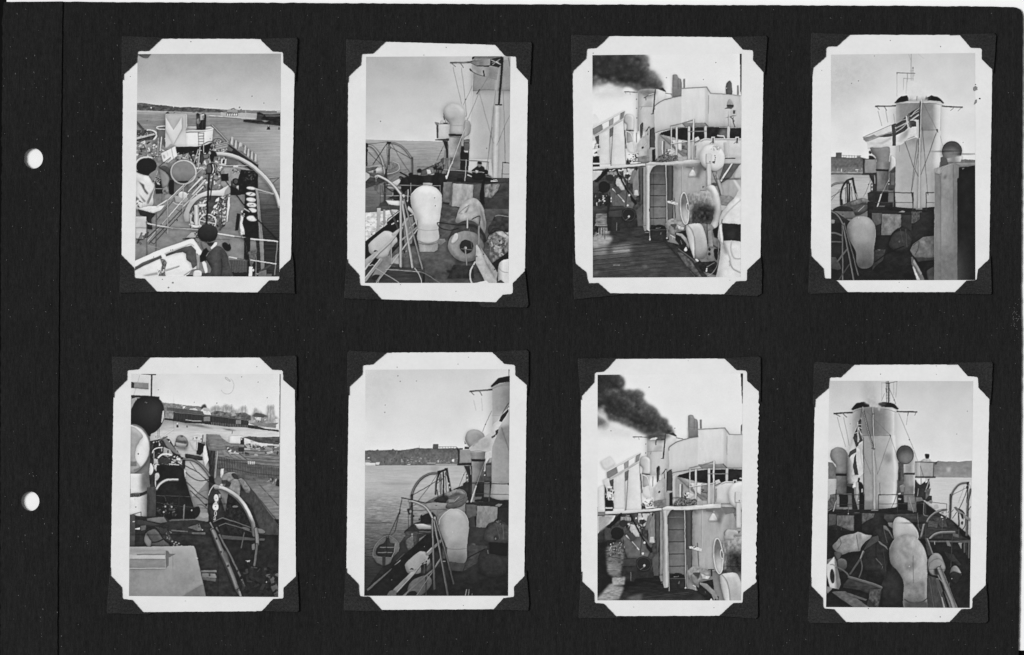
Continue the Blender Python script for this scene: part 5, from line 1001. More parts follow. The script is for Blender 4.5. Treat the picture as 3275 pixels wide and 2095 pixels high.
    o('drum_reel'); c('940 880 980 780 1070 690 1180 660 1270 720 1310 820 1280 980 1180 1060 1030 1040 950 980', 44, (6, 40, 40)); c('955 900 1000 790 1100 720 1220 740 1290 850 1250 960 1100 1020 980 980', 54, (5, 40, 40)); l('1125 690 1170 900', 9, 74); l('1210 690 1230 960', 9, 78); e(1112, 880, 12, 16, 84); k('960 860 1000 760 1090 680', 14, 30); k('740 1190 960 1040 1180 950', 14, 30)
    o('ventilator', 'grey cowl ventilator seen from behind in the shade'); c('306 660 350 570 440 505 540 490 640 515 715 600 745 720 738 860 720 1000 712 1200 650 1280 520 1290 450 1200 440 1040 380 920 320 800', ('h', 306, 116, 420, 146, 600, 154, 730, 132), 3); f('380 900 735 860 720 1290 440 1290', ('v', 860, 130, 1100, 104, 1290, 62), 3, 40, None); k('680 550 730 640 742 760 730 900', 8, 176, .7); e(488, 518, 14, 16, 175)
    o('canvas_cover'); f('1275 1010 1320 920 1420 850 1480 810 1655 790 1655 1120 1560 1150 1350 1120 1310 1080', 104, (12, 50, 50)); f('1420 860 1500 870 1520 930 1440 900', 132, 10, 10); k('1320 940 1410 880 1400 980 1350 1080', 7, 66); f('1350 1120 1655 1130 1655 1160 1400 1190', 60, 6)
    o('plank'); f('1290 1120 1310 1110 1470 1400 1500 1480 1420 1480 1300 1230', 96, 10); f('1312 1270 1330 1260 1430 1470 1380 1470', 176, (20, 20, 40)); f('1335 1150 1460 1370 1440 1400 1320 1200', 138, 10); c('1530 1350 1570 1300 1655 1280 1655 1480 1560 1480', 72, 6)
    o('tripod_stay'); k('62 415 130 450 190 520 240 610', 22, 84); k('62 410 130 444 190 514 240 604', 9, 130); l('236 620 240 1480', 22, 78); l('233 620 238 1480', 7, 118); l('250 640 410 1475', 24, 84); l('246 640 404 1470', 8, 124); l('272 620 480 1400', 18, 76); l('268 620 474 1390', 6, 116); e(262, 610, 16, 20, 96)
    k('62 745 130 750 220 780', 26, 92); k('62 885 130 880 220 885', 22, 84); f('62 1120 130 1120 200 1240 220 1300 160 1320 62 1290', 62, 8); l('300 1010 150 1190', 26, 84); l('340 1230 180 1470', 18, 66)
    o('tall_locker', 'tall pale locker with a dark open side'); v(2645, 400)
    f('1652 672 1760 645 1880 600 1960 580 2280 580 2280 640 2060 660 2020 700 2030 760 2000 830 2005 1540 2004 2480 1648 2480', ('h', 1650, 138, 1740, 126, 1760, 142, 1990, 126), (6, 40, 120)); f('1652 672 1760 650 1750 760 1655 740', 150, (12, 16, 50)); k('1740 780 1760 700 1820 640 1900 610', 10, 160); l('1746 740 1750 2470', 5, 108); l('1942 610 1946 1500', 5, 100); f('1960 580 2280 580 2280 620 2060 640', 134, 6); e(1815, 800, 20, 34, 92, 30, 0, 12); l('1652 700 1650 2470', 5, 160)
    f('2024 650 2180 640 2280 622 2285 2480 2004 2480 2000 826 2024 810', 33, (3, 80, 80)); f('2070 660 2120 660 2080 690', 100, 8); f('1648 1900 2004 1900 2004 2480 1648 2480', 104, (6, 50, 80), 120, None)
    v(2645, 165); p.spots('375 492 725 72 480 452 2090 1398', 60, 6)
def paint5(p):
    v, o, f, c, l, k, e, g = p.v, p.o, p.f, p.c, p.l, p.k_, p.e, p.g
    v(410, 1180)
    o('sky'); f('20 50 2330 50 2330 1000 20 1000', ('v', 80, 210, 500, 217, 900, 220), (3, 300, 300)); f('20 50 480 50 480 400 20 420', 200, 3, 60, False)
    o('wooded_hill'); f('510 515 700 530 900 560 1100 575 1240 620 1240 700 510 640', 122, (14, 40, 14)); g('560 540 1080 575 1080 630 560 620', 26, [160, 190, 100], (6, 16), (0,))
    o('bare_trees'); f('1240 650 1290 580 1380 560 1420 590 1500 545 1600 580 1640 640 1780 570 1830 600 1840 700 1900 720 1950 600 2020 640 2100 720 2150 560 2240 560 2260 730 2320 740 2320 840 1860 840 1240 740', 166, (26, 26, 60), 14)
    for x, y0, y1 in ((1330, 570, 720), (1380, 560, 720), (1460, 560, 720), (1520, 545, 720), (1590, 540, 740), (1750, 570, 760), (1800, 560, 760), (1940, 600, 780), (2150, 570, 800), (2190, 580, 800), (2230, 550, 810)): l('%d %d %d %d' % (x, y1, x + 4, y0), 6, 118, .7); l('%d %d %d %d' % (x, y0 + 60, x - 22, y0 + 10), 4, 140, .6); l('%d %d %d %d' % (x, y0 + 70, x + 24, y0 + 16), 4, 140, .6)
    f('1250 690 1340 640 1480 660 1640 680 1800 670 1890 720 1890 790 1300 740', 100, (26, 30, 24))
    o('dark_tree'); c('1120 600 1150 555 1190 545 1212 590 1180 620', 66, 10, 6)
    o('white_house'); f('1120 640 1165 595 1225 600 1275 700 1275 720 1170 700', 200, (16, 20, 20)); f('1165 600 1240 610 1250 650 1170 640', 172); 
    o('white_house'); f('950 610 1040 605 1075 630 1070 640 950 628', 196, 8); f('845 575 885 570 880 600 845 610', 214)
    o('large_house'); f('1900 720 1960 675 2040 680 2150 720 2150 800 2010 850 1930 770', 140, (16, 30, 20)); f('1920 715 1970 672 2060 690 2150 730 2060 745 1940 735', 92, 8); f('1945 740 2050 745 2040 800 1950 780', 190, 12); g('1930 740 2140 740 2120 820 1950 820', 16, [80, 205, 120], (6, 16)); f('1580 650 1650 640 1660 720 1590 730', 150, (20, 14, 14))
    f('1850 830 2320 830 2320 930 1990 890', 122, (12, 60, 14)); f('2265 770 2320 760 2320 830 2270 835', 196, 10); f('2275 860 2320 830 2320 940 2270 930', 205)
    o('river'); f('340 760 700 770 1150 850 1800 900 2330 950 2330 1300 1500 1300 1250 1700 800 2200 340 1400', ('v', 780, 150, 900, 178, 1000, 196, 1300, 178, 1700, 168, 2200, 150), (8, 110, 12)); f('800 830 1100 860 1330 920 1100 890 900 850', 92, 10, 10); f('1440 915 1560 925 1680 950 1560 945', 84, 8, 6); f('560 780 860 800 1100 880 560 800', 120, 6, 20)
    o('river_bank'); f('1840 860 1990 880 2120 920 2320 940 2320 970 2100 940 1840 910', 56, 8); f('1990 880 2250 905 2320 930 2100 910', 176, 8); f('1770 1050 1860 1035 2060 1050 2330 1045 2330 1165 2230 1160 2000 1130 1880 1090', 84, (16, 40, 20)); f('1780 1060 1880 1090 1920 1120 2240 1160 2200 1200 1960 1200 1780 1160', 206, (8, 40, 20)); f('2100 900 2330 920 2330 930 2120 915', 190)
    o('pile_wharf'); f('600 590 820 610 1150 650 1170 700 700 670 590 640', 88, 8); f('560 640 720 650 720 790 560 770', 122, (20, 16, 30)); f('700 660 1140 695 1480 730 1860 790 1850 905 1500 885 1100 840 880 830 700 800', 52, (6, 12, 60)); l('720 668 1140 705 1480 740 1856 796', 8, 116)
    for i in range(46): x = 720 + i * 25; y = 672 + (x - 720) * .108; l('%d %d %d %d' % (x, y + 8, x, y + 84), 5, 92, .5)
    for x in range(1175, 1270, 16): l('%d 735 %d 798' % (x, x), 8, 178)
    for x in range(1665, 1730, 16): l('%d 790 %d 845' % (x, x), 7, 165)
    for x in range(1290, 1850, 26): l('%d %d %d %d' % (x, 822 + (x - 1290) * .09, x, 880 + (x - 1290) * .05), 8, 150, .7)
    l('890 780 1000 795 1130 805', 9, 186); f('560 750 700 770 760 810 560 780', 50)
    for x in range(570, 700, 20): l('%d 700 %d 756' % (x, x), 9, 165, .7)
    o('channel_marker'); f('750 830 772 828 780 900 748 900', ('v', 830, 205, 850, 190, 870, 50, 900, 46)); 
    o('channel_marker'); f('902 868 912 866 918 898 900 898', 60); l('1605 955 1602 995', 9, 90)
    # wharf planks and shed on the right
    o('wharf', 'timber wharf strewn with planks'); f('1200 1000 1410 1015 1440 1060 1560 1140 1780 1160 1960 1200 2330 1200 2330 2300 1880 2300 1750 1900 1330 1700 1240 1500 1200 1250', 118, (16, 120, 20)); f('1215 1010 1410 1020 1440 1070 1500 1200 1480 1240 1290 1250 1230 1100', 116, (14, 90, 10))
    for y in (1190, 1240, 1290, 1350, 1400): l('1500 %d 1900 %d 2320 %d' % (y, y + 20, y + 46), 7, 70, .8); l('1520 %d 2320 %d' % (y + 14, y + 70), 6, 165, .5)
    g('1780 1130 2310 1190 2310 1400 1800 1330', 40, [60, 90, 150, 170], (14, 60), (4,)); g('1800 1170 2300 1200 2250 1260 1850 1230', 20, [80, 165, 60], (8, 30), (0,))
    f('1440 1250 1640 1250 1830 1400 1720 1400 1480 1330', 128, (8, 30, 10)); l('1500 1260 1640 1400', 5, 84); l('1620 1310 1760 1400', 5, 84); l('1640 1250 1830 1400', 6, 60)
    o('white_shed'); f('1565 1035 1730 1030 1780 1060 1730 1150 1560 1140', 208, 6); f('1736 1060 1788 1062 1786 1165 1726 1160', 52, 4); f('1740 1070 1756 1072 1754 1096 1738 1094', 205)
    o('timber_stack'); g('1500 1190 1700 1180 1720 1300 1530 1300', 26, [60, 120, 200, 90], (10, 36)); l('1565 1290 1700 1296', 12, 206); f('1590 1200 1700 1180 1700 1260 1590 1270', 92, (14, 16, 30)); f('1700 1210 1785 1210 1780 1270 1700 1270', 56, 8)
    o('wharf_edge'); f('1200 1100 1245 1250 1340 1260 1330 1540 1300 2000 1240 1900 1250 1500 1210 1300', 54, (16, 20, 60)); f('1370 1250 1385 1270 1350 1680 1325 1680', 150, 8)
    o('picket_fence'); f('1370 1440 1610 1440 1850 1500 2330 1520 2330 1700 1900 1720 1620 1650 1360 1640', 92, (14, 60, 40))
    for i in range(38):
        x = 1385 + i * 25; y = 1350 + (i * 25) * .22 if i < 14 else 1350 + 14 * 25 * .22 + (i - 14) * 4
        w_ = 13 - i * .14; l('%d %d %d %d' % (x, y, x - 4, y + 180), w_, 46 if i < 11 else 72); l('%d %d %d %d' % (x + 12, y + 70, x + 8, y + 170), 7, 150 if i < 11 else 112, .6)
    l('1380 1400 1620 1430 1860 1460 2320 1500', 6, 60); l('1380 1520 1620 1540 1900 1600 2320 1640', 7, 60)
    for x in (1842, 1872, 1902, 1930): f('%d 1425 %d 1427 %d 1444 %d 1442' % (x, x + 20, x + 20, x), 220); f('%d 1450 %d 1452 %d 1466 %d 1464' % (x, x + 20, x + 20, x), 200)
    # boats in the slip
    o('launch', 'canvas-covered launch in the slip'); c('718 1170 740 1080 770 1030 820 1018 880 1050 925 1120 915 1190 870 1200 760 1200', 108, 8); c('745 1080 780 1026 830 1020 890 1070 900 1110 820 1110', 128, 8); f('725 1130 900 1160 880 1200 800 1206 740 1180', 172, 6); l('735 1110 900 1130', 7, 60); e(825, 1030, 24, 10, 50); f('720 1190 920 1180 900 1260 760 1230', 108, 0, 20)
    o('cabin_boat', 'white cabin boat moored beside the wharf'); f('935 1110 1000 1100 1060 1100 1050 1250 1010 1240', 186, 8); f('990 1040 1060 1030 1140 1050 1140 1110 1000 1100', 196, 8); g('1000 1050 1130 1050 1130 1090 1000 1090', 10, [60, 205], (8, 20), (90,)); f('1060 1130 1180 1140 1190 1240 1110 1330 1050 1310', 42, 6); l('1075 1020 1060 1250', 11, 205); l('1150 1020 1140 1130', 14, 74); f('1130 1120 1190 1130 1190 1160 1130 1150', 110)
    f('1170 1180 1200 1180 1240 1400 1190 1500 1150 1330', 205, (14, 20, 40))
    o('camel_log'); c('880 1320 900 1305 1130 1345 1145 1370 1130 1405 900 1370', 56, 8); 
    o('signal_yard'); f('200 76 430 80 428 96 380 96 210 82', 54); l('365 92 358 412', 22, 58); f('45 400 300 410 482 428 482 470 300 440 45 440', 56); l('185 90 90 400', 4, 160, .7)
    o('recognition_flag'); f('45 202 95 204 92 288 45 286', 60); f('95 204 316 218 314 308 92 290', ('h', 95, 142, 316, 128), (6, 30, 30)); l('48 288 314 308', 5, 90)
    # ventilators at left
    o('ventilator', 'great dark cowl mouth'); c('45 470 150 450 330 420 450 440 530 520 558 640 556 760 510 870 430 960 360 1000 340 1040 250 980 45 880', 36, 4); c('45 470 140 460 60 600 45 640', 150, 8); c('60 620 110 500 200 440 330 424 450 460 530 540 556 660 548 780 500 880 420 960 330 1000 230 960 130 880 60 760', ('o', 420, 620, 0, 50, 300, 36), 0, 3); f('530 650 552 640 558 740 530 820 512 830', 176, 8); k('470 450 540 550 558 660', 6, 110); p.spots('268 512 288 518', 120, 6)
    o('ventilator', 'white cowl ventilator with half its mouth in sunlight'); e(60, 1215, 290, 370, 108, 0, 5); e(40, 1210, 296, 345, 214, 0, 3); c('40 880 120 910 230 1030 180 1110 120 1230 115 1380 180 1490 200 1520 120 1580 20 1590 20 880', ('v', 880, 165, 1500, 150), 4); p.ring(40, 1212, 298, 350, 16, 120, 0, -80, 80); f('38 1425 128 1425 128 1490 38 1490', 120, 6); p.spots('155 1308', 40, 10)
    o('oar'); f('400 1110 700 920 715 925 420 1120', 205)
    # ship side and deck gear
    o('deck_gear'); f('340 1110 400 1100 560 1060 640 1080 760 1280 860 1400 870 1560 880 1700 1040 2200 400 2400 330 1700', 54, (12, 50, 50)); g('370 1090 650 1060 860 1380 700 1480 380 1500', 90, [40, 60, 110, 170, 196], (10, 44), (20, 60, 110)); f('540 1090 600 1200 740 1310 820 1320 780 1300 640 1130 580 1060', 120, 10); f('545 1200 650 1240 690 1320 610 1360 545 1330', 150, 8); f('400 1130 480 1125 470 1290 390 1330', 40); f('605 1250 625 1252 622 1350 605 1340', 44); l('480 1100 600 1042', 20, 92)
    k('375 1290 400 1240 460 1215 525 1210', 15, 205); l('515 1210 518 1265', 10, 190); k('465 1365 520 1320 600 1310 665 1325', 26, 204); l('400 1270 395 1520', 9, 190); f('395 1380 470 1390 460 1460 400 1460', 180, (20, 20, 20)); c('390 1500 440 1460 490 1490 480 1570 420 1560', 190, (26, 20, 20)); g('720 1360 870 1380 870 1480 700 1470', 30, [60, 150, 205], (8, 30)); l('630 1460 780 1478', 12, 206); f('455 1380 620 1360 660 1440 600 1470 460 1440', 60, 8)
    v(410, 1390)
    o('ship_side'); f('440 470 780 470 880 560 890 680 1020 1110 1040 1300 430 1300 430 900', 34, (5, 60, 60)); f('885 690 905 720 1040 1110 1010 1110', 104, 8); f('860 530 890 570 885 690 870 640', 170, 8)
    c('325 590 340 440 385 500 380 580 345 620', 205, 4); c('420 600 470 590 482 650 440 710 415 670', 165, (26, 14, 14)); l('420 680 425 800', 12, 196); k('436 840 490 760 570 710 640 696 760 696', 46, 96); k('440 830 500 755 570 708 640 692 760 690', 26, 184); p.spots('630 710 736 716', 50, 8)
    l('440 936 780 945 1280 980', 5, 96); l('440 1040 800 1100 1200 1130', 5, 84); l('785 930 780 1100', 16, 44); g('440 1050 760 1050 760 1250 440 1250', 44, [36, 44, 54, 66], (10, 40)); p.spots('575 1104 670 1108 550 1190 980 1164 860 1150', 150, 12); k('480 940 560 950 585 1020', 7, 80); l('870 1080 855 1310', 14, 120)
    o('guy_ropes'); l('880 480 1080 580 1250 735', 11, 46); k('890 580 980 660 1120 712 1270 680', 11, 44); l('950 420 1070 580 1200 680', 7, 64); l('905 730 1060 880 1240 1010', 10, 44); l('960 860 1100 990 1200 1090', 11, 40); k('1240 850 1140 870 1000 950', 6, 110); k('1060 1080 1140 1080 1220 1140', 7, 60); f('1190 1060 1220 1060 1210 1100 1190 1100', 50)
    o('davit'); p.tube('860 380 980 388 1090 440 1180 530 1260 640 1310 740 1335 780', 44, 64, 106, 124); f('830 390 880 380 880 520 830 520', 46, 8); f('870 540 890 560 870 600', 200)
    o('wharf_planking'); f('1240 1240 1500 1240 1560 860 1740 900 1900 1000 2060 1300 2330 1300 2330 2600 1200 2600', 38, (6, 60, 60))
    f('1690 670 1760 660 2310 1380 2310 1540 2050 1540 1880 1200 1740 1000', 66, (8, 30, 60)); l('1760 670 2310 1340', 7, 44); l('1930 670 2310 1090', 6, 48); f('1880 720 2000 680 2150 690 2150 760 1960 780', 104, (10, 40, 16), 16); f('2000 1000 2100 900 2240 780 2260 820 2120 930', 112, (14, 20, 10), 10); f('2300 680 2330 690 2330 800 2270 780', 50); g('2150 670 2300 670 2290 750 2160 760', 22, [150, 60, 110], (8, 26))
    o('white_crate_post'); f('1425 525 1475 520 1470 600 1440 670 1418 650', ('h', 1420, 170, 1450, 205, 1475, 176), 4)
    o('canvas_heap'); c('1440 660 1470 610 1560 575 1640 580 1690 640 1690 690 1600 700 1540 740 1460 740', 132, (16, 40, 40)); c('1590 610 1640 590 1690 640 1690 690 1640 680', 56, 6); c('1540 840 1600 700 1690 690 1730 760 1720 900 1700 980 1600 900', 126, (16, 40, 40)); c('1690 690 1760 680 1830 760 1880 840 1860 900 1800 880 1740 780', 118, (22, 30, 30)); f('1440 700 1530 700 1520 750 1450 750', 60, 8); f('1720 760 1800 880 1730 860', 44, 0, 6); f('1520 700 1590 740 1560 800 1490 800', 56)
    o('quay_wall'); f('1250 720 1340 780 1420 900 1540 1280 1300 1330 1220 1200 1240 900', 52, (8, 40, 60)); f('1430 1000 1470 960 1530 1190 1540 1280 1500 1200', 96, 8); f('1240 640 1320 640 1340 780 1260 720', 36)
    f('1540 900 1740 980 1900 1100 2060 1540 1560 1540 1480 1300', 40, (10, 24, 24)); e(1650, 1108, 44, 15, 106); e(2030, 1480, 82, 34, 108, 14); e(1815, 1448, 64, 22, 96, 14)
    l('1310 1340 1450 1278 1690 1355 1890 1430', 14, 104); l('1400 1400 1500 1362 1760 1440 1910 1500', 13, 100)
    o('davit', 'white curved davit with hanging blocks'); k('1360 815 1440 820 1560 880 1680 970 1790 1100 1870 1250 1920 1380 1950 1540', 66, 110); k('1360 808 1445 812 1565 868 1690 958 1800 1090 1880 1245 1930 1380 1955 1540', 44, ('v', 800, 196, 960, 170, 1100, 205, 1250, 196, 1350, 130, 1540, 120)); c('1310 780 1340 765 1400 790 1390 820 1330 830', 150, 14); c('1415 770 1440 755 1460 775 1440 795', 180); k('1310 790 1270 850 1240 930', 12, 190)
    o('pulley_block'); c('1322 970 1335 925 1365 920 1390 960 1385 1020 1350 1040 1328 1010', 200, 5); e(1355, 985, 6, 8, 90); f('1345 1035 1370 1035 1375 1060 1345 1060', 196)
    o('pulley_block'); e(1348, 1105, 45, 62, 205, 0, 4); e(1346, 1106, 8, 9, 70); p.ring(1345, 1210, 15, 34, 9, 205); p.ring(1335, 1280, 11, 26, 8, 190); p.ring(1330, 1305, 14, 10, 7, 170); l('1400 930 1390 1080', 7, 120); l('1420 920 1530 1150', 6, 90); f('1390 910 1430 920 1420 980 1395 960', 150)
    o('ventilator_trunk'); f('36 600 200 600 320 560 325 780 320 880 40 900', ('h', 36, 216, 200, 200, 240, 150, 330, 86), 4); f('200 600 330 540 330 800 200 880', 104, 4, 26, None); f('30 910 160 915 320 850 325 890 170 955 30 960', 52); [l('%d 918 %d 950' % (x, x), 7, 150, .8) for x in range(44, 180, 22)]
    f('30 960 170 960 290 920 290 1250 200 1270 30 1240', ('h', 30, 214, 180, 200, 200, 186, 290, 128), 4); f('290 810 430 800 430 1270 290 1280', 66, (6, 30, 80)); e(124, 985, 26, 26, 205); f('105 1000 150 1000 150 1180 110 1180', 210, 0, 6); l('30 1240 200 1190 200 1260', 9, 96); l('110 1230 110 1340', 6, 70); p.spots('120 1114', 90, 8)
    v(410, 1600)
    o('lower_deck'); f('20 230 290 250 560 240 640 320 1040 300 1240 330 1700 1500 1180 1500 1000 710 20 720', 46, (8, 60, 40)); f('290 280 550 250 600 330 500 350 300 310', 104, 8); f('20 220 110 220 110 480 100 700 20 700', 72, 8); f('110 290 240 310 610 400 600 420 300 380 110 370', 60, 6); f('75 320 105 316 105 334 72 334', 176); f('104 434 180 416 184 450 104 446', 190); f('190 390 280 380 270 450 200 470', 84, 8)
    o('rope_coil'); c('250 560 280 460 380 400 520 380 620 440 650 560 640 700 600 710 540 560 400 500 300 620', 40, (8, 20, 20)); c('248 600 280 500 330 590 360 630 340 710 290 700', 122, 6); c('280 500 400 440 470 490 540 600 640 705 370 705 360 620', 84, (6, 40, 40)); k('370 640 440 640 540 600', 20, 44); [k('%d %d %d %d %d %d' % (420 + i * 26, 400 + i * 6, 470 + i * 30, 440 + i * 18, 560 + i * 24, 590 + i * 14), 6, 96, .7) for i in range(7)]; g('560 440 700 500 640 620 560 560', 20, [50, 120, 90], (8, 28), (60,))
    [f('%d %d %d %d %d %d %d %d' % (x, y, x + 26, y + 3, x + 26, y + 22, x, y + 20), 140) for x, y in ((670, 620), (720, 634), (770, 650), (700, 660), (745, 676), (690, 690), (810, 690))]
    f('660 450 920 470 920 490 670 475', 92, 6); f('980 495 1190 495 1190 530 985 520', 98, 8); f('915 420 1100 355 1120 420 1150 460 1080 470', 96, 10); p.spots('1085 375 1092 408', 40, 10); e(1146, 456, 10, 8, 176); f('1100 190 1230 190 1240 260 1160 270 1100 240', 140, 6, own=False); l('860 80 850 310', 12, 108); c('1020 120 1090 90 1110 180 1050 270 1000 200', 36)
    o('mooring_spar', 'long pale spar lying along the rail'); f('1260 440 1290 420 1700 1330 1750 1480 1720 1480 1620 1340 1290 540', ('d', -25, 900, 60, 1000, 130, 1100, 74)); p.tube('1310 470 1380 640 1460 830 1540 1000 1620 1200 1670 1340', 78, 66, 112, 134); p.spots('1362 590 1480 800 1540 1010 1430 796', 60, 16); f('1440 800 1520 780 1560 950 1500 960', 92, 8, 16); p.tube('1360 420 1450 620 1600 900 1740 1200 1800 1340', 36, 56, 92, 112); l('1240 330 1400 510', 26, 36); f('1250 340 1270 330 1320 430 1300 430', 124, 10); f('1700 1400 1730 1400 1750 1480 1720 1480', 130)
    o('quay_gear'); f('1440 530 1930 580 2110 590 2100 620 1700 610 1450 590', 78, 8); l('1790 500 1740 730', 18, 84); f('1900 680 1950 660 1960 760 1910 760', 104, 10); p.tube('1965 440 1985 560 1990 680', 60, 70, 120, 132); p.tube('1985 680 1965 860 1945 1000', 44, 50, 92, 104); l('1900 1030 1980 1040', 18, 72); f('1870 1040 1940 1040 1900 1280 1850 1270', 48, 5); f('1800 930 1880 920 1870 950', 150, 20); p.spots('1960 1266 2130 1258 1842 942', 190, 8); f('2110 1140 2220 1130 2310 1340 2310 1480 2260 1480', 84, 8); f('2230 1140 2320 1110 2320 1180', 90, 8); g('1700 1000 2280 1000 2280 1460 1760 1460', 60, [34, 38, 42, 46], (16, 60))
    l('1890 1430 2110 560', 0.5, 50)
    o('hatch_box'); f('1120 1080 1360 1075 1366 1110 1120 1112', 112, 8); f('1130 1125 1340 1130 1360 1170 1360 1200 1140 1190', 122, 8); f('1140 1190 1355 1205 1350 1250 1150 1225', 92, 6); e(1254, 1150, 14, 16, 60)
    o('chart_table', 'pale flat-topped table with a wooden box on it'); f('20 716 960 700 1010 705 1036 750 1070 900 1110 1080 1205 1490 10 1490', ('v', 700, 156, 900, 148, 1200, 140, 1480, 136), (4, 120, 120)); f('830 1480 1130 1300 1160 1300 1205 1490', 112, 3); l('1040 760 1200 1480', 5, 84); l('1045 885 1075 892', 9, 190)
    o('wooden_box'); f('25 770 575 765 575 1040 20 1050', ('v', 770, 142, 830, 150, 850, 176, 900, 172, 910, 130, 1040, 134), (5, 80, 16)); l('140 836 570 830', 9, 96); f('575 770 620 780 640 820 735 822 630 880 630 1000 585 1040', 104, 4, own=False); l('20 1048 575 1044', 11, 180); l('30 905 570 905', 5, 104); l('575 770 575 1040', 5, 176)
    v(410, 1180); p.spots('1745 122 2000 202 467 322 2143 442 1018 510 1368 527', 60, 6); k('1500 125 1500 150 1560 190 1570 180 1510 130', 5, 90, .7, False); p.ring(1525, 260, 104, 126, 4, 150, 0, -60, 150, .6)
def paint6(p):
    v, o, f, c, l, k, e, g = p.v, p.o, p.f, p.c, p.l, p.k_, p.e, p.g
    v(1160, 1170)
    o('sky'); f('20 40 2300 30 2300 1420 20 1420', ('v', 60, 199, 600, 207, 1200, 214), (3, 300, 300)); f('20 40 700 40 300 600 20 700', 196, 3, 140, False)
    o('wooded_shore'); f('30 1305 80 1300 200 1300 230 1282 250 1300 390 1300 440 1296 465 1276 500 1296 560 1298 700 1285 850 1258 900 1268 1080 1272 1480 1268 1480 1530 30 1540', ('v', 1280, 92, 1400, 98, 1480, 104, 1530, 96), (12, 24, 30)); g('620 1400 1460 1400 1460 1490 620 1490', 50, [120, 130, 80, 150], (6, 22), (0,)); g('60 1380 600 1400 560 1500 60 1480', 20, [84, 120, 70], (6, 20), (90,)); l('1000 1498 1120 1496', 11, 172); l('1130 1516 1460 1518', 12, 165); l('1165 1458 1165 1480', 12, 214); f('1370 1445 1410 1435 1410 1480 1380 1480', 190, 16); l('603 1440 610 1475', 12, 205); l('530 1320 528 1356', 7, 150); f('590 1420 640 1480 590 1480', 130, 10); f('680 1510 740 1508 730 1524 690 1524', 176)
    o('pier_building'); f('1084 1204 1164 1204 1164 1272 1078 1272', 88, 5); l('1164 1246 1440 1244', 5, 110); [l('%d 1246 %d 1280' % (x, x), 6, 96) for x in (1190, 1230, 1272, 1316, 1356, 1400)]; l('870 1225 874 1262', 5, 150)
    o('moored_boat', 'white motor boat moored at the far shore'); f('36 1480 110 1490 200 1492 198 1532 36 1534', 202, 6); f('40 1455 100 1450 160 1490 40 1484', 130, 10); p.spots('85 1412 98 1412', 205, 7)
    o('moored_boat', 'small pale boat astern of the moored one'); f('202 1484 266 1482 258 1520 202 1522', 196, 8)
    o('harbour_water'); f('20 1532 1700 1530 1700 3700 20 3700', ('v', 1535, 168, 1700, 176, 1900, 170, 2100, 156, 2300, 132, 2500, 108, 2700, 84, 2900, 62, 3200, 48), (6, 130, 8)); f('20 2000 1100 2000 1100 2700 20 2700', ('v', 2000, 154, 2300, 130, 2500, 106, 2700, 80), (20, 80, 9), 60, False); f('20 2500 700 2500 700 3000 20 3000', ('v', 2500, 104, 3000, 60), (20, 70, 9), 40, False); f('250 1800 800 1800 700 1830 400 1830', 150, 0, 12, False); f('1050 1535 1180 1535 1170 1640 1060 1640', 150, 0, 24, False)
    o('funnel', 'pale funnel edge with dark cap at the border'); f('1995 310 2265 240 2265 1060 2255 2080 1980 2060 1985 1500 1998 900', ('h', 1985, 172, 2060, 150, 2265, 122), (3, 100, 200)); f('1998 760 2265 700 2265 940 1998 960', 176, 0, 40, None); f('2140 940 2265 920 2265 1180 2100 1100', 130, 3, 20, None); f('1985 1240 2265 1180 2265 2080 1975 2060', ('h', 1980, 158, 2060, 148, 2265, 140), 4, 30, None); l('2140 950 2250 1300', 9, 112); k('1996 352 2100 312 2265 288', 5, 128)
    f('1968 310 2035 240 2085 190 2250 155 2265 155 2265 244 2100 268 2010 312 1985 332', 38, 4); l('2250 60 2248 155', 9, 120); f('2242 55 2262 70 2255 85', 80)
    o('yardarm'); f('1642 384 1910 362 1996 346 1996 378 1800 392 1642 406', ('h', 1642, 80, 1800, 116, 1996, 66)); l('1670 406 1716 450', 9, 74); l('1802 396 1838 456', 9, 74)
    o('stay_wires'); l('1985 690 1900 880 1845 1010', 5, 120); e(1890, 900, 7, 9, 50); l('1710 530 1745 690', 4, 186); l('1830 500 1845 690', 4, 186); l('1985 770 2120 760', 7, 130, .6)
    o('ventilator', 'pale cowl ventilator beside the funnel'); c('1575 1130 1595 1040 1650 990 1730 980 1820 1010 1880 1080 1860 1200 1700 1280 1620 1220', ('d', 40, 1700, 182, 2000, 150, 2200, 120), 4); f('1565 1150 1585 1190 1600 1200 1570 1200', 40); e(1585, 1218, 14, 14, 205); f('1568 1240 1640 1250 1640 1280 1568 1280', 56, 10)
    o('naval_ensign', 'pale ensign swept down across the funnel'); f('2265 560 2255 700 2150 860 2095 960 2060 1080 1995 1240 1985 1380 1920 1460 1898 1540 1896 1600 1872 1600 1880 1480 1905 1330 1660 1330 1645 1260 1720 1190 1850 1110 1960 1030 2010 900 2120 800', ('d', 120, -400, 196, 300, 178), (7, 60, 60)); f('2230 580 2258 560 2250 640 2140 740', 90, 10); f('2130 770 2240 660 2250 700 2140 865 2095 850', 50, 6); l('2250 600 2130 770', 8, 150); l('2255 700 2150 860', 7, 190); f('2045 1000 2090 970 2085 1030 2050 1080', 66, 6); f('1980 1090 2050 1050 2040 1090 1990 1120', 84, 6); f('1690 1240 1720 1190 1790 1150 1780 1190 1720 1230', 80, 8, 6); f('1700 1200 1850 1110 1980 1100 1960 1250 1850 1300 1720 1290', 168, (8, 50, 50), 16); k('1655 1320 1780 1310 1900 1325', 7, 120); f('1910 1330 1985 1300 1980 1400 1900 1480', 190, 8)
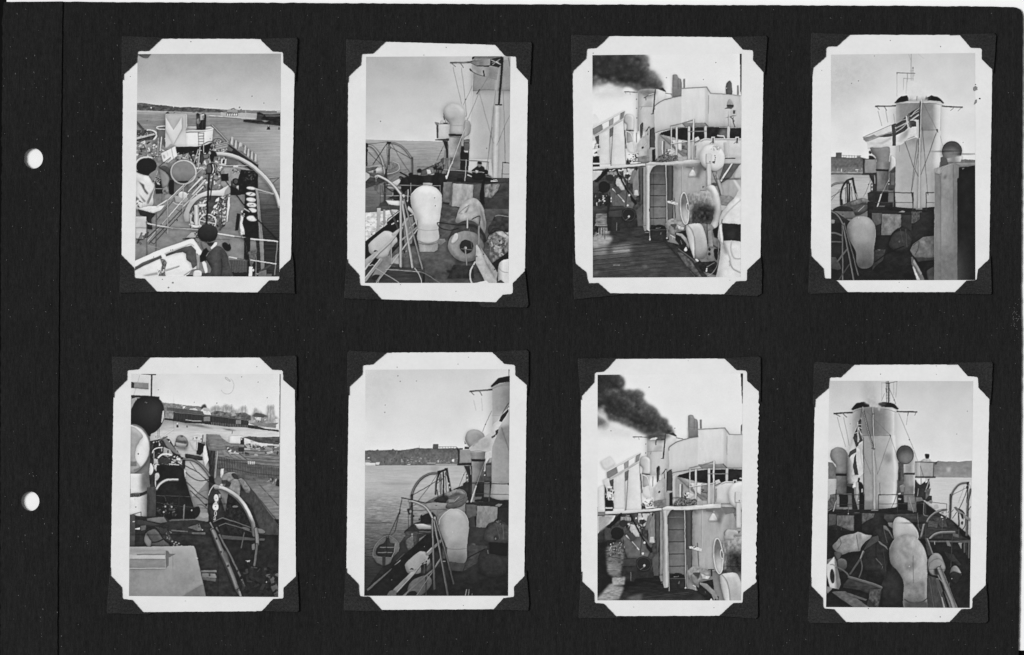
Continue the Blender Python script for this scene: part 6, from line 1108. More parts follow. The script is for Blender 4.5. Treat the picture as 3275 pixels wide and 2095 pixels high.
    o('gun_platform'); f('1490 1288 1650 1288 1670 1330 1670 1490 1490 1495', 142, (6, 50, 60)); f('1435 1245 1460 1260 1495 1300 1490 1500 1466 1500 1470 1330', 56); f('1452 1520 1490 1498 1680 1490 1680 1530 1460 1534', 50); f('1470 1270 1540 1265 1540 1285 1470 1290', 80)
    f('1665 1330 1890 1325 1880 1440 1675 1440', ('h', 1665, 126, 1740, 140, 1890, 100), 3); f('1668 1434 1890 1436 1880 1474 1676 1472', 44)
    v(1160, 1380)
    o('vent_trunk'); f('1676 462 1870 464 1862 640 1855 770 1680 780', ('h', 1676, 150, 1750, 118, 1866, 84), (10, 50, 80)); f('1672 780 1760 770 1720 930 1670 950', ('h', 1670, 130, 1760, 92), 6); f('1780 680 1860 660 1855 760 1770 770', 70, 8, 14)
    f('1898 490 1985 480 1980 690 1985 800 1860 770 1870 620 1895 600', 66, 8); f('1900 520 1980 515 1978 690 1905 690', 92, 6); p.spots('1878 668 1876 600', 190, 9); f('1950 420 1985 400 1980 470 1940 480', 150)
    f('1560 530 1680 525 1680 800 1640 1000 1630 700', 50, 8); l('1575 545 1640 680', 14, 52); f('1592 655 1625 650 1625 765 1592 768', 96); p.spots('1608 682 1608 744', 190, 10); l('1655 540 1665 660', 9, 165); l('1600 590 1555 660 1470 880', 5, 84); e(1556, 668, 7, 9, 50)
    f('1545 800 1590 770 1680 780 1680 1100 1480 960 1400 890 1480 850 1545 830', 48, 8)
    o('winch_house'); f('1740 780 1985 770 1985 1080 1720 1080', 42, 5); f('1866 780 1955 778 1950 1010 1862 1010', 104, 6); f('1720 1005 1830 1005 1820 1040 1720 1050', 92); l('1950 850 1945 1110', 9, 110)
    o('funnel_base'); f('1960 1000 1985 780 2265 800 2265 1050 2100 1050 1980 1020', ('h', 1960, 130, 2050, 160, 2265, 156), 3); f('1960 1020 2100 1050 2265 1056 2265 1110 1940 1110', 44)
    o('casing_top'); f('1580 1090 1940 1080 2265 1070 2265 1560 1580 1560', 42, (5, 60, 40)); f('2035 1140 2090 1108 2150 1116 2100 1162', 122, 12); f('1590 1120 1755 1130 1750 1300 1640 1340 1590 1300', 88, (10, 40, 60)); f('1760 1140 2075 1160 2070 1340 1890 1498 1745 1490', 124, (14, 40, 60)); f('1640 1330 1720 1300 1735 1500 1640 1490', 62, 6); f('2085 1190 2265 1160 2265 1560 2085 1500', 44, 4); c('1880 1540 1920 1430 2040 1380 2100 1370 2200 1410 2265 1500 2265 1560 1880 1560', 54, (8, 40, 40)); g('2060 1370 2140 1370 2140 1440 2060 1440', 14, [44, 80, 100], (8, 24))
    o('guard_rail'); l('1620 790 1900 800 2250 806', 11, 54); l('1630 950 1720 955 2250 972', 7, 70); l('1640 700 1640 1080', 22, 44); e(2245, 806, 12, 18, 44)
    o('turnbuckle_stay'); l('1880 470 1740 850 1665 1090', 8, 140); l('1740 850 1720 920 1668 1085', 20, 172); e(1742, 845, 12, 18, 160)
    # boat and davits
    o('ship_boat', 'clinker boat hung at the davits'); c('965 1105 1040 1050 1120 1010 1240 960 1400 900 1480 884 1560 910 1600 970 1580 1030 1480 1080 1380 1120 1200 1110', 88, (12, 40, 30)); c('1260 960 1400 900 1480 890 1560 930 1580 980 1440 950 1320 1000', 124, (18, 16, 40)); c('1100 1060 1200 1000 1300 990 1320 1080 1200 1095', 48, 8); c('1290 1110 1320 1040 1470 980 1560 960 1590 990 1560 1050 1440 1100', 92, 8); l('1485 1005 1400 1090', 12, 142); f('1320 1045 1420 1045 1400 1090 1320 1098', 120, 8); k('1480 884 1560 912 1598 970 1570 1030 1480 1078 1380 1112 1290 1106', 10, 124)
    f('965 1108 1100 1090 1290 1105 1300 1150 1270 1200 1010 1200 985 1160', 132, (8, 50, 30)); f('1110 1132 1154 1132 1130 1146', 60); c('1300 1120 1500 1080 1600 1000 1610 1060 1500 1160 1300 1190', 84, 8); l('770 1212 1290 1205', 9, 66); f('1040 1205 1290 1205 1170 1260 1140 1320', 118, 8); f('1145 1210 1150 1210 1150 1320 1143 1320', 90)
    o('davit'); p.tube('756 1000 770 920 830 810 920 710 1040 650 1180 640', 34, 50, 96, 124); l('756 980 760 1460', 34, 46); l('752 990 756 1440', 8, 84)
    o('davit'); k('1125 960 1135 800 1160 690 1200 620 1290 585', 28, 46); k('1122 960 1132 800 1158 690', 8, 96); f('1262 566 1312 562 1312 610 1270 600', 40); l('1296 580 1310 690 1350 910', 34, 42); l('1180 620 1240 600', 26, 44); l('1242 630 1245 1000', 24, 44); l('1205 660 1206 960', 16, 48); e(1200, 735, 22, 36, 92); l('1180 660 1180 930', 6, 54); e(1286, 650, 20, 30, 74); l('1275 700 1288 930', 10, 60); p.spots('1340 860 1320 800', 170, 12); l('1150 900 1160 980', 14, 44); f('1150 610 1190 600 1185 650 1155 650', 42)
    o('davit_guys'); l('775 970 960 870 1180 735', 8, 52); l('1150 655 1050 810 850 1070', 6, 70); l('1280 680 1150 800', 7, 60); l('600 1014 720 1040 960 1100', 14, 44); l('608 1020 575 1215 540 1310 430 1540', 6, 60); l('575 1215 540 1320 495 1540', 6, 60); f('568 1180 582 1200 578 1280 562 1260', 44); l('820 1120 770 1150', 6, 60)
    # near davit and rail
    o('outer_rail'); l('775 1365 1060 1365', 6, 74); l('700 1200 705 1500', 7, 60); f('680 1190 730 1180 750 1230 720 1290 690 1230', 46, 8); e(735, 1230, 16, 24, 130); l('720 1080 735 1200', 16, 74); e(725, 1130, 12, 26, 110); p.spots('780 1300 870 1350 762 1150', 44, 14)
    o('engine_box'); f('885 1300 905 1275 920 1290 1010 1250 1060 1260 1060 1420 885 1420', 38, 4); l('885 1340 885 1420', 6, 110); f('780 1420 885 1380 885 1440', 54, 6); c('1060 1240 1140 1320 1130 1420 1060 1400', 44)
    o('white_chute'); f('805 1425 930 1420 1060 1450 1070 1520 1000 1500 860 1500 830 1470', ('v', 1420, 190, 1500, 128), 4)
    f('640 1540 700 1480 780 1420 860 1500 1060 1500 1060 1560 640 1560', 48, 8)
    o('davit', 'slim white davit with braced legs'); p.tube('720 1070 780 1075 860 1105 950 1150 1020 1230 1065 1310 1080 1345', 34, 84, 150, 180); p.ring(722, 1070, 20, 18, 8, 128); e(1105, 1335, 14, 20, 150)
    v(1160, 1600)
    o('deck'); f('640 560 1060 480 1580 400 2265 440 2265 1500 20 1500 20 1420', ('v', 440, 56, 800, 50, 1100, 40, 1480, 32), (6, 90, 60)); f('1600 680 1920 700 1880 900 1560 1080', 62, (10, 60, 40)); f('1660 670 1720 665 1740 690', 120, 10, 6)
    o('reel_gear'); c('1870 560 1910 430 2040 350 2150 360 2250 420 2250 650 2060 660 1900 640', 66, (8, 40, 40)); e(2050, 580, 34, 40, 50); e(2044, 590, 12, 16, 110); l('2060 400 2110 590', 8, 92); l('2155 370 2170 600', 10, 92); g('2040 310 2140 320 2150 380 2050 380', 12, [50, 96], (8, 20)); c('1780 860 1900 740 2050 800 2200 1000 2180 1140 1950 1180 1800 1100', 46, (5, 50, 50)); f('1940 640 2240 660 2220 860 1960 820', 32); k('1400 1090 1600 900 1880 750', 12, 30); l('1926 770 1934 820', 14, 96)
    o('sounding_platform'); f('655 470 760 400 820 380 860 480 720 490', 50, 6); f('660 480 840 480 850 620 820 700 760 740 720 560 690 640 650 720', 66, (10, 40, 30)); f('748 510 775 510 785 740 750 740', 128, 8); f('860 470 1060 470 1060 500 870 490', 84, 6); k('840 480 860 540 820 720', 12, 60); l('660 540 800 540', 7, 60); f('870 590 990 520 1010 520 860 650', 104, 8); c('670 620 760 560 780 700 700 760', 96, (16, 20, 12))
    o('hull_top'); f('990 520 1130 510 1180 560 1260 640 1290 720 1100 800 880 1080 600 1340 440 1480 20 1480 20 1440 500 960 660 820 860 640', 33, 4); f('486 1000 580 915 580 930 490 1002', 160); f('60 1370 450 1040 430 1080 80 1400', 86, 8); l('640 820 520 930', 14, 92, .6); p.spots('948 712 446 1222', 150, 5)
    o('moored_skiff', 'small open skiff floating alongside'); c('158 800 180 700 260 600 390 535 500 590 560 680 550 780 460 880 420 970 320 1010 220 960 165 880', ('v', 540, 92, 700, 100, 880, 104, 1000, 88), (8, 30, 30)); c('200 800 240 700 330 650 400 560 430 650 500 670 490 780 450 870 250 860', 46, 6); l('270 720 480 722', 12, 120); l('235 800 450 802', 12, 118); l('500 670 488 790 450 870', 12, 130); l('370 560 370 860', 10, 40); l('160 870 440 880', 8, 130); f('170 880 450 885 400 980 320 1005 220 960', 92, (6, 40, 30)); f('300 850 350 850 345 1005 305 1005', 50); e(400, 545, 14, 12, 44); k('160 860 170 740 260 610 390 540 500 596 560 690 545 790', 9, 124)
    l('605 0 570 160 410 530', 6, 60); l('575 160 500 480 440 535', 6, 60)
    o('ventilator', 'large pale cowl ventilator seen from behind'); c('1172 380 1180 300 1240 200 1330 145 1410 134 1500 150 1580 220 1628 310 1636 420 1620 560 1602 720 1600 900 1540 980 1400 980 1310 920 1290 760 1260 640 1195 500', ('h', 1172, 146, 1280, 166, 1450, 168, 1636, 148), 3); f('1270 640 1620 560 1602 980 1300 980', ('v', 600, 150, 760, 138, 980, 84), 3, 40, None); k('1174 370 1200 270 1330 147 1410 136 1500 152 1590 230 1632 340', 7, 205); k('1290 740 1440 756 1602 740', 5, 110); p.spots('1383 488', 205, 6); k('1195 500 1260 640 1290 760', 8, 110); l('1540 170 1634 420', 5, 176, .6)
    f('1300 940 1580 970 1540 1090 1320 1080', 62, 6)
    o('net_float', 'pale capsule float threaded on a spar'); c('656 1030 670 960 850 800 920 785 980 810 1030 890 1030 960 960 1040 900 1110 800 1140 700 1120', ('d', 45, 1200, 150, 1400, 134, 1500, 104), 4); f('725 1070 745 1045 780 1048 782 1068 745 1065', 36); c('900 1110 1010 1000 1040 930 1050 1000 1000 1080 940 1120', 84, 0, 12)
    o('net_float'); c('690 1370 740 1260 850 1190 980 1150 1050 1200 1060 1290 980 1400 870 1470 720 1460', ('d', 45, 1500, 96, 1800, 70), (6, 50, 40)); c('700 1440 740 1400 810 1400 840 1450 810 1480 700 1480', 34); f('960 1150 990 1150 980 1480 970 1480', 60); f('895 1000 990 960 990 1100 950 1160 900 1120', 46, 10); l('950 990 945 1120', 9, 84)
    o('spar'); f('360 1480 740 1110 800 1090 830 1110 520 1420 470 1480', ('d', -45, -400, 116, -250, 160, -100, 110), 4); l('945 930 780 1140 530 1410', 14, 150); l('955 940 790 1150 540 1420', 5, 60); l('1070 750 1000 820', 60, 120); l('1060 740 990 805', 18, 160); l('1200 620 1100 720', 40, 110); l('1200 900 1100 1050 620 1470', 22, 104); l('1195 890 1100 1040', 7, 150); l('1070 1100 830 1460', 13, 112); l('1060 830 1010 900', 22, 40); g('900 900 990 920 990 980 910 980', 8, [40, 90, 140], (8, 24)); c('390 1430 440 1380 520 1400 500 1480 380 1480', 84, 8); f('630 1470 700 1390 710 1400 650 1480', 110)
    f('1220 680 1300 720 1270 900 1230 900', 66, 10); l('1230 940 1270 940', 12, 140)
    o('tripod_leg'); l('1076 290 1086 800 1102 1360', 32, 74); l('1072 290 1082 800 1098 1350', 12, ('v', 290, 160, 1000, 120, 1350, 66)); l('1100 310 1200 850 1310 1460', 30, 76); l('1096 310 1195 850 1304 1460', 11, ('v', 310, 165, 1000, 122, 1460, 84)); l('1115 260 1260 740 1400 1280', 24, 70); l('1112 260 1256 740 1395 1270', 9, ('v', 260, 160, 900, 110, 1270, 60)); e(1110, 268, 14, 18, 150)
    l('1600 1370 1580 1470', 12, 130); l('1640 1370 1625 1470', 12, 112); l('1685 1435 1680 1475', 9, 104)
    v(1160, 1170); p.spots('577 238 542 155 830 233 348 602 342 716', 70, 6)
def paint7(p):
    v, o, f, c, l, k, e, g = p.v, p.o, p.f, p.c, p.l, p.k_, p.e, p.g
    rd = random.Random(77)
    v(1900, 1185)
    o('sky'); f('20 20 2330 20 2330 2100 20 2100', ('v', 60, 218, 700, 221, 1800, 223), (2, 300, 300))
    o('smoke', 'thick dark smoke trailing up from the funnel')
    c('30 50 360 55 385 100 440 170 450 240 430 280 520 310 600 330 700 310 760 370 740 430 800 500 900 560 980 640 1020 720 1110 750 1140 840 1200 900 1215 990 1100 1000 820 1000 700 950 560 880 440 840 330 790 230 780 160 660 30 560', 70, (24, 80, 70), 26)
    c('30 680 140 740 210 800 240 880 180 920 30 860', 112, (16, 60, 50), 30, False)
    puffs(p, [(rd.uniform(40, 380), rd.uniform(60, 480), rd.uniform(50, 100), rd.choice([42, 48, 54])) for _ in range(26)], 5)
    puffs(p, [(160 + t * 860 + rd.gauss(0, 60), 480 + t * 430 + rd.gauss(0, 70), rd.uniform(50, 90) * (1 - .4 * t), rd.choice([44, 50, 58])) for t in [rd.random() for _ in range(46)]], 6)
    puffs(p, [(x + rd.gauss(0, 8), y + rd.gauss(0, 8), r, t) for x, y, r, t in ((420, 200, 46, 84), (400, 130, 46, 76), (360, 90, 36, 66), (560, 340, 50, 84), (640, 350, 50, 92), (720, 350, 44, 100), (520, 380, 60, 66), (600, 420, 60, 62), (700, 440, 50, 80), (740, 500, 56, 84), (810, 570, 50, 92), (870, 590, 50, 88), (940, 620, 40, 92), (960, 690, 46, 80), (880, 680, 56, 72), (820, 640, 56, 66), (1020, 760, 46, 82), (1080, 790, 44, 84), (1100, 860, 40, 76), (1020, 860, 50, 64), (940, 780, 60, 62), (1150, 890, 40, 98), (1190, 950, 30, 104), (1090, 940, 44, 66), (980, 940, 54, 66), (880, 900, 60, 58), (760, 900, 54, 62), (660, 860, 56, 62), (560, 820, 50, 66), (440, 790, 46, 74), (330, 740, 46, 72), (250, 700, 46, 70), (130, 560, 40, 92), (110, 620, 46, 124), (110, 800, 50, 92), (180, 860, 44, 104), (300, 520, 60, 48), (430, 600, 70, 46))], 8)
    f('60 570 150 640 230 740 160 720 60 660', 172, 8, 26, False); f('60 900 300 800 560 900 800 990 800 1040 60 1000', 205, 5, 46, False)
    def part(names, sx, tx, sy, ty):
        # the same ship from a step to the side: every layer of it has its own parallax
        p.only = set(names); kk = 4.8125
        p.M = (sx, 1900 - sx * 1890 + tx / kk, sy, 1185 - sy * 160 + ty / kk)
        paint3(p)
        p.only = None; p.M = (1.0, 0.0, 1.0, 0.0)
    part(['ship_funnel', 'yardarm', 'flagstaff'], 1.05, 59, .98, 387)
    v(1900, 1185)
    c('820 1000 960 960 1120 980 1180 1000 1100 1030 960 1040 840 1060', 66, (10, 40, 30), 22, False)
    o('flag'); f('850 1070 880 1045 950 1030 980 1040 940 1070', 190, 8); f('940 1070 1000 1035 1090 1035 1090 1075 960 1076', 84, (26, 16, 12)); f('942 1076 960 1076 958 1148 942 1148', 92)
    o('signal_screen'); f('92 1405 250 1322 330 1440 180 1530 140 1500', 204, 3)
    part(['gun_tub', 'splinter_shield'], 1.0745, 102, 1.012, 303)
    part(['shelter_deck', 'platform_rail'], 1.077, 143, 1.067, 250)
    part(['ventilator', 'rope_hank', 'ready_shells', 'mount_sights', 'mount_leg'], 1.05, 169, 1.066, 268)
    v(1900, 1400)
    o('mount_leg'); f('55 770 155 725 165 1140 55 1140', 206, 4); f('130 650 230 620 255 780 190 840', 196, 8); f('160 720 190 800 220 980 300 970 305 1080 165 1070', 60, 10); f('205 840 300 800 302 965 225 968', 214)
    part(['deckhouse_wall', 'ship_bell', 'ladder', 'deckhouse_side', 'coaming', 'hull_fitting'], 1.08, 145, 1.083, 205)
    part(['deck_edge', 'camouflage_net', 'ammunition_locker'], 1.077, 143, 1.067, 250)
    v(1900, 1620)
    o('wet_deck', 'dark wet deck with bright reflections'); f('30 130 700 140 960 900 1080 1250 1450 1260 1920 1380 1920 1460 30 1460', ('v', 140, 70, 600, 46, 900, 36, 1200, 34, 1440, 50), (7, 110, 26))
    part(['gun_shadows', 'gun_barrel', 'gun_carriage'], 1.09, 132, 1.09, 206)
    v(1900, 1620)
    o('wet_deck'); f('50 150 120 150 120 330 50 420', 190, (16, 16, 60)); f('30 560 200 540 240 1000 270 1150 180 1250 50 1360 30 1300', 33, 4)
    c('190 640 260 620 330 560 440 600 460 740 420 960 400 1080 260 1060 200 980', 92, (30, 50, 16), 12); g('230 560 460 540 460 760 240 760', 36, [150, 120, 140, 50], (8, 26), (90,)); f('200 860 390 880 400 1040 240 1040', 118, (22, 80, 10), 12)
    f('280 1090 480 1080 470 1200 330 1220 280 1200', 140, (26, 30, 14), 10); f('290 1095 355 1095 350 1210 285 1210', 150, 12, 6); c('60 1400 160 1290 250 1190 330 1220 450 1240 420 1330 340 1440 60 1450', 138, (20, 60, 20), 12); f('500 1400 740 1340 720 1440 520 1440', 96, (12, 90, 14), 20); l('430 1440 1000 1370 1450 1320', 6, 80, .6); l('1000 1400 1500 1340', 5, 66, .6); f('60 150 300 140 160 330 60 400', 150, 10, 10)
    e(1000, 1280, 1, 1, 40)
    part(['torn_fender'], 1.2, 52, 1.137, 63)
    part(['mushroom_disc'], 1.12, 187, 1.1, 110)
    part(['warping_drum', 'winch_wheel'], 1.12, 297, 1.12, 121)
    v(1900, 1620)
    o('steel_post'); f('1060 60 1120 60 1135 400 1145 1240 1085 1240 1075 500', ('c', 0, 150, .5, 190, 1, 160), 4); l('1142 700 1155 1300', 11, 150); l('1430 900 1440 1260', 10, 140)
    f('1640 1170 1720 1190 1860 1300 1920 1430 1880 1430 1780 1320 1650 1210', 130, 10); f('1560 1220 1700 1300 1760 1400 1600 1320', 40, 6); l('1760 970 1840 966', 12, 50); l('1805 970 1808 1060', 24, 50)
    c('2000 500 2010 380 2060 350 2200 370 2210 440 2150 440 2150 510 2060 510', 165, 6); k('2010 440 2000 400 2040 355', 8, 110)
    v(1900, 1185)
    o('dark_edge_wedge'); f('2256 40 2294 44 2282 520 2276 500', 28); f('2256 850 2276 820 2274 980 2258 975', 96, 4)
    p.spots('845 256 258 927 1240 888', 50, 6)
def paint8(p):
    v, o, f, c, l, k, e, g = p.v, p.o, p.f, p.c, p.l, p.k_, p.e, p.g
    v(2635, 1205)
    o('sky'); f('40 40 2330 40 2330 1700 40 1700', ('v', 60, 188, 400, 198, 900, 207, 1500, 211), (4, 300, 300))
    o('far_shore'); f('60 1310 130 1320 190 1400 190 1600 60 1600', 108, 8); f('1690 1330 1750 1295 1850 1305 1980 1300 2080 1310 2200 1290 2290 1290 2290 1560 1690 1560', ('v', 1300, 126, 1450, 132, 1550, 140), (7, 60, 40)); f('1870 1400 1950 1385 1940 1470 1900 1460', 172, 0, 14, False)
    o('harbour_water'); f('50 1570 190 1570 190 2000 50 2000', ('v', 1570, 178, 1900, 160), 4); f('1560 1545 2290 1555 2290 2500 1500 2300', ('v', 1550, 188, 1800, 190, 2100, 182, 2500, 160), (4, 120, 10))
    o('mast'); l('960 70 962 390', 8, 92); l('988 66 990 390', 15, 60); l('1008 90 1008 380', 6, 104); [l('955 %d 1012 %d' % (y, y), 5, 96) for y in (100, 140, 190, 240, 285, 330)]; l('950 96 1010 100', 12, 66); l('1010 94 1125 75', 6, 84); l('885 92 960 96', 5, 120); l('1122 75 1105 320', 4, 150); l('1072 85 1070 280', 4, 160); l('890 100 886 340', 4, 170); l('1012 200 1075 340 1100 420', 5, 92); e(1076, 358, 7, 10, 60); l('930 260 885 370', 5, 96); k('955 180 960 230', 14, 66); k('985 175 1008 180 1008 220', 8, 70)
    o('steam_plume'); c('590 70 760 70 820 300 830 430 740 440 640 400 600 300', 176, (4, 60, 80), 40)
    o('funnel', 'tall pale funnel with black cap'); f('440 520 560 470 700 462 960 472 1112 500 1115 540 1090 560 1100 900 1135 1300 1130 1980 1100 2020 620 2040 610 1480 420 1540 370 1200 440 900', ('h', 440, 176, 560, 140, 700, 128, 900, 150, 1010, 176, 1070, 206, 1130, 186), (3, 150, 250)); f('450 560 560 500 960 500 1085 560 1085 900 600 906 455 900', ('h', 440, 168, 560, 122, 760, 108, 920, 126, 1010, 166, 1070, 204, 1085, 176), 3, 8, None); f('600 910 1040 905 1100 1400 1050 1900 640 1900 600 1500', ('h', 600, 146, 760, 150, 950, 166, 1090, 190), 4, 14, None); f('960 1170 1040 1180 1040 1300 980 1340 900 1250', 138, 3, 22, None); l('600 906 1020 902', 5, 100); f('1060 900 1090 900 1130 1300 1125 1700 1080 1400', 208, 0, 12, None); k('445 545 560 500 760 490 960 500 1105 545', 5, 108); f('380 1150 470 950 480 1500 420 1530', 186, 4, 10, None)
    o('funnel_cap'); f('418 495 500 400 620 386 690 420 700 460 560 475 440 512', 38, 4); f('830 410 900 385 1030 400 1080 420 1150 492 1125 508 1040 472 880 462 840 440', 42, 5); c('620 390 760 300 830 420 900 380 860 470 790 450 740 440', 172, (8, 30, 30), 14, False); c('830 430 900 400 960 410 900 450', 66, 8, 8); c('830 450 860 480 850 530 830 500', 160, 0, 8)
    o('yardarm'); f('148 554 300 546 440 535 444 558 300 566 148 576', 66); l('180 578 244 610', 9, 70); l('290 570 350 622', 9, 70); f('1115 520 1160 528 1434 530 1434 548 1160 545 1115 542', 66); l('1296 550 1284 600', 9, 74); l('1414 550 1392 590', 7, 84)
    o('stay_wires'); [l(q, 5, 100, .7) for q in ('200 620 280 900 330 1080', '300 620 350 850 385 1060', '1150 560 1300 920 1375 1110', '1284 600 1265 740', '640 520 1010 890', '1020 920 1110 1180', '1020 920 820 1500', '600 1180 720 1500', '770 1130 820 1500', '1380 1130 1440 1290')]; e(1312, 968, 7, 10, 50); f('1005 885 1028 895 1030 925 1015 915', 48)
    o('flagstaff'); l('600 490 680 820 760 1100', 22, 66); l('596 490 676 820 755 1100', 7, 176); l('748 470 756 800 766 1110', 15, 96); l('752 460 760 800 772 1110', 8, 205); c('585 460 610 470 615 510 590 560 580 500', 130, 8); l('580 490 565 620', 8, 96); l('740 575 775 575', 12, 70); l('735 1100 780 1110', 14, 96); f('745 1130 775 1130 790 1540 795 2050 760 2050 750 1540', ('c', 0, 128, .45, 182, 1, 146), 3)
    o('naval_ensign', 'drooping ensign folded down the staff'); f('555 640 575 640 585 860 598 1000 590 1150 610 1360 620 1480 560 1530 525 1545 500 1300 495 1100 445 950 460 870 505 760 520 700', 190, (8, 40, 60)); f('555 640 572 650 582 850 598 980 540 1020 520 1080 495 1090 445 945 465 870 505 790 520 700', 66, (10, 40, 40)); [l(q, 9, 190) for q in ('520 790 545 780 580 800', '470 870 530 850', '525 740 570 735', '530 800 590 900', '530 880 540 960')]; l('520 700 525 880 540 970', 12, 180); f('510 850 525 850 540 1000 515 1010', 160); l('535 790 595 960', 7, 176)
    f('370 1230 400 1150 495 1095 498 1160 420 1210 385 1260', 72, 6); f('385 1265 420 1215 495 1165 480 1280 430 1400', 190, 8); f('470 1230 495 1180 500 1340 530 1510 470 1510 445 1380', 62, 5); f('500 1080 585 1020 590 1200 550 1120', 176, 8); l('560 1100 575 1300 600 1460', 8, 160)
    o('ventilator', 'grey bulbous cowl ventilator left of the funnel'); c('92 1200 110 1130 170 1090 230 1086 310 1110 362 1180 370 1260 358 1340 350 1490 190 1490 188 1390 165 1330 110 1270', ('h', 92, 122, 200, 136, 350, 104), 3); f('176 1490 368 1490 360 1530 180 1530', 42); k('110 1270 165 1335', 7, 90)
    o('ventilator', 'round-mouthed cowl ventilator right of the funnel'); c('1360 1160 1400 1230 1395 1400 1390 1490 1225 1490 1225 1350 1150 1290', ('h', 1225, 206, 1300, 150, 1370, 170, 1400, 206), 4); e(1245, 1198, 134, 146, 44); e(1245, 1200, 126, 138, ('o', 1270, 1280, 0, 118, 90, 104, 160, 74), 0, 3); f('1225 1345 1390 1350 1388 1490 1225 1490', ('h', 1225, 204, 1260, 150, 1330, 136, 1390, 200), 3); f('1220 1482 1396 1482 1392 1506 1222 1506', 44)
    o('lookout_post'); f('1405 1300 1700 1310 1690 1535 1405 1535', ('h', 1405, 140, 1440, 168, 1470, 176, 1480, 158, 1690, 152), (6, 40, 50)); l('1405 1310 1730 1318', 11, 80); l('1690 1320 1680 1540', 11, 66); f('1700 1320 1740 1305 1720 1360', 70); f('1400 1530 1715 1535 1715 1556 1400 1552', 46); l('1470 1330 1465 1530', 6, 200); l('1480 1370 1530 1530', 5, 80)
    o('person', 'lookout with raised binoculars behind the screen'); c('1556 1190 1590 1184 1618 1195 1620 1230 1600 1270 1575 1265 1556 1230', 44); c('1490 1310 1530 1270 1590 1260 1630 1270 1640 1310', 165, (16, 20, 20))
    v(2635, 1420)
    o('vent_trunk'); f('190 490 360 490 360 760 230 770 190 760', ('h', 190, 124, 250, 104, 360, 70), (10, 50, 70)); f('1225 476 1392 478 1390 780 1240 770', ('h', 1225, 120, 1300, 140, 1360, 148, 1392, 196), (10, 50, 80)); f('1240 660 1300 640 1390 650 1390 780 1240 770', 108, 8, 20, None); f('1280 800 1400 800 1400 1030 1285 1030', 112, (8, 40, 60)); f('1385 500 1396 500 1392 790 1380 790', 205)
    c('355 180 430 300 440 380 420 470 460 560 450 600 360 600', ('h', 355, 104, 400, 130, 455, 190), 5); f('360 610 450 610 445 680 360 680', 70, 6); p.spots('452 640 450 660', 205, 9)
    f('1138 280 1225 290 1230 640 1225 1000 1135 1000', 84, (12, 40, 40)); f('1150 440 1180 430 1170 560 1150 570', 60); f('1160 640 1225 620 1225 740 1180 740', 130, 12); f('1140 780 1230 790 1230 920 1140 920', 36); f('1140 760 1180 750 1180 780 1140 780', 190, 12); f('1140 830 1190 840 1180 860 1145 855', 160, 16)
    o('deck_structure'); f('60 880 100 800 185 770 190 1000 60 1000', 92, (18, 30, 30)); f('180 700 192 700 192 860 180 860', 40); f('232 770 370 770 365 970 235 970', 36, 3); f('368 770 430 770 430 960 370 970', 96, 6); f('350 640 460 680 470 820 520 1000 430 1000 430 760 350 760', 40, 4); f('200 970 300 970 290 1000 200 1000', 110); f('540 900 620 760 618 1010 540 1010', 38)
    o('person', 'dark figure climbing by the funnel'); c('525 530 545 520 555 545 545 575 585 600 605 660 600 760 610 900 540 900 545 740 520 680 515 600', 34, 3); f('572 690 595 685 595 740 572 745', 165); f('490 580 525 590 535 740 500 900 490 700', 160, 8)
    o('casing_top'); f('60 1000 620 1005 760 1010 1000 985 1140 970 1240 1000 1420 1050 1440 1130 60 1130', 42, (5, 80, 20)); f('1140 890 1290 900 1290 1010 1140 1000', 36); f('725 1010 835 1012 835 1028 725 1028', 120, 8); f('410 1070 490 1050 548 1055 500 1088', 116, 12)
    o('casing'); f('50 1060 1440 1060 1440 1560 50 1560', ('v', 1060, 44, 1560, 38), (6, 60, 60)); f('70 1075 190 1080 180 1240 70 1260', 78, (8, 40, 60)); f('195 1095 460 1100 460 1330 400 1360 200 1280', 96, (16, 40, 60)); f('585 1060 780 1070 760 1130 640 1190 585 1230', 84, (18, 24, 30)); f('920 1080 1420 1070 1430 1200 980 1200 920 1140', 66, (8, 60, 30)); f('980 1205 1060 1205 1060 1300 1000 1260', 120, 6); f('470 1090 580 1080 580 1340 480 1380', 34, 3)
    f('60 1260 180 1240 400 1330 500 1340 180 1420 60 1480', 40, 5); l('190 1300 220 1400', 8, 66); l('262 1260 276 1380', 8, 66)
    o('guard_rail'); l('100 785 190 770 540 782', 9, 60); l('100 780 100 900', 9, 70); l('200 925 620 930', 6, 56); l('840 780 1410 776', 10, 74); l('840 778 840 1020', 10, 78); l('840 922 1410 918', 6, 84); l('1128 560 1128 1050', 7, 70); l('1408 780 1410 1040', 9, 110); k('1130 600 1110 800 1040 980', 6, 84); e(862, 780, 16, 12, 60); l('375 960 375 1060', 9, 84); l('180 890 140 1030', 14, 150); l('610 -100 608 780', 7, 56); l('60 1030 110 1000', 9, 130); l('855 600 860 780', 5, 90); p.spots('372 1072 532 868 280 1416', 205, 7)
    l('1310 820 1380 1050', 9, 150)
    # starboard side: bridge wing, davits and boats
    o('bridge_wing'); f('1395 545 1480 630 1620 530 1630 640 1560 780 1660 800 1660 860 1560 900 1420 900 1395 800', 48, 8); c('1420 545 1500 545 1510 600 1480 630 1430 590', 200, 6); l('1490 530 1490 620', 8, 60); f('1560 570 1600 550 1590 590 1560 600', 190); l('1620 560 1555 730', 14, 150); f('1560 700 1640 680 1620 780 1560 860', 92, (12, 20, 40)); l('1450 690 1440 800', 12, 128); f('1410 820 1500 820 1530 870 1420 890', 104, 8); f('1520 860 1560 870 1700 1000 1660 1000', 172, (24, 16, 16)); f('1630 860 1670 870 1660 920 1620 900', 130, 8)
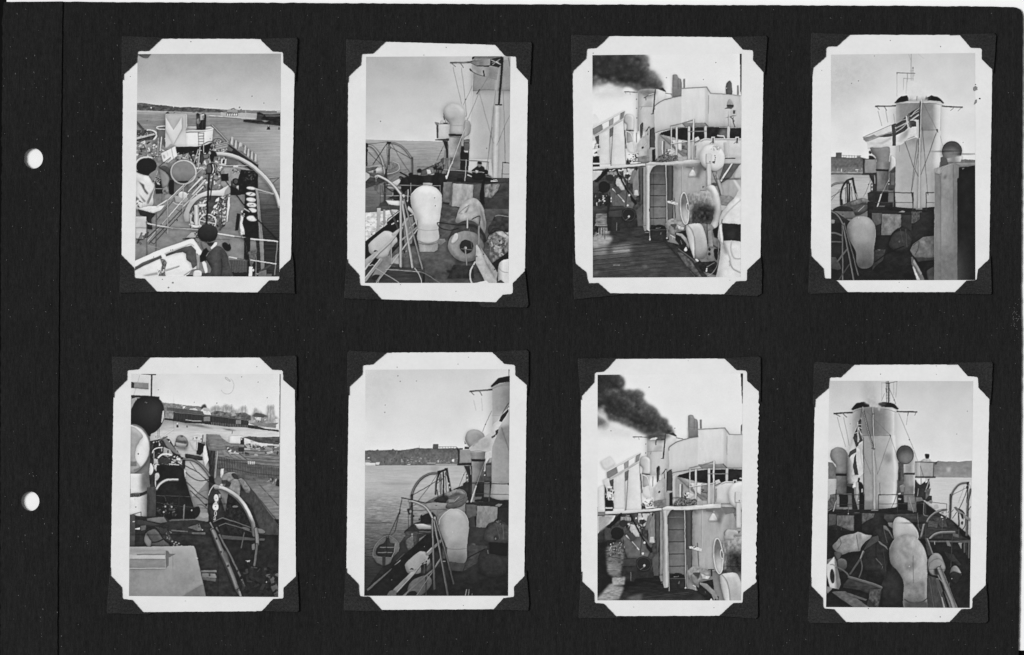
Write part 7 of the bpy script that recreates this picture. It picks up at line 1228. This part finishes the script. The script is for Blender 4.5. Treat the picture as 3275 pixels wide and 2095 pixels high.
    o('deck_side'); f('1420 900 1560 900 1740 1040 1960 1160 2230 1400 2280 1480 2280 1640 1420 1560', 52, (8, 60, 30)); f('1420 920 1540 920 1540 1080 1430 1080', 34); f('1580 940 1720 1050 1640 1090 1580 1070', 36); l('1560 900 1560 1060', 10, 70); k('1540 900 1535 1080 1620 1110', 9, 130); f('1960 1160 2230 1400 2250 1480 2130 1420', 36); f('1600 1180 1760 1190 1740 1290 1600 1280', 78, (12, 50, 20)); l('1590 1300 2080 1330', 6, 84); l('1600 1110 1740 1120 1800 1200', 7, 76); f('1660 1130 1850 1130 1900 1280 1800 1280', 66, (10, 20, 20))
    l('1560 880 1700 900 1886 918', 7, 92); l('1886 918 1880 1120', 7, 92); l('1820 1160 1815 1430', 6, 96); g('1740 1010 1900 1000 1960 1150 1780 1130', 26, [60, 150, 190, 205], (6, 26)); f('1690 945 1740 930 1760 980 1700 1000', 165, 8)
    o('davit'); p.tube('1940 1140 1945 960 1955 820 1990 730 2060 640 2130 605 2210 600', 26, 62, 96, 128); l('1945 780 1940 1140', 30, 66); l('1938 790 1934 1140', 8, 100); f('2195 585 2235 580 2225 640 2195 630', 44); e(2206, 668, 22, 26, 60); l('2205 690 2170 800 2080 1000', 9, 64); l('2215 640 2200 900', 16, 66); l('2180 680 1980 780', 5, 96); l('2160 650 2070 900', 4, 130); l('2235 620 2265 700', 5, 84)
    o('davit'); l('2255 700 2215 880 2195 1400', 36, 74); l('2250 700 2208 880 2186 1400', 10, 116); l('2260 960 2200 1060', 9, 70); l('2070 1020 2075 1290', 16, 60); l('2080 1100 2085 1260', 8, 60); k('2180 1100 2170 1250 2130 1320', 9, 56)
    o('boat_spar'); f('1995 975 2030 960 2080 1010 2140 1060 2180 1100 2250 1150 2250 1190 2150 1130 2060 1050', ('d', 40, 2000, 56, 2300, 128), 8); f('2100 1060 2140 1080 2150 1160 2120 1140', 44); c('2100 1030 2060 990 2130 1020 2170 1080', 48); l('2040 1050 1980 1140', 8, 66); l('1990 1010 1960 1050', 7, 60); c('2110 1200 2140 1190 2130 1240 2110 1230', 44)
    o('crane_arm'); k('1580 1200 1620 1130 1700 1060 1800 1020 1880 1010', 32, 92); k('1582 1190 1622 1122 1702 1052 1800 1012', 12, 140); l('1570 1200 1560 1460', 22, 60); f('1545 1210 1560 1220 1510 1430 1450 1480 1500 1320', 84, (10, 16, 40)); f('1520 1230 1550 1220 1500 1420 1480 1430', 128, 10); l('1440 1060 1450 1270 1480 1330', 7, 120)
    o('gallows_arm'); k('1620 1470 1690 1400 1780 1365 1900 1358 2010 1358', 42, 88); k('1620 1462 1690 1392 1780 1357 1900 1350 2010 1350', 22, 132); f('1980 1370 2070 1390 2070 1440 1985 1420', 92); l('2075 1310 2070 1440', 9, 84); f('1740 1470 2250 1480 2250 1500 1740 1500', 78, 6)
    v(2635, 1640)
    o('lower_deck'); f('40 240 480 300 1000 320 1460 400 1800 400 2260 440 2260 1480 30 1480', 36, (5, 60, 60)); f('1580 430 2250 430 2250 460 1580 450', 84, 6); f('1870 430 1920 430 1960 520 1900 510', 104, 6); f('2060 460 2120 460 2115 560', 128, 6); l('2160 460 2160 600', 26, 78); l('2230 440 2225 690', 24, 84); l('2190 640 2190 470', 14, 60); l('1975 360 1950 830', 9, 72); f('1850 600 1990 640 2110 800 2080 820 1900 700', 50, 6); l('1700 445 1706 490', 7, 176)
    f('1000 800 1240 900 1230 1470 900 1470 880 1120', ('v', 800, 42, 1100, 48, 1470, 36), 5)
    o('canvas_cover', 'pale canvas thrown over a fitting'); c('130 510 190 440 260 370 380 330 470 315 520 296 580 310 640 335 735 350 690 420 600 500 560 580 400 600 270 640 180 590', ('h', 130, 110, 400, 136, 520, 156, 730, 146), (12, 50, 50)); f('490 330 520 300 580 320 560 560 530 560', 132, 8, 8, None); k('240 380 260 470 200 560', 7, 76); k('500 340 520 480 540 570', 6, 84); f('690 360 735 352 660 440 600 480', 150, 0, 6, None)
    o('dark_canvas', 'dark canvas hood heaped in the middle'); c('720 380 760 260 810 200 900 180 960 200 1040 280 1075 400 1020 520 1000 590 950 960 900 1000 600 900 580 700 560 560 640 440', 44, (6, 50, 50)); f('910 190 960 200 1020 290 1070 400 1050 390 1000 290 910 240', 104, 8); f('820 420 850 440 960 520 990 580 940 530 860 480', 108, 8); l('915 230 970 460', 10, 84); f('730 370 830 350 850 420 640 560 600 580', 66, 6); l('800 470 800 700', 9, 34); l('800 700 890 800', 9, 104); l('900 820 895 860', 6, 110); l('910 560 950 900', 7, 66)
    o('ventilator', 'white cowl ventilator behind the nearest one'); c('1060 200 1080 110 1120 70 1160 62 1260 95 1360 170 1430 260 1455 340 1445 410 1380 420 1260 360 1120 420 1075 400', ('h', 1060, 160, 1180, 178, 1330, 176, 1455, 150), 3); k('1350 190 1420 270 1450 350 1440 400', 10, 205); k('1062 190 1085 106 1130 66 1180 64', 5, 190)
    o('ventilator', 'nearest streaked cowl ventilator with a long neck'); c('1000 600 1020 500 1080 410 1180 345 1290 332 1400 370 1490 460 1560 590 1590 740 1595 900 1585 1040 1585 1350 1580 1480 1240 1480 1230 1150 1200 1000 1120 880 1040 800 1005 700', ('h', 1000, 120, 1150, 142, 1400, 156, 1590, 166), (10, 60, 80)); c('1150 560 1230 580 1300 700 1260 690 1190 640', 122, 8, 20, None); c('1220 780 1300 760 1400 770 1380 870 1280 880', 116, 10, 24, None); f('1230 1050 1590 1020 1590 1480 1230 1480', ('v', 1040, 124, 1250, 124, 1400, 88), (12, 60, 60), 30, None); f('1540 640 1590 700 1590 1400 1560 1400', 158, 6, 12, None); k('1240 1330 1330 1380 1480 1380 1585 1320', 12, 60); k('1370 660 1376 1080', 5, 92); f('1240 1380 1590 1370 1580 1480 1240 1480', 76, 6, 14, None); k('1010 560 1080 412 1180 348 1290 335 1400 372', 5, 176, .6)
    f('1590 560 1600 640 1600 950 1588 900', 30); p.spots('1316 820', 205, 6)
    o('net_float', 'pale drum float on a boom'); c('1600 760 1620 690 1680 625 1740 622 1800 660 1860 800 1870 870 1820 930 1740 950 1660 960 1610 880', ('d', 50, 1500, 140, 1800, 118), 3); e(1740, 840, 128, 116, 132, -50, 3); k('1610 780 1700 716 1800 720 1866 830', 5, 110); f('1690 870 1740 850 1760 960 1700 960', 50, 0, 10, None); f('1780 830 1800 798 1806 806 1790 840', 60)
    o('boom'); f('1740 850 1780 835 1830 880 1960 1220 2060 1470 1930 1470 1840 1120', ('d', -28, 1000, 84, 1060, 150, 1150, 108), 4); p.tube('1770 860 1850 1080 1950 1320 2000 1470', 76, 70, 118, 140); l('1755 960 1780 1020 1836 1078', 14, 128); l('1720 1015 1780 1020', 12, 128)
    o('rail_gear'); f('1595 960 1720 1000 1850 1300 1900 1480 1590 1480', 66, (8, 20, 60)); l('1620 1010 1690 1470', 9, 92); l('1720 1040 1800 1300 1860 1480', 11, 112); l('1850 1200 1940 1470', 9, 90); f('1800 1290 1820 1300 1870 1480 1840 1480', 140, 12); f('1700 1020 1760 1020 1830 1200 1800 1260', 76, 6); l('1575 400 1650 620', 40, 74); l('1590 400 1672 630', 18, 128); f('1560 470 1620 500 1660 640 1600 660', 66, 8)
    o('bucket'); c('1935 950 1960 850 2010 812 2060 840 2115 950 2080 940 2000 900', ('h', 1935, 74, 2010, 120, 2100, 140), 5); c('1940 940 2000 905 2080 925 2110 950 2040 1080 1960 1050', 44, 6); p.spots('1964 1012', 205, 6); c('1915 1100 1930 1070 1930 1140', 84)
    o('sighting_box', 'white box with an oval opening'); f('45 790 155 672 190 740 260 1100 230 1180 90 1150 45 960', ('h', 45, 196, 150, 190, 200, 130, 260, 120), 4); f('155 672 190 740 262 1100 225 1180 195 1080 165 740', 112, 6); e(128, 972, 36, 112, 50, -4, 5); l('95 795 130 790 200 830', 14, 140); f('45 720 140 690 50 790', 110, 6); c('160 600 270 620 260 660 220 720 180 700', 72, 8); c('205 740 270 700 345 740 340 850 240 900', ('v', 700, 96, 900, 62), 5)
    o('wooden_trough'); f('300 1100 390 990 740 1090 890 1130 885 1220 840 1480 640 1480 700 1250 560 1190 300 1150', 56, (8, 60, 30)); l('380 985 740 1090 885 1150', 34, 92); l('385 976 745 1080 885 1138', 10, 118); f('700 1180 885 1170 860 1260 830 1480 690 1330', 74, (18, 30, 30)); k('200 830 320 900 390 990', 20, 92)
    l('610 600 560 700 400 940', 30, 72); l('600 590 555 700', 18, 124); k('565 720 585 850 540 990', 20, 78)
    o('spar_end'); f('40 1130 130 1160 60 1250 40 1230', 116, 8); f('110 1210 330 1210 470 1290 720 1470 480 1470 240 1310', 92, (10, 60, 30)); f('300 1220 380 1230 660 1330 640 1350 420 1290', 84, 6); c('60 1240 140 1170 240 1190 120 1220 60 1300', 34)
    v(2635, 1205); p.spots('402 726 2205 532 2040 882', 70, 5)
def blank(p):
    p.v(0, 0); p.o('sky'); p.T[:] = 150
def G(n): return globals().get(n, blank)
PAINT = [G('paint%d' % i) for i in range(1, 9)]
PRINT_BASE = material('print_base', 60, 0.6, 0.02)
# ------------------------------------------------------------------ assemble
PRINT_MAT[0] = print_material()
SUBJ = [  # label of the photo, short name for its corners
 ('snapshot of a crowded foredeck with V board and capped sailor', 'V board snapshot'),
 ('snapshot of sailors beside a funnel, open sea and wake behind', 'open sea snapshot'),
 ('snapshot of funnel smoke over gun tub and wet planked deck', 'planked deck snapshot'),
 ('snapshot of an ensign flying before a funnel beside tall locker', 'flying ensign snapshot'),
 ('snapshot of a ship alongside a wharf with picket fence', 'wharf snapshot'),
 ('snapshot of harbour water, davits, ship boats and wooded shore', 'wooded shore snapshot'),
 ('snapshot of funnel smoke over gun tub with bell, dark deck', 'dark deck smoke snapshot'),
 ('snapshot of a funnel with drooping ensign above cowl ventilators', 'drooping ensign snapshot'),
]
CN = dict(TL='upper left', TR='upper right', BL='lower left', BR='lower right')
SPECKS = ['945 127 215 545', '1305 195 1037 288', '327 265 270 485', '1080 112 1683 186 255 472', '1140 238 1850 237', '715 280 1575 160 1447 242', '1432 127', '1632 152 1632 254 960 250']
SPECKS2 = ['600 502', '755 565 1423 645', '1970 512', '1290 600 1185 538', '990 684', '1512 737', '1742 765 777 757', '1680 800 1388 792 815 700']
def blob(cx, cy, r, rnd, n=9):
    return [(cx + r * rnd.uniform(.6, 1.2) * math.cos(6.2832 * i / n), cy + r * rnd.uniform(.6, 1.2) * math.sin(6.2832 * i / n)) for i in range(n)]
for i, fr in enumerate(FR):
    rnd = random.Random(100 + i)
    pq = quad_of(fr, 'paper')
    cxn = sum(p[0] for p in pq) / 4; cyn = sum(p[1] for p in pq) / 4
    root = bpy.data.objects.new('photograph', None)
    COL.objects.link(root)
    root.empty_display_size = 0.01
    root.location = (0, 0, 0)
    tag(root, 'black and white ' + SUBJ[i][0], 'photograph', 'snapshots mounted on the album page')
    amp = 0.3
    edges = [rough_line([pq[k], pq[(k + 1) % 4]], (1.6 if (i == 6 and k == 1) else amp), 7, rnd)[:-1] for k in range(4)]
    paper = slab('print_paper', [p for e_ in edges for p in e_], ZP0, ZP1, M_PAPER, root)
    q = quad_of(fr, 'pic')
    pic = Pic(q)
    PAINT[i](pic)
    pic.done()
    base = slab('picture', q, ZP1 + 0.004 * MM, ZPIC, PRINT_BASE, root)
    lay_print(pic, base, ZINK)
    # specks on the white border
    vs_, fs_ = [], []
    for st, o_ in ((SPECKS[i], fr['o1']), (SPECKS2[i], fr['o2'])):
        for x, y in conv(st, o_):
            b_ = blob(x, y, rnd.uniform(1.2, 1.9), rnd); k0 = len(vs_)
            vs_ += [(X(a), Y(c), ZP1 + 0.02 * MM) for a, c in b_]; fs_.append(tuple(range(k0 + len(b_) - 1, k0 - 1, -1)))
    me = bpy.data.meshes.new('speck_marks'); me.from_pydata(vs_, [], fs_); me.update()
    tag(link('speck_marks', me, M_SPECK, root), kind='stuff')
    for cn in ('TL', 'TR', 'BL', 'BR'):
        o_ = fr['o1'] if cn[0] == 'T' else fr['o2']
        c_ = corner('photo_corner', conv(fr[cn][0], o_), conv(fr[cn][1], o_), cn, (cxn, cyn))
        tag(c_, 'notched black paper corner holding the %s of the %s' % (CN[cn], SUBJ[i][1]), 'photo corner', 'black paper photo corners')
    if i == 3:
        st = slab('ink_stain', blob(3117, 284, 9, rnd, 14), ZINK + 0.01 * MM, ZINK + 0.02 * MM, M_STAIN, root)
        tag(st, 'dark grey stain across the right border')
        slab('stain_spot', blob(3119, 271, 2, rnd), ZINK + 0.01 * MM, ZINK + 0.02 * MM, M_SPECK, root)
        slab('stain_spot', blob(3133, 316, 3, rnd), ZINK + 0.01 * MM, ZINK + 0.02 * MM, M_SPECK, root)
        slab('stain_spot', [(3113, 335), (3118, 320), (3124, 318), (3123, 328), (3117, 334)], ZINK + 0.01 * MM, ZINK + 0.02 * MM, M_STAIN, root)
    if i == 0:
        for (x, y) in ((553, 905), (539, 919.5)):
            slab('stain_spot', blob(x, y, 3.2, rnd, 12), ZP1 + 0.012 * MM, ZP1 + 0.02 * MM, M_STAIN, root)
# lint and dust lying on the black page
rnd = random.Random(5)
vs_, fs_ = [], []
def lint(x, y, L, w, a, z):
    k0 = len(vs_); ca, sa = math.cos(a), math.sin(a)
    for u, v in ((-L, -w), (L, -w), (L, w), (-L, w)):
        vs_.append((X(x + u * ca - v * sa), Y(y + u * sa + v * ca), z))
    fs_.append((k0 + 3, k0 + 2, k0 + 1, k0))
def clear(x, y):
    for fr in FR:
        q = quad_of(fr, 'paper')
        if min(p[0] for p in q) - 30 < x < max(p[0] for p in q) + 30 and min(p[1] for p in q) - 30 < y < max(p[1] for p in q) + 30: return False
    return all(math.hypot(x - hx, y - hy) > 45 for hx, hy in ((107, 507), (97, 1603)))
n_ = 0
while n_ < 420:
    x, y = rnd.uniform(12, 3250), rnd.uniform(30, 2085)
    if not clear(x, y): continue
    z = (Z2 if x < 190 else Z1) + 0.03 * MM
    big = rnd.random() < 0.16
    lint(x, y, rnd.uniform(1.0, 2.4) if big else rnd.uniform(0.5, 1.2), rnd.uniform(0.35, 0.7), rnd.gauss(1.57, 0.6), z)
    n_ += 1
for _ in range(46):
    lint(rnd.gauss(3249, 8), rnd.gauss(1020, 26), rnd.uniform(0.5, 1.6), rnd.uniform(0.3, 0.6), rnd.gauss(1.57, 0.4), Z1 + 0.03 * MM)
for x, y in nums('112 178 85 187 109 232 50 236 375 145 363 188 218 435 235 500 313 525 358 648 107 1522 143 1675 81 1712 168 1705 250 1716 138 1948 184 1958'):
    lint(x, y, 2.2, 0.6, 1.4, (Z2 if x < 190 else Z1) + 0.03 * MM)
me = bpy.data.meshes.new('lint'); me.from_pydata(vs_, [], fs_); me.update()
lo = link('lint', me, M_LINT)
tag(lo, 'pale dust and lint specks scattered over the black page', 'lint', kind='stuff')
